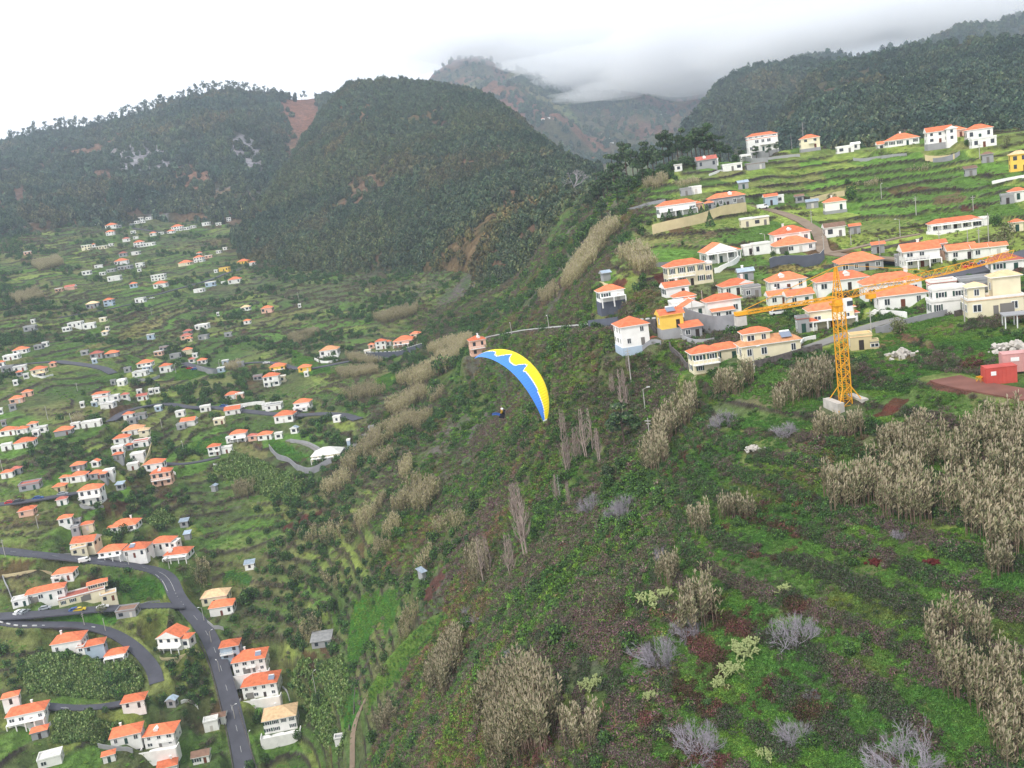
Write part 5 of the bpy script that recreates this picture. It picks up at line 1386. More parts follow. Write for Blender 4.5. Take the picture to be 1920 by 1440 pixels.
PL = """bare 1357 800 44 .9;bare 1178 968 52 .75;bare 1108 958 44 .8;bare 1240 1245 74 .8;bare 1292 1192 52 .8;bare 1490 1212 74 .8;bare 1312 1408 84 .75;bare 1492 1392 56 .8;bare 1700 1452 112 .85;bare 1468 818 34 1.0;bare 1522 1312 26 .9;bare 1330 1440 24 1;bare 1150 970 30 1
bare 895 1168 26 .9;bare 880 1148 20 1;bare 1240 1052 34 .7;bare 965 1230 24 1;bare 1690 1010 24 .9;bare 1080 1370 24 1
poplar 1172 772 84 1.3;poplar 1180 700 30 1.4;poplar 1106 850 90 1.3;poplar 1084 868 70 1.3;poplar 1124 866 66 1.3;poplar 1066 888 90 1.3;poplar 990 1040 140 1.2;poplar 960 1075 80 1.2;poplar 968 980 80 1.3;poplar 1046 945 60 1.3;poplar 912 1090 90 1.3;poplar 1150 740 40 1.4;poplar 1068 950 50 1.2;poplar 1058 815 50 1.3
pine 1172 838 92 1.1;pine 1140 905 40 1.2
round 1046 1212 74 .8;round 1070 1228 42 1;round 1192 1136 44 1;round 1184 1222 66 .85;round 1205 935 40 1.2;round 1172 880 40 1.2;round 1145 912 36 1.2;round 815 1022 40 1;round 862 1024 28 1.1;round 815 1050 30 .8;round 882 1180 42 .8;round 898 1246 44 .7;round 830 700 52 1;round 818 730 34 1.2;round 812 748 26 1.2;round 850 690 36 1;round 742 700 22 1.2;round 806 830 22 1;round 805 805 26 .8
round 541 948 28 1;round 484 960 22 1;round 500 1000 16 1.1;round 630 1160 36 .9;round 610 1148 24 1;round 150 852 22 1;round 398 905 26 1.1;round 462 1130 40 1.2;round 480 1120 26 1;round 280 760 18 1;round 256 722 22 1.1;round 284 722 24 1.1;round 157 740 12 1.2;round 345 615 12 1;round 400 600 10 1;round 455 612 12 1;round 548 1050 14 1;round 358 985 12 1
round 760 580 12 1;round 752 572 16 1;round 640 528 12 1;round 590 642 16 1.1;round 552 655 12 1;round 535 640 12 1;round 460 640 16 1;round 700 645 10 1;round 640 625 14 1
round 1250 1060 28 1.1;round 1460 1010 30 1.2;round 1190 1030 30 1;round 1240 930 34 1.2;round 1330 850 26 1.4;round 1290 828 20 1.4;round 1540 1010 26 1.2;round 1625 1205 36 1;round 1590 1230 40 1;round 1310 1060 26 1.2;round 1330 1330 34 1;round 1522 1400 44 1;round 1140 1400 50 .9;round 1120 1440 40 1;round 1470 960 22 1.3;round 1300 960 26 1.2;round 1080 1130 24 1;round 1100 1100 22 1
round 820 1360 36 1;round 780 1400 44 1;round 700 1390 36 1;round 750 1330 30 1;round 935 1165 22 1;round 1010 1100 26 1;round 470 1020 20 1;round 400 1045 18 1;round 300 1210 20 1;round 236 1110 24 1;round 283 1180 16 1;round 182 1245 20 1;round 275 1320 26 1.1;round 200 1340 18 1;round 120 1100 18 1;round 370 1270 16 1;round 520 1290 22 1;round 560 1390 24 1;round 350 1350 20 1;round 40 1200 20 1;round 5 1230 36 1;round 120 1250 18 1;round 500 1430 24 1;round 470 1440 26 1;round 630 1380 22 1;round 600 1320 36 .8
olive 620 1020 28 1.2;olive 660 1010 26 1.2;olive 560 1090 28 1.2;olive 590 1190 44 1;olive 560 1160 28 1;olive 380 1100 34 1;olive 720 1270 30 1;olive 1880 470 40 1.1;olive 1688 622 34 1.2;olive 1885 448 34 1.2;olive 1490 640 26 1.3;olive 1600 700 30 1.2;olive 245 1180 18 1;olive 190 1150 20 1.2;olive 1560 375 16 1.2;olive 880 1330 36 1;olive 1888 275 22 .8
round 1597 372 36 .8;round 1868 425 34 .9;round 1590 345 14 1.2;round 1612 380 14 1;round 1310 505 14 1;round 1328 480 18 1;round 1385 480 16 1;round 1345 575 26 1;round 1448 690 14 1.2;round 1430 700 16 1;round 1640 570 20 1.2;round 1620 580 18 1.2;round 1828 585 20 1;round 1488 600 24 1.3;round 1475 590 20 1.2;round 1712 604 16 1;round 1700 262 26 1.1;round 1715 268 20 1.2;round 1815 275 18 1;round 1845 588 24 .9;round 1360 455 10 1;round 1475 480 14 1;round 1450 482 14 1;round 1750 474 20 1.2;round 1790 494 12 1;round 1255 545 14 1.2;round 1232 540 12 1.2;round 1280 460 10 1.2;round 1205 640 14 1
cone 1243 415 16 1.4;cone 1256 413 17 1.4;cone 1275 410 15 1.4;cone 1296 406 18 1.4;cone 1316 402 17 1.4;cone 1327 401 18 1.4;cone 1347 397 16 1.4;cone 1360 395 16 1.4;cone 1332 424 28 1.1;cone 1229 417 8 1.4;cone 1372 393 8 1.6
palm 1512 560 26 1.2;palm 1880 466 20 1.1;palm 1795 440 12 1.2;palm 598 1145 28 1;palm 490 1350 22 1.2
deadtree 1076 345 46 1.1;snag 1507 268 46 .9;snag 1484 268 28 .9;snag 97 398 26 .7;snag 1052 944 56 .6
cactus 1395 1225 34 1.2;cactus 1375 1262 26 1.2;cactus 1350 1285 22 1;cactus 1225 1130 26 1.3;cactus 1250 1118 22 1;cactus 1110 1290 26 1.1;cactus 1470 1110 20 1;cactus 1440 1420 22 1;cactus 1220 1310 20 1
pine 1152 345 74 .8;pine 1136 335 50 .9;pine 1176 335 80 .75;pine 1196 330 52 .9;pine 1216 320 68 .85;pine 1232 322 48 1;pine 1246 312 74 .8;pine 1262 310 60 .8;pine 1281 304 66 .8;pine 1298 300 52 .9;pine 1314 296 60 .85;pine 1330 292 70 .8;pine 1350 290 50 .9;pine 1366 288 36 1;pine 1240 336 30 1.2;pine 1206 345 36 1.2;pine 1390 284 28 1.1;pine 1180 366 40 1.2;pine 1160 390 44 1.2;pine 1140 372 46 1.1;pine 1120 380 46 1;pine 1104 400 40 1;pine 1130 420 40 1;pine 1440 264 22 1;pine 1455 262 20 1;pine 1280 320 26 1.2;pine 1300 318 22 1.2;pine 1086 420 34 1;pine 1070 400 26 1;pine 1100 440 30 1
round 1235 342 22 1.2;round 1255 336 22 1.2;round 1268 340 16 1.2;round 1300 312 18 1.2;round 1345 300 18 1.2;round 1170 400 26 1.2;round 1186 380 22 1.2;round 1060 462 26 1.2;round 1040 470 30 1.1;round 1000 476 22 1.2;round 985 522 26 1;round 960 500 22 1;round 1010 440 22 1;round 970 420 26 1;round 950 360 24 1;round 990 380 24 1;round 1030 350 20 1.2;round 520 520 26 1;round 535 530 22 1;round 505 545 20 1;round 710 530 14 1;round 330 390 14 1.4;pine 1120 352 64 .9;pine 1130 345 50 1;pine 1162 350 66 .9;pine 1188 338 60 .9;pine 1206 326 60 .9;pine 1224 316 60 .9;pine 1254 306 66 .9;pine 1272 303 52 1;pine 1290 300 50 1;pine 1306 296 64 .9;pine 1322 293 66 .9;pine 1340 290 50 1;round 1146 352 34 1.3;round 1164 356 32 1.3;round 1182 352 34 1.3;round 1200 346 30 1.3;round 1222 336 28 1.3;round 1242 326 26 1.3;round 1262 318 26 1.3;round 1284 310 24 1.3;round 1380 288 20 1.3;round 1400 284 16 1.3;pine 1416 270 26 1;round 1110 430 34 1.2;round 1128 398 34 1.2;round 1090 455 34 1.2;round 120 402 14 1.4;round 60 422 12 1.3
""".replace('\n', ';').strip(';')
THICK = """1545 925,1600 902,1690 905,1752 950,1745 985,1700 1000,1640 985,1560 955|72|3.0
1765 965,1800 932,1920 952,1990 1000,1960 1070,1890 1045,1800 995|80|2.6
1785 860,1840 815,1960 805,1980 905,1880 925,1790 905|66|2.4
1640 850,1700 820,1780 830,1790 880,1720 890,1650 880|50|2.4
1525 815,1570 795,1612 800,1620 820,1560 832|44|3
1655 828,1700 815,1722 838,1680 852,1642 842|40|3
1745 1210,1790 1180,1860 1195,1890 1280,1960 1320,2000 1440,1900 1450,1870 1380,1800 1310,1755 1265|84|3.2
1282 990,1332 982,1345 1000,1292 1006|44|5
1347 960,1400 955,1415 975,1357 980|44|5
1228 1095,1252 1075,1275 1095,1262 1120|50|5
1275 1170,1330 1130,1348 1175,1302 1200|76|4
895 1330,960 1290,1020 1320,1045 1370,1030 1430,960 1450,900 1410|84|3.4
1052 1370,1120 1365,1120 1420,1060 1420|60|3.5
1345 748,1400 712,1412 728,1360 752|46|4
1232 812,1300 752,1312 782,1242 846|44|4
1208 868,1240 836,1246 880,1215 890|50|4
1480 735,1548 708,1570 735,1500 757|50|3
872 1075,910 1045,916 1090,890 1100|60|4
800 995,880 970,886 992,822 1008|34|4
738 962,780 910,830 930,800 968|40|3
722 1005,742 985,750 1000,735 1012|30|5
700 950,722 935,730 948,712 960|20|5
1055 545,1080 500,1110 470,1125 490,1090 530,1066 552|30|3
1100 480,1120 446,1150 428,1160 440,1130 476|28|3
1158 492,1200 475,1240 515,1196 522|30|3
1205 352,1240 338,1256 346,1220 362|16|4
1262 350,1300 342,1316 348,1280 356|12|4
600 932,650 892,666 906,622 936|24|3
640 882,700 824,722 838,662 892|26|3
690 832,780 784,792 798,712 846|26|3
722 772,790 736,802 750,742 788|24|3
742 728,800 700,832 672,852 688,792 728|26|3
800 665,850 645,880 640,886 655,840 676|20|3
640 744,700 728,722 742,662 757|18|3
650 668,720 682,700 690,655 682|14|3
622 700,700 694,712 702,640 712|14|3
540 640,590 620,600 628,556 650|12|3
700 600,760 585,790 575,780 592,720 610|16|3
780 1070,806 1040,815 1050,796 1075|26|4
745 1190,770 1160,784 1166,760 1200|30|4
800 1290,850 1210,870 1230,840 1300|50|3
600 1010,640 985,650 1000,620 1022|26|3
660 990,700 960,712 975,680 1000|26|3
440 925,470 910,480 925,455 940|24|4
350 1080,385 1060,395 1080,365 1100|24|4
560 1190,600 1170,615 1190,575 1210|28|3
60 500,110 485,120 500,75 512|12|3
20 560,70 545,85 560,40 575|12|3
120 790,150 780,160 790,130 800|10|4
1600 348,1640 342,1660 346,1620 354|10|4
1700 322,1740 312,1750 318,1712 328|8|4
1850 1060,1890 1050,1910 1075,1870 1090|56|4
1440 760,1480 740,1500 760,1460 780|34|3
700 1365,730 1340,745 1360,720 1380|34|4
800 745,830 735,836 745,806 760|16|3
770 800,800 780,812 790,782 815|22|3
700 870,730 850,742 862,712 885|24|3
560 1010,590 1000,598 1012,568 1024|20|3
690 1040,720 1020,732 1034,700 1056|24|3
600 1100,630 1085,640 1100,610 1115|26|3
745 890,768 870,780 884,756 905|24|3
1010 560,1040 545,1050 560,1020 572|20|3
420 690,450 680,455 690,430 700|10|4
"""
def build_plants():
    for s in PL.split(';'):
        t = s.split(); plant(t[0], float(t[1]), float(t[2]), float(t[3]), float(t[4]) if len(t) > 4 else 1.0)
    # slender trees on the left skyline
    sa, st, sr = polyline('-40 282 2560;0 272 2560;100 250 2510;200 236 2460;262 222 2410;300 205 2410;340 192 2390;400 175 2340;440 168 2340;480 172 2340;530 180 2370;560 186 2400;605 186 2450')
    H = HILLS['left']; U = H['nr']-1
    for i in range(96):
        px = -20+620*((i+random.uniform(.1, .9))/96)
        if 520 < px < 600 and random.random() < .7: continue
        a = ray([px], [np.interp(px, [0, 300, 600], [272, 205, 186])])[0][0]; f = (a-H['A'][0])/(H['A'][1]-H['A'][0]); k = int(f); jj = U-random.choice((0, 0, 1, 2, 3))
        x, y, z = H['X'][k, jj], H['Y'][k, jj], H['Z'][k, jj]; seed = i % 4
        if ('sky', seed) not in _TM: _TM[('sky', seed)] = tree_mesh('sky', seed)
        mt, mc = _TM[('sky', seed)]; hh = random.uniform(14, 31)*(1.15 if px < 450 else .8); rt = empty('tree', (x, y, z-1), random.uniform(0, 6)); rt.scale = (hh*.85, hh*.85, hh)
        link('trunk', mt, rt); link('crown', mc, rt); q = project((x, y, z+hh/2))[0]; reg(rt, TD['sky'][1], 'tree', q[0], q[1], TD['sky'][2])
    rs = np.random.default_rng(77); REEDC = [lin(140, 134, 104), lin(118, 122, 86), lin(156, 144, 118), lin(104, 104, 78)]
    REEDF = [lin(172, 164, 120), lin(156, 152, 106), lin(184, 172, 134), lin(140, 140, 92)]
    for ln in THICK.strip().split('\n'):
        pg, hp, den = ln.split('|'); pts = [tuple(map(float, q.split())) for q in pg.split(',')]; hp = float(hp)
        W = np.array([hit(*p) for p in pts]); q = W[:, :2]; c = W.mean(0); s = (np.array([c[0], c[1], c[2]-CAMZ])@_F)/FPX; Hm = min(hp*s, 6.5); r = c[3]
        x0, y0 = q.min(0); x1, y1 = q.max(0); far = r > 260
        area = 0.5*abs(np.dot(q[:, 0], np.roll(q[:, 1], 1))-np.dot(q[:, 1], np.roll(q[:, 0], 1)))
        n = int(np.clip(area*float(den)*(.8 if far else 1.3), 60, 2600)); X = rs.uniform(x0-.6, x1+.6, n*4); Y = rs.uniform(y0-.6, y1+.6, n*4)
        jx, jy = (vnoise(X, Y, 2.5, 4)-.5)*3, (vnoise(X, Y, 2.5, 6)-.5)*3; ok = inside(q, X+jx, Y+jy) & (fbm(X, Y, 5, 2, 19) > .33); X, Y = X[ok][:n], Y[ok][:n]
        if len(X) < 5: continue
        Z = CAMZ+ground(X, Y)
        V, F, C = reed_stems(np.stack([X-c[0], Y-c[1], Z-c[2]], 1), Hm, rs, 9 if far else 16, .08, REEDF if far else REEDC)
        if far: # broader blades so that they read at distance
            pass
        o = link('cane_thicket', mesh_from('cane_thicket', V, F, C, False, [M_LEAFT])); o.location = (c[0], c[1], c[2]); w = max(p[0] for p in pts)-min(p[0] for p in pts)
        reg(o, ('wide ' if w > 110 else 'small ' if w < 40 else '')+'pale tan cane thicket', 'cane thicket', np.mean([p[0] for p in pts]), np.mean([p[1] for p in pts])-hp/2, 'tan cane thickets')
    # banana plots
    for k, pts in enumerate(([(35,1250),(120,1215),(150,1250),(280,1235),(285,1290),(190,1310),(60,1300)], [(90,1345),(190,1338),(230,1360),(190,1400),(100,1390)], [(495,870),(440,850),(400,880),(430,900),(560,940),(570,900)], [(170,1000),(260,990),(300,960),(330,975),(270,1005)], [(540,1250),(580,1240),(620,1330),(650,1380),(610,1400),(560,1320)], [(590,1235),(640,1230),(660,1290),(640,1330),(610,1290)])):
        q = worldpoly(pts); n = [1700, 900, 900, 350, 700, 450][k]; x0, y0 = q.min(0); x1, y1 = q.max(0); X = rng.uniform(x0, x1, n*3); Y = rng.uniform(y0, y1, n*3)
        e = bil(EXC.astype(float), X, Y) < .2; ok = inside(q, X, Y) & e; X, Y = X[ok][:n], Y[ok][:n]; m = len(X); s = rng.uniform(.8, 1.5, m)
        gn_scatter('banana_grove', f"dense plot of green banana plants {['between the two lower lanes', 'below the narrow grey lane', 'beside the cream bungalow', 'beside the wide white house', 'right of the straight road', 'beside the vegetable strips'][k]}", np.stack([X, Y, CAMZ+ground(X, Y)], 1), rng.integers(0, 2, m), np.stack([s, s, s*1.1], 1), rng.uniform(0, 6, m), tints(m, (1.0, 1.0, 1.0), .12), K('banana', 2))
# ------------------------------------------------------------------ yellow tower crane
M_YEL = material('crane_yellow', lin(226, 160, 40), 0.5, noise=(.8, .1)); M_BLK = material('concrete_block', lin(188, 182, 174), .9, noise=(.9, .15))
M_REDC = material('container_red', lin(192, 84, 74), .6, noise=(.5, .12)); M_PINK = material('container_pink', lin(204, 152, 148), .6, noise=(.5, .12))
def lattice(b, p, q, wdt, hgt, n, r, up=Vector((0, 0, 1)), tri=False):
    p = Vector(p); q = Vector(q); d = (q-p).normalized(); s = d.cross(up).normalized(); u = s.cross(d).normalized()
    C = [(-.5, -.5), (.5, -.5), (.5, .5), (-.5, .5)] if not tri else [(-.5, -.5), (.5, -.5), (0, .5)]
    P = [[p+(q-p)*(i/n)+s*(a*wdt)+u*(c*hgt) for a, c in C] for i in range(n+1)]; m = len(C)
    for k in range(m): b.bar(P[0][k], P[n][k], r*1.4)
    for i in range(n):
        for k in range(m):
            j = (k+1) % m; b.bar(P[i][k], P[i][j], r*.7, sides=3); b.bar(P[i][k] if i % 2 else P[i][j], P[i+1][j] if i % 2 else P[i+1][k], r*.8, sides=3)
    return P
def plane_hit(px, py, z):
    a, t = ray([px], [py]); r = (z-CAMZ)/t[0]; return Vector((r*sin(a[0]), r*cos(a[0]), z))
def build_crane():
    x, y, z, s, r = at_px(1586, 760); root = empty('tower_crane', (x, y, z), 0); O = Vector((x, y, z))
    # jib height from the pixel where the jib meets the mast
    a, t = ray([1564], [558]); zj = CAMZ+t[0]*r; HJ = zj-z; a2, t2 = ray([1557], [502]); HT = CAMZ+t2[0]*r-z
    ce = plane_hit(1385, 588, zj); d = (O-ce); d.z = 0; d.normalize(); rz = atan2(d.y, d.x)
    ar, tr = ray([1902], [474]); dr = Vector((sin(ar[0]), cos(ar[0]), tr[0]))   # tip: this ray against the vertical plane through the mast along d
    nrm = Vector((-d.y, d.x, 0)); k = nrm.dot(O)/nrm.dot(dr); tip = dr*k; tip.z += 0; L = (tip-Vector((x, y, 0))).dot(d); ht = (CAMZ+tip.z)-z
    root.rotation_euler = (0, 0, rz); Lc = (ce-O).length if False else Vector((ce.x-x, ce.y-y, 0)).length
    print('CRANE', HJ, HT, L, Lc, ht)
    W = 1.55
    b = MB(); lattice(b, (0, 0, 0), (0, 0, HJ-1.2), W, W, 15, .075, up=Vector((0, 1, 0))); b.build('mast', M_YEL, root)
    b = MB()
    for sx, sy in ((1, 1), (1, -1), (-1, 1), (-1, -1)):
        b.bar((sx*.7, sy*.7, 3.4), (sx*2.6, sy*2.6, -.3), .09); b.bar((sx*.7, sy*.7, -.2), (sx*2.7, sy*2.7, -.2), .14)
    b.build('base_frame', M_YEL, root)
    for k_, (bx, by) in enumerate(((2.2, 0), (-2.2, 0))):
        b = MB(); (b.box(bx-.6, bx+.6, -2.6, 2.6, -1.2, 1.15) if by == 0 else b.box(-1.55, 1.55, by-.45, by+.45, -1.2, .35)); b.build('ballast', M_BLK, root)
    b = MB(); b.box(-1.1, 1.1, -1.1, 1.1, HJ-1.3, HJ-.9); b.bar((0, 0, HJ-2.4), (0, 0, HJ-.3), 1.0, sides=12); b.build('slewing_ring', M_YEL, root)
    b = MB(); b.box(.3, 1.5, -2.0, -.85, HJ-2.3, HJ-.2); cb = b.build('cab', M_FRAME, root); b = MB(); b.box(.5, 1.54, -2.04, -1.0, HJ-1.4, HJ-.6); b.build('window', M_GLASS, cb)
    b = MB()
    for sx, sy in ((1, 1), (1, -1), (-1, 1), (-1, -1)): b.bar((sx*.7, sy*.7, HJ-.9), (sx*.15, sy*.15, HT), .09)
    for q in range(1, 7):
        h = HJ-.9+(HT-HJ+.9)*q/7; w = .7-.55*q/7
        for (p0, p1) in (((-w, -w), (w, -w)), ((w, -w), (w, w)), ((w, w), (-w, w)), ((-w, w), (-w, -w))): b.bar((*p0, h), (*p1, h), .05, sides=3); b.bar((*p0, h), (p1[0]*.85, p1[1]*.85, h+.7), .04, sides=3)
    b.bar((-.3, 0, HT), (1.6, 0, HT+.1), .1); b.build('tower_head', M_YEL, root)
    b = MB(); lattice(b, (.8, 0, HJ+.1), (L, 0, ht-.1), 1.05, 1.15, 26, .05, tri=True); b.build('jib', M_YEL, root)
    b = MB(); lattice(b, (-.8, 0, HJ), (-Lc+1.2, 0, HJ), 1.2, .5, 9, .06); b.box(-Lc-.6, -Lc+1.4, -.6, .6, HJ-.3, HJ+.3); b.build('counter_jib', M_YEL, root)
    b = MB(); b.box(-Lc-.6, -Lc+1.0, -.75, .75, HJ-2.0, HJ-.45); b.build('counterweight', M_BLK, root)
    b = MB(); xm = L*.5; b.bar((1.6, 0, HT+.1), (xm, 0, HJ+(ht-HJ)*.5+.75), .05); b.bar((-.3, 0, HT), (-Lc+1, 0, HJ+.5), .06); b.bar((-.3, .1, HT), (-Lc*.55, .1, HJ+.4), .04); b.build('tie_bar', M_YEL, root)
    b = MB(); xt = L*.18; b.box(xt-.7, xt+.7, -.55, .55, HJ-1.1, HJ-.35); b.bar((xt, 0, HJ-1.1), (xt, 0, HJ-1.6), .08); b.build('trolley', M_YEL, root)
    reg(root, 'tall yellow lattice tower crane on pale concrete blocks', 'crane', 1575, 640)
# ------------------------------------------------------------------ paraglider and pilot
def cam_to_world(v): return Vector(tuple(np.array([0, 0, CAMZ])+v[0]*C_R+v[1]*C_U-v[2]*_F))
def cam_dir(v): return Vector(tuple(v[0]*C_R+v[1]*C_U-v[2]*_F)).normalized()
def px_cam(px, py, D): return ((px-960)/FPX*D, (720-py)/FPX*D, -D)
M_CYEL = material('canopy_yellow', lin(250, 222, 40), .55, spec=.3); M_CBLU = material('canopy_blue', lin(76, 136, 224), .55, spec=.3); M_CDRK = material('canopy_edge', lin(140, 60, 20), .6); M_CWHT = material('canopy_white', lin(236, 232, 230), .6)
M_LINE = material('glider_line', lin(120, 120, 120), .7)
def build_glider():
    D = 96.0; ap = cam_to_world(px_cam(974, 688, D)); S = cam_dir((.742, -.67, .363)); Dn = cam_dir((-.30, -.69, -.66)); Cc = S.cross(Dn).normalized()
    if Cc.dot(cam_dir((-.69, -.38, .71))) < 0: Cc = -Cc     # leading edge -> trailing edge
    Dn = Cc.cross(S).normalized()
    if Dn.dot(cam_dir((-.30, -.69, -.66))) < 0: Dn = -Dn
    root = empty('paraglider', ap); PH = radians(64); RW_ = 5.45; NC, NS, NX = 48, 5, 22; n = NC*NS
    tb = [-1, -.93, -.80, -.62, -.52, -.47, -.40, -.30, -.255, -.21, -.14, -.05, .02, .055, .10, .2, .35, .6, .85, 1]; bb = [.5, .62, .60, .58, .50, .30, .26, .55, .66, .42, .28, .30, .62, .70, .40, .44, .42, .40, .36, .3]
    def surf(t, c, top):    # c: 0 trailing .. 1 leading
        ph = t*PH; ch = 2.75*max(.16, (1-abs(t)**2.6*.80)); taper = ch/2.75; th = .36*taper*(max(0, c)**.0)*(sin(pi*min(1, (1-c)**.55))*1.0)
        puff = .045*abs(sin(NC*(t+1)/2*pi))*(1 if top else .4); off = (th*.75+puff*sin(pi*min(1, max(0, c*.9+.06)))) if top else -th*.35
        sweep = -.55*abs(t)**2.2; R = RW_+off; return S*(R*sin(ph))+Dn*(RW_-R*cos(ph))+Cc*((.5-c)*ch-.1-sweep*.2)
    V, F, M = [], [], []
    for top in (True, False):
        b0 = len(V)
        for i in range(n+1):
            t = -1+2*i/n
            for j in range(NX+1): V.append(tuple(surf(t, j/NX, top)))
        for i in range(n):
            t = -1+2*(i+.5)/n; bd = np.interp(t, tb, bb)
            for j in range(NX):
                c = (j+.5)/NX; a = b0+i*(NX+1)+j; q = (a, a+NX+1, a+NX+2, a+1); F.append(q if top else q[::-1])
                if not top: m = 1
                elif t > .975 or t < -.985: m = 3
                elif c > .955: m = 2
                elif abs(c-bd) < .022: m = 3
                else: m = 1 if c < bd else 0
                M.append(m)
    for i in (0, n):      # tips
        for j in range(NX):
            a = i*(NX+1)+j; b_ = (n+1)*(NX+1)+a; F.append((a, a+1, b_+1, b_)); M.append(2)
    me = mesh_from('canopy', V, F, None, True, [M_CYEL, M_CBLU, M_CDRK, M_CWHT], M); link('canopy', me, root)
    pil = cam_to_world(px_cam(938.5, 778, D+3.2))-ap; b = MB(); up = (-Dn); rl = [pil+up*.55+S*.24, pil+up*.55-S*.24]
    for side, sg in ((0, 1), (1, -1)):
        for row, c in enumerate((.92, .62, .32, .04)):
            mid = rl[side]+(up*4.1)+S*(1.1*sg)+Cc*(.5-c)*1.4
            b.bar(rl[side], mid, .006, sides=3)
            for k in range(6): t = sg*(.08+.155*k); b.bar(mid, surf(t, c, False), .004, sides=3)
    b.build('suspension_lines', M_LINE, root)
    # harness under the pilot, and the pilot
    f = (Cc*-.35+cam_dir((-1, -.35, .1))).normalized(); upv = (up*.75+Vector((0, 0, .45))).normalized(); f = (f-upv*f.dot(upv)).normalized(); sd = f.cross(upv).normalized()
    Mx = Matrix((sd, f, upv)).transposed()
    h = MB(); n0 = 0; h.box(-.24, .24, -.30, .12, -.22, -.04); h.box(-.25, .25, -.42, -.22, -.20, .50); h.box(-.25, -.18, -.25, .05, -.04, .30); h.box(.18, .25, -.25, .05, -.04, .30)
    h.bar((-.22, -.1, .3), (-.24, -.02, .62), .015); h.bar((.22, -.1, .3), (.24, -.02, .62), .015); h.V = [tuple(Mx@Vector(v)) for v in h.V]; hb = h.build('harness', material('harness_black', lin(38, 38, 46), .7), root); hb.location = pil
    reg(root, 'yellow and blue paraglider wing with zigzag border flying over the ravine', 'paraglider', 965, 705)
    J = {'pel': (0, -.02, .06), 'chest': (0, -.12, .42), 'neck': (0, -.08, .58), 'head': (0, -.03, .70), 'top': (0, -.02, .80)}
    pts = [J['pel'], (0, -.08, .24), J['chest'], J['neck'], J['head'], J['top']]; rad = [(.15, .12), (.14, .11), (.17, .12), (.055, .055), (.095, .11), (.08, .09)]; ed = [(0, 1), (1, 2), (2, 3), (3, 4), (4, 5)]
    for sg in (-1, 1):
        k = len(pts); pts += [(sg*.17, -.1, .48), (sg*.33, .0, .58), (sg*.27, .08, .82), (sg*.26, .09, .90)]; rad += [(.065, .065), (.05, .05), (.037, .037), (.04, .03)]; ed += [(2, k), (k, k+1), (k+1, k+2), (k+2, k+3)]
        k = len(pts); pts += [(sg*.10, .02, .03), (sg*.13, .44, .08), (sg*.12, .84, -.06), (sg*.12, .90, -.09), (sg*.12, .98, .03)]; rad += [(.10, .09), (.065, .065), (.05, .05), (.045, .05), (.04, .03)]; ed += [(0, k), (k, k+1), (k+1, k+2), (k+2, k+3), (k+3, k+4)]
    me = bpy.data.meshes.new('person'); me.from_pydata([tuple(Mx@Vector(p)) for p in pts], ed, []); o = link('person', me); o.location = ap+pil
    md = o.modifiers.new('skin', 'SKIN'); me.skin_vertices[0].data[0].use_root = True
    for i, (a, c) in enumerate(rad): me.skin_vertices[0].data[i].radius = (a, c)
    sb = o.modifiers.new('sub', 'SUBSURF'); sb.levels = 2; sb.render_levels = 2
    bpy.context.view_layer.update(); dg = bpy.context.evaluated_depsgraph_get(); em = bpy.data.meshes.new_from_object(o.evaluated_get(dg)); o.modifiers.clear(); o.data = em
    for m in (material('jacket_ochre', lin(176, 140, 52), .8), material('trousers_blue', lin(58, 88, 150), .8), material('skin_tone', lin(206, 160, 134), .6), material('shoe_dark', lin(48, 44, 50), .7)): em.materials.append(m)
    Mi = Mx.inverted()
    for p in em.polygons:
        q = Mi@p.center; p.use_smooth = True
        p.material_index = 2 if (q.z > .60 and abs(q.x) < .15) or (q.z > .84 and abs(q.x) > .18) else (3 if q.y > .86 else (1 if q.z < .16 else 0))
    b = MB(); rings = []
    for k in range(7):
        ph = pi/2*k/6; rr, zz = .125*cos(ph)+.002, .72+.135*sin(ph)
        for i in range(12): t = 2*pi*i/12; b.V.append((cos(t)*rr, -.035+sin(t)*rr*1.15, zz))
        if k:
            for i in range(12): j = (i+1) % 12; a = (k-1)*12; b.F.append((a+i, a+j, a+12+j, a+12+i)); b.M.append(0)
    b.V = [tuple(Mx@Vector(v)) for v in b.V]; b.build('helmet', M_CWHT, o, smooth=True)
    b = MB(); b.V = []; b.box(-.05, -.025, .065, .08, .715, .73); b.box(.025, .05, .065, .08, .715, .73); b.V = [tuple(Mx@Vector(v)) for v in b.V]; b.build('eyes', material('eye_dark', (.02, .02, .02)), o)
    reg(o, 'person in ochre jacket, blue trousers and white helmet seated below the paraglider wing', 'person', 938, 782)
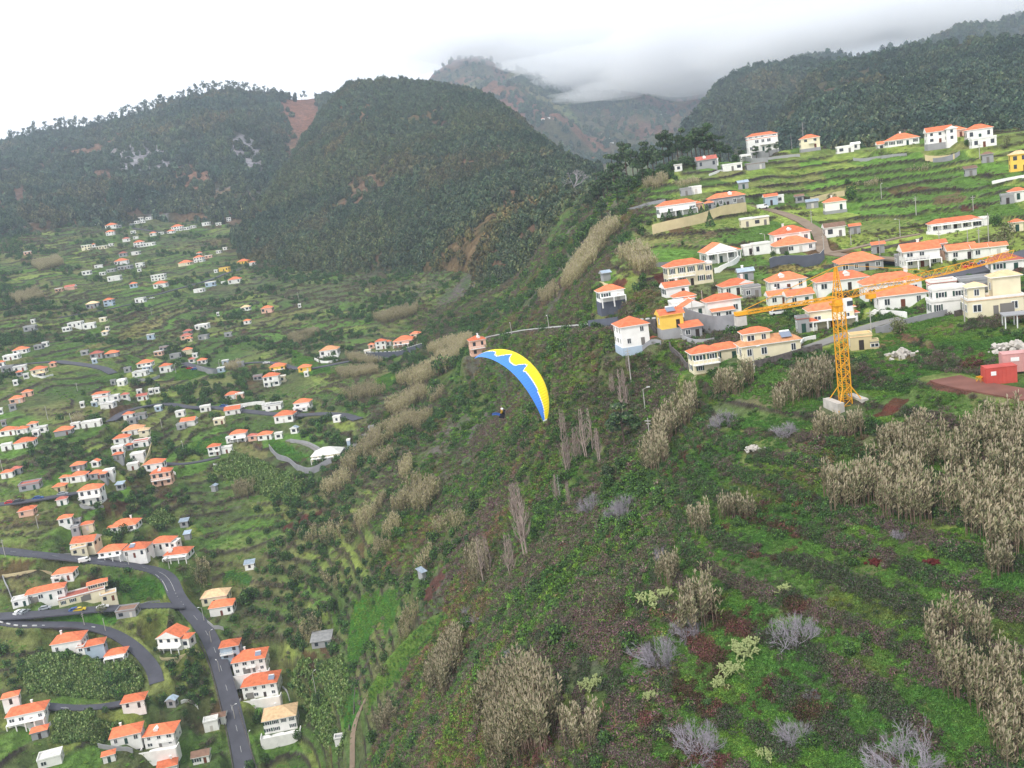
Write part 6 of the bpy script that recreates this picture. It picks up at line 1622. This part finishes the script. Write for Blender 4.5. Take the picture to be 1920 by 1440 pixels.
# ------------------------------------------------------------------ walls
def wallrun(px, h, col, label, thick=.3, top=None, dots=None, sink=2.0, cat='wall', z_up=0.0, name=None, path=None):
    if path is None:
        w = [hit(*p) for p in px]; P_ = smooth_path([(x, y, z) for x, y, z, r in w], 1.2); P_[:, 2] = CAMZ+ground(P_[:, 0], P_[:, 1])
    else: P_ = path
    k5 = np.ones(5)/5
    if len(P_) > 8:
        for _ in range(3): P_[2:-2, 2] = np.convolve(P_[:, 2], k5, 'valid')
    t = np.gradient(P_[:, :2], axis=0); t /= np.linalg.norm(t, axis=1)[:, None]+1e-9; nn = np.stack([-t[:, 1], t[:, 0]], 1)*thick/2; b = MB(); c = P_.mean(0)
    for i in range(len(P_)-1):
        p, q = P_[i]-c, P_[i+1]-c; A = [(p[0]+nn[i][0], p[1]+nn[i][1]), (q[0]+nn[i+1][0], q[1]+nn[i+1][1]), (q[0]-nn[i+1][0], q[1]-nn[i+1][1]), (p[0]-nn[i][0], p[1]-nn[i][1])]; zz = [p[2], q[2], q[2], p[2]]
        lo = [(A[k][0], A[k][1], zz[k]-sink) for k in range(4)]; hi = [(A[k][0], A[k][1], zz[k]+h) for k in range(4)]
        b.quad(*hi, 1 if top else 0); b.quad(lo[1], lo[0], hi[0], hi[1]); b.quad(lo[3], lo[2], hi[2], hi[3])
        if i == 0: b.quad(lo[0], lo[3], hi[3], hi[0])
        if i == len(P_)-2: b.quad(lo[2], lo[1], hi[1], hi[2])
    M = col if not isinstance(col, str) else M_WALL[col]; o = b.build(name or cat.replace(' ', '_'), [M, top or M]); o.location = tuple(c); o['kind'] = 'thing'
    if dots:
        b = MB(); d = np.r_[0, np.cumsum(np.hypot(*(P_[1:, :2]-P_[:-1, :2]).T))]; sx = 0
        while sx < d[-1]-1:
            p = Vector([np.interp(sx, d, P_[:, k])-c[k] for k in range(3)]); q = Vector([np.interp(sx+dots*.5, d, P_[:, k])-c[k] for k in range(3)]); p.z += h+.01+.2; q.z += h+.01+.2; b.bar(p, q, .26); sx += dots
        b.build('kerb_blocks', M_WHITE, o)
    m = px[len(px)//2]; reg(o, label, cat, m[0], m[1]-4); return o
def lane_edge():
    p = ROADS[-1][5].copy(); t = np.gradient(p[:, :2], axis=0); t /= np.linalg.norm(t, axis=1)[:, None]; n = np.stack([-t[:, 1], t[:, 0]], 1)
    if (n[len(n)//2]@p[len(n)//2, :2]) > 0: n = -n
    p[:, :2] += n*2.0; return p
def build_walls():
    W = wallrun
    W([(1224,440),(1284,426),(1335,412),(1400,397)], 3.6, 'k', 'long beige stone retaining wall under the row of conifers', cat='retaining wall')
    W([(1444,503),(1500,496),(1546,485)], 3.0, 'd', 'dark blue-grey retaining wall with white coping below the white house', top=M_WHITE, cat='retaining wall')
    W([(1285,606),(1330,622),(1360,626),(1392,620)], 4.2, M_GREYW, 'tall dark grey concrete retaining wall above the yellow house', cat='retaining wall')
    W([(912,640),(935,634),(985,626),(1050,620),(1110,616),(1170,611),(1232,606)], .7, M_STONE, 'long cliff-lane parapet topped with white blocks', dots=2.4, cat='parapet', sink=3, path=lane_edge())
    W([(506,842),(520,862),(548,870),(565,884),(580,892),(602,880),(622,868)], 2.6, M_GREYW, 'curving grey concrete garden wall round the green plot')
    W([(642,846),(668,834),(694,820)], 1.4, M_GREYW, 'straight grey wall leading to the small block hut')
    W([(545,830),(575,832),(600,846)], 1.6, 'g', 'low pale grey wall beside the curving drive')
    W([(5,1082),(50,1079),(98,1077)], 1.0, 'k', 'pale wall along the field edge at the left border'); W([(6,1084),(14,1105),(24,1128)], 1.2, 'g', 'grey wall running down from the field edge to the road')
    W([(0,1169),(40,1178),(100,1177),(160,1177),(188,1180)], .5, M_STONE, 'curved road edge dotted with white blocks', dots=3.2, cat='parapet', sink=4)
    W([(375,1205),(394,1250),(410,1310),(424,1370),(436,1430),(440,1470)], .8, M_STONE, 'low wall along the left edge of the straight road', cat='kerb wall'); W([(412,1210),(432,1270),(450,1340),(468,1400),(484,1450)], .8, M_STONE, 'low wall along the right edge of the straight road', cat='kerb wall')
    W([(1642,624),(1700,608),(1776,592)], 1.3, M_GREYW, 'long grey concrete wall beside the sloping drive'); W([(1400,694),(1460,681),(1542,658)], 1.5, M_STONE, 'dark stone garden wall in front of the long cream house')
    W([(1256,652),(1275,672),(1292,694)], 1.5, M_STONE, 'dark stone wall running down beside the yellow house'); W([(1170,399),(1210,388),(1248,379)], 1.4, M_GREYW, 'grey wall above the long house with the white arcade')
    W([(1520,380),(1552,373),(1584,367)], 2.2, 'k', 'pale ruined wall above the white cottage'); W([(424,768),(460,762),(497,758)], 2.0, 'w', 'long white roadside wall in the middle of the village')
    W([(690,670),(750,667),(792,654)], 3.0, 'd', 'dark retaining wall topped with white blocks below the pinkish houses', dots=3.2, cat='retaining wall'); W([(370,694),(400,704),(408,700)], 3.0, M_GREYW, 'grey retaining wall below the small cluster of red roofs', cat='retaining wall')
    W([(1190,662),(1225,650),(1240,646)], 1.0, M_GREYW, 'grey wall joining the tall white house to the lane'); W([(1105,618),(1130,616),(1160,612)], 2.6, 'd', 'blue-grey garden wall below the house with the blue base')
    W([(1790,706-112),(1830,585),(1880,578)], 1.2, M_STONE, 'dark stone wall below the large cream villa'); W([(1280,640-4),(1310,648),(1340,640)], .9, 'g', 'low grey wall beside the orange lean-to roof')
    W([(265,1058),(180,1046),(110,1039)], .5, M_GREYW, 'low grey kerb wall along the upper side of the village road', cat='kerb wall'); W([(700,1225),(665,1290),(655,1370)], .6, M_STONE, 'thin dark wall edging the vegetable strips')
    W([(1545,505),(1600,482),(1690,490)], .8, M_STONE, 'dark dry-stone wall beside the brown lane'); W([(1225,505-8),(1270,500),(1330,490)], 1.2, M_GREYW, 'grey wall between the cream house and the field')
    W([(20,1330),(85,1330),(130,1333)], 1.0, M_GREYW, 'grey wall beside the narrow lane at the lower left'); W([(185,1402),(210,1408),(250,1412)], 1.6, 'g', 'white-grey yard wall in front of the two orange roofs')
    W([(340,1320),(362,1318),(372,1330)], 1.2, 'w', 'bent white wall left of the straight road')
    W([(1615,470),(1680,462),(1730,448)], .8, M_STONE, 'low dark wall beside the pale farm track'); W([(1750,300+4),(1790,300),(1800,290)], 1.6, M_GREYW, 'grey yard wall under the upper right houses', cat='retaining wall')
    for pts, h, c, lb in (([(1340,512),(1352,506),(1372,500),(1386,488)],1.6,'w','white garden wall of the gabled cream house'), ([(1440,566),(1480,566),(1520,572)],1.0,'w','low white wall in front of the paired orange roofs'), ([(1632,596),(1660,590),(1700,596)],1.2,'w','low white yard wall beside the large white hillside house'),
      ([(1500,652),(1508,640),(1530,636)],.9,'w','white balustrade of the house behind the mast'), ([(1735,300),(1760,302),(1790,298)],2.0,'k','pale stone wall below the crest houses at the upper right'), ([(1395,296),(1410,306),(1440,304)],2.0,'g','grey stone wall below the wide crest house'), ([(1330,330),(1350,322),(1362,318)],.9,'w','short white wall by the red-roofed crest house'),
      ([(1600,300),(1640,296),(1700,292)],1.0,'g','long low stone wall below the upper right white houses'), ([(1105,545),(1125,532),(1140,536)],.8,'k','short pale wall at the red soil plot'), ([(1440,300),(1470,296),(1500,294)],1.2,'g','grey terrace wall left of the small crest house'),
      ([(262,1135),(280,1128),(300,1128)],.6,'g','short wall beside the road junction'), ([(390,1170),(402,1180),(420,1182)],1.4,'g','grey yard wall below the peach-roofed house'), ([(290,892),(320,884),(330,890)],1.2,'w','white wall behind the balconied pinkish house'), ([(265,880),(276,858),(290,830)],1.5,'k','curved pale wall climbing past the cream-orange house'),
      ([(150,950),(172,958),(195,952)],1.2,'g','grey wall under the tall white block'), ([(55,1370),(75,1372),(96,1358)],1.0,'w','white fence wall beside the arcaded lower left house'), ([(590,675),(615,682),(640,678)],1.6,'w','white wall in front of the faded orange roof'), ([(450,860),(420,870),(400,872)],.7,'w','white kerb wall by the orange two-storey houses'),
      ([(60,704),(80,712),(100,704)],1.0,'w','white wall under the orange roof at the left edge road'), ([(255,712),(280,716),(300,708)],1.6,'g','grey retaining wall under the long low grey house'), ([(375,1225),(340,1235),(300,1235)],.8,'k','pale wall by the gabled house left of the road'), ([(530,1290),(545,1310),(550,1340)],.8,'g','thin grey wall below the solar-panelled houses')):
        W(pts, h, c, lb)
    W([(1860,345),(1890,338),(1930,332)], 1.0, 'w', 'white railing wall below the yellow house at the right edge')
# ------------------------------------------------------------------ poles, cars, containers
M_POLE = material('pole_grey', lin(176, 172, 166), .8)
def build_poles():
    P_ = "90 787 26;135 796 14;146 734 15;304 803 18;345 848 15;6 886 24;10 1043 34;72 991 14;159 1174 22;198 1183 22;594 1307 50;450 1297 18;1184 720 66;1415 699 42;1320 594 50;1219 827 42;1210 770 38;1854 456 56;1718 405 32;1688 444 32;1596 459 18;1825 396 20;1815 464 18;1836 462 18;1837 298 20;1653 373 20;1809 604 66;1634 627 26;1436 470 28;1522 420 16;960 630 12;1030 620 12;412 690 10;560 560 8;285 592 14;318 1066 14;330 700 12;242 1060 16;1762 470 20;1545 470 18;383 1165 12;398 1212 12;413 1264 12;441 1350 12;470 1400 12;1650 480 16;1300 600 14"
    for i, s in enumerate(P_.split(';')):
        px, py, h = map(float, s.split()); x, y, z, s_, r = at_px(px, py); H = np.clip(h*s_, 5, 9.5); lamp = i % 3 == 1 or h <= 12; root = empty('street_lamp' if lamp else 'utility_pole', (x, y, z), random.uniform(0, 3.1))
        b = MB(); rr = .11+r*.00012; b.bar((0, 0, -.6), (0, 0, H), rr, r2=rr*.6, sides=6); b.build('pole', M_POLE, root)
        b = MB()
        if lamp: b.bar((0, 0, H-.05), (1.1, 0, H+.25), .05, sides=4); b.build('arm', M_POLE, root); b = MB(); b.box(.9, 1.6, -.14, .14, H+.2, H+.34); b.build('lamp_head', M_FRAME, root)
        else: b.box(-.7, .7, -.06, .06, H-.7, H-.56); b.box(-.5, .5, -.06, .06, H-1.3, H-1.18); b.build('crossarm', M_POLE, root)
        reg(root, ('pale street lamp' if lamp else ('tall ' if h > 35 else '')+'pale utility pole'), 'street lamp' if lamp else 'utility pole', px, py-h/2, 'street lamps' if lamp else 'utility poles')
M_TYRE = material('tyre', lin(30, 30, 32), .9)
def car(px, py, col, cname, yaw, van=False, pickup=False):
    x, y, z, s, r = at_px(px, py); root = empty('parked_car', (x, y, z), -atan2(x, y)+radians(yaw)); m = material('car_paint_'+cname.replace(' ', '_'), lin(*col), .3, spec=.5)
    def prof(pts, w, mt, nm, par):
        b = MB(); n = len(pts); b.V = [(p[0], -w/2, p[1]) for p in pts]+[(p[0], w/2, p[1]) for p in pts]; b.F = [tuple(range(n)), tuple(range(2*n-1, n-1, -1))]+[(i, i+n, (i+1) % n+n, (i+1) % n) for i in range(n)]; b.M = [0]*len(b.F); return b.build(nm, mt, par)
    L = 2.2
    body = prof([(-L, .35), (L, .35), (L, .75), (L-.9, .95), (-L, .98)] if not van else [(-L, .35), (L, .35), (L, .9), (L-.5, 1.1), (L-.9, 1.8), (-L, 1.8)], 1.72, m, 'body', root)
    cab = [(-1.9, .99), (1.1, .97), (.5, 1.45), (-1.2, 1.47)] if not pickup else [(-.5, .99), (1.2, .97), (.7, 1.5), (-.4, 1.52)]
    if not van: c = prof(cab, 1.5, m, 'roof', root); prof([(cab[0][0]-.01, 1.03), (cab[1][0]+.01, 1.02), (cab[2][0]+.02, 1.38), (cab[3][0]-.02, 1.38)], 1.53, M_GLASS, 'windows', root)
    else: prof([(.5, 1.2), (1.75, 1.2), (1.45, 1.66), (.5, 1.66)], 1.75, M_GLASS, 'windows', root)
    for wx in (-1.35, 1.35):
        for wy in (-.78, .78): b = MB(); b.bar((wx, wy-.1, .32), (wx, wy+.1, .32), .32, sides=12); b.build('wheel', M_TYRE, root)
    kind = 'van' if van else 'pickup' if pickup else 'car'
    reg(root, f'parked {cname} {kind} on the roadside', kind, px, py-3, 'parked vehicles')
def build_cars():
    R_, B_, W_, D_, S_, Y_ = (190, 30, 40), (50, 90, 160), (235, 235, 235), (50, 52, 60), (170, 175, 180), (220, 190, 40)
    for a in ((1822,505,R_,'red',12,False,True),(1850,499,B_,'blue',12),(1876,490,D_,'dark grey',12),(1430,392,W_,'white',14,True),(20,944,R_,'red',-14),(35,942,D_,'dark grey',-14),(72,936,B_,'blue',-14),(118,928,S_,'silver',-14),(37,1152,W_,'white',40),(46,1150,S_,'silver',40),(85,1143,S_,'silver',-14),(150,1146,Y_,'yellow',-10),(142,1147,B_,'blue',-10),(193,1141,W_,'white',-10),(160,1057,W_,'white',-5,True),(420,763,B_,'blue',-10),(452,766,W_,'white',-10),(346,690,D_,'dark grey',-10),(356,692,R_,'red',-10),(366,694,B_,'blue',-10),(1478,549,S_,'silver',10),(1460,590,W_,'white',12),(560,774,D_,'dark grey',-10),(285,560,W_,'white',-10),(500,682,W_,'white',-10)): car(*a)
def container(px, py, L, yaw, mat, desc):
    x, y, z, s, r = at_px(px, py); root = empty('shipping_container', (x, y, z), -atan2(x, y)+radians(yaw)); b = MB(); h, w = 2.6, 2.45; n = int(L/.3)
    for i in range(n):   # corrugated long sides
        x0 = -L/2+L*i/n; x1 = x0+L/n; d = .05 if i % 2 else 0
        b.box(x0, x1, -w/2+d, w/2-d, -.4, h)
    b.build('body', mat, root); b = MB(); b.box(-L/2-.06, L/2+.06, -w/2-.05, w/2+.05, h+.002, h+.1); b.build('roof', M_PINK if mat is M_PINK else mat, root)
    b = MB(); b.box(-L/2-.12, -L/2-.005, -w/2+.1, -.02, .1, h-.1); b.build('door', mat, root); b = MB(); b.box(-L/2-.12, -L/2-.005, .02, w/2-.1, .1, h-.1); b.build('door', mat, root)
    b = MB(); b.box(-L*.35, -L*.18, -w/2-.03, -w/2-.005, h*.55, h*.8); b.build('marking', M_FRAME, root)
    reg(root, desc, 'shipping container', px, py-15)
def build_misc():
    container(1874, 716, 4.6, 18, M_REDC, 'bright red shipping container on the weedy ground')
    container(1925, 690, 7.5, 14, M_PINK, 'faded pink shipping container with white top behind the red one')
    # frame shelter at the right edge
    x, y, z, s, r = at_px(1908, 615); root = empty('shelter', (x, y, z), -atan2(x, y)+radians(10)); b = MB()
    for sx in (-2, 0, 2):
        for sy in (0, 3): b.box(sx-.1, sx+.1, sy-.1, sy+.1, -1, 2.4)
    b.build('posts', M_FRAME, root); b = MB(); b.box(-2.4, 2.4, -.4, 3.4, 2.403, 2.6); b.build('roof', M_WALL['g'], root); reg(root, 'open white-framed shelter with flat grey roof at the right edge', 'shelter', 1908, 605)
    x, y, z, s, r = at_px(1852, 714); root = empty('crane_section', (x, y, z), .4); b = MB(); lattice(b, (-2, 0, .5), (2, 0, .5), .9, .9, 6, .06); b.build('lattice', M_YEL, root); reg(root, 'yellow lattice crane section lying beside the red container', 'crane section', 1850, 706)
    # rubble
    for (px, py, sc, lab) in ((1690, 668, 1.3, 'grey heap of rubble below the weedy slope'), (1905, 655, 1.5, 'heap of pale broken blocks at the right edge'), (1412, 842, .7, 'pale sticks and rubbish on a bare brown patch'), (1750, 1056, .5, 'small rust-red heap of dead fern on a terrace'), (1640, 1056, .5, 'smaller rust-red heap of dead fern left of its twin')):
        x, y, z, s, r = at_px(px, py); b = MB(); rs = np.random.default_rng(int(px)); red = 'rust' in lab
        for k in range(60):
            a = rs.uniform(0, 6.28); d = abs(rs.normal())*1.1*sc; hh = max(0, (1.4-d/sc*.6))*rs.uniform(0, .7)*sc; n0 = len(b.V); q = rs.uniform(.15, .5)*sc; b.box(-q, q, -q*.7, q*.7, -q*.5, q*.5)
            M4 = Matrix.Translation((cos(a)*d, sin(a)*d, hh)) @ Matrix.Rotation(rs.uniform(0, 3), 4, Vector(rs.normal(size=3)).normalized()); b.xf(M4, n0)
        o = b.build('heap', material('heap_red', lin(84, 36, 34), .95, noise=(3, .3)) if red else M_BLK); o.location = (x, y, z); reg(o, lab, 'heap', px, py)
    # fallen tree
    x, y, z, s, r = at_px(1135, 1355); b = twigs(7, 4.2, 1.5, np.random.default_rng(3), .09, 2, .25, .05); o = b.build('fallen_tree', material('dead_wood', lin(150, 112, 98), .95)); o.location = (x, y, z); reg(o, 'tangled pinkish-brown fallen dead tree', 'fallen tree', 1135, 1350)
# ------------------------------------------------------------------ labels: look first, then the nearest landmark
LAND = [('the hairpin road bend', 325, 1090), ('the straight lower road', 425, 1290), ('the long cream building', 165, 1118), ('the base of the tower crane', 1586, 755), ('the tall white three-storey block', 172, 925),
 ('the tall pinkish balconied house', 307, 900), ('the curving grey garden wall', 555, 876), ('the paraglider wing', 965, 705), ('the tall pink ravine-edge house', 900, 650), ('the long beige retaining wall', 1310, 416),
 ('the dark blue-grey retaining wall', 1495, 494), ('the red container', 1872, 705), ('the tip of the crane jib', 1898, 476), ('the dead white tree', 1076, 330), ('the road with parked cars', 60, 936), ('the brown field plot', 565, 972),
 ('the green vegetable strips', 690, 1190), ('the left forest foot', 200, 385), ('the bright yellow house', 1264, 622), ('the long cream house with solar panels', 1450, 660), ('the large cream villa', 1868, 575), ('the modern white stepped house', 1785, 570),
 ('the wide cream bungalow', 612, 860), ('the banana plot', 160, 1265), ('the narrow lower lane', 170, 1327), ('the white roadside wall', 460, 762), ('the long white bungalow', 1792, 425), ('the brown climbing lane', 1505, 412), ('the ruined beige house', 1616, 645),
 ('the tall white house above the drop', 1196, 640), ('the house with dark blue base', 1150, 590), ('the dark tower-shaped bare trunks', 1500, 245), ('the pinkish houses by the dotted wall', 757, 645), ('the red roofs by the upper road', 355, 660), ('the upper village road', 350, 536),
 ('the highest left hamlet', 270, 412), ('the large orange roof at the hamlet edge', 332, 430), ('the red-roofed shed on the left', 131, 540), ('the left-edge road', 60, 680), ('the road loop', 330, 757), ('the bright green field by the lane', 385, 700), ('the yellow house among the left terraces', 455, 492),
 ('the wide white crest house', 1432, 275), ('the upper right-corner houses', 1800, 265), ('the dirt track', 1820, 725), ('the big cane thicket', 1640, 930), ('the cactus clump', 1395, 1210), ('the dark pine in the ravine', 1172, 800), ('the lower right cane thicket', 1840, 1260), ('the bottom cane thicket', 960, 1350),
 ('the right edge of the photo', 1915, 960), ('the blank terraces', 1450, 930), ('the left edge of the photo', 5, 800), ('the fallen dead tree', 1135, 1350), ('the first mountain hamlet', 1028, 225), ('the second mountain hamlet', 1255, 215), ('the lowest mountain hamlet', 1140, 265), ('the brown saddle of the left hill', 560, 200), ('the left end of the skyline', 20, 270), ('the dead snag at the forest foot', 97, 385), ('the low dip of the left skyline', 135, 238), ('the rise before the left hill top', 330, 188), ('the flat top right of the highest skyline tree', 510, 160), ('the left hill top', 440, 165), ('the notch in the left skyline', 250, 222),
 ('the bottom left corner', 60, 1420), ('the grey sheds on the slope', 350, 1000), ('the foot of the dome hill', 700, 455)]
LAND = [l for l in LAND if l[0] != 'the blank terraces']
ORD = ['', '', 'second', 'third', 'fourth', 'fifth', 'sixth', 'seventh', 'eighth', 'ninth', 'tenth', 'eleventh', 'twelfth', 'thirteenth', 'fourteenth', 'fifteenth', 'sixteenth', 'seventeenth', 'eighteenth', 'nineteenth', 'twentieth']
def label_all():
    cnt = {}
    for o, d, px, py in REG: cnt[d] = cnt.get(d, 0)+1
    G = {}
    for o, d, px, py in REG:
        if cnt[d] == 1: o['label'] = d; continue
        best = sorted(LAND, key=lambda l: (l[1]-px)**2+(1.3*(l[2]-py))**2)[0]; dx, dy = px-best[1], py-best[2]
        rel = ('right of' if dx > 0 else 'left of') if abs(dx) > 1.6*abs(dy) else ('below' if dy > 0 else 'above')
        G.setdefault((d, rel, best[0]), []).append((dx*dx+dy*dy, o))
    for (d, rel, l), L in G.items():
        L.sort(key=lambda t: t[0])
        for k, (_, o) in enumerate(L):
            w = f"{d}, {'nearest' if k == 0 and len(L) > 1 else ORD[min(k+1, 20)]+' nearest' if k else ''} {rel} {l}".replace(',  ', ', ').replace('  ', ' ')
            ws = w.split()
            if len(ws) > 16: w = w.replace(' with ', ', ').replace(' of the photo', ''); ws = w.split()
            if len(ws) > 16: w = w.replace('hipped ', '').replace('pitched ', '').replace(' flat', ''); ws = w.split()
            o['label'] = ' '.join(ws[:16])
# ------------------------------------------------------------------ haze and low cloud
def box_obj(name, x0, x1, y0, y1, z0, z1, m):
    b = MB(); b.box(x0, x1, y0, y1, z0, z1); return b.build(name, m)
def vol_mat(name, dens, col, aniso=0.0):
    m = bpy.data.materials.new(name); m.use_nodes = True; nt = m.node_tree; nt.nodes.remove(nt.nodes['Principled BSDF']); v = nt.nodes.new('ShaderNodeVolumePrincipled')
    v.inputs['Density'].default_value = dens; v.inputs['Color'].default_value = (*col, 1); v.inputs['Anisotropy'].default_value = aniso
    nt.links.new(v.outputs[0], nt.nodes['Material Output'].inputs['Volume']); return m
def build_haze():
    o = box_obj('haze', -5200, 5200, -60, 6500, -330, 1250, vol_mat('haze', HAZE, (.74, .85, 1.0), 0.2)); tag(o, 'pale blue haze in the valley air', kind='stuff')
HAZE = 0.00012
def blob(name, c, rad, seed, dens, label):
    """low cloud: a lumpy closed body of even density, thin at its edges"""
    b = bmesh.new(); bmesh.ops.create_icosphere(b, subdivisions=5, radius=1); co = np.array([v.co[:] for v in b.verts]); n = np.zeros(len(co))
    for k, (s, a) in enumerate(((.9, .55), (.45, .30), (.22, .16), (.11, .08))): n += a*((vnoise(co[:, 0]+co[:, 2]*.7+9, co[:, 1]-co[:, 2]*.5+seed, s, seed+k)+vnoise(co[:, 1]+co[:, 2]+5, co[:, 0]*.6+co[:, 2], s, seed+k+20))-1)
    f = 1+n*.9
    for v, k in zip(b.verts, f): v.co *= k; v.co.x *= rad[0]; v.co.y *= rad[1]; v.co.z *= rad[2]
    me = bpy.data.meshes.new(name); b.to_mesh(me); b.free(); me.materials.append(vol_mat(name, dens, (1, 1, 1), 0.0)); o = link(name, me); o.location = c; tag(o, label, kind='stuff'); return o
def pxr(px, py, r):
    a, t = ray([px], [py]); return (r*sin(a[0]), r*cos(a[0]), CAMZ+t[0]*r)
def build_clouds():
    L = [(868, 84, 4400, (300, 300, 70), .0045), (800, 120, 4300, (200, 220, 55), .003), (990, 96, 4400, (330, 300, 70), .006), (1075, 148, 4000, (170, 200, 34), .006), (1160, 128, 4000, (480, 350, 95), .007), (1150, 172, 3700, (200, 150, 30), .005), (1330, 104, 3700, (430, 320, 120), .007), (1420, 98, 2800, (170, 160, 45), .006), (1470, 76, 2900, (300, 200, 50), .006), (1650, 50, 3100, (420, 260, 75), .006), (1860, 0, 3200, (420, 260, 75), .006)]
    for k, (px, py, r, rad, d) in enumerate(L):
        blob('cloud', pxr(px, py, r), rad, 3+k*7, d*CLD, 'low white cloud wrapping the mountain tops')
CLD = 1.0
build_ground(); build_roads(); build_houses(); build_cover(); build_forest(); build_plants(); build_crane(); build_glider(); build_walls(); build_poles(); build_cars(); build_misc(); build_haze(); build_clouds(); label_all()
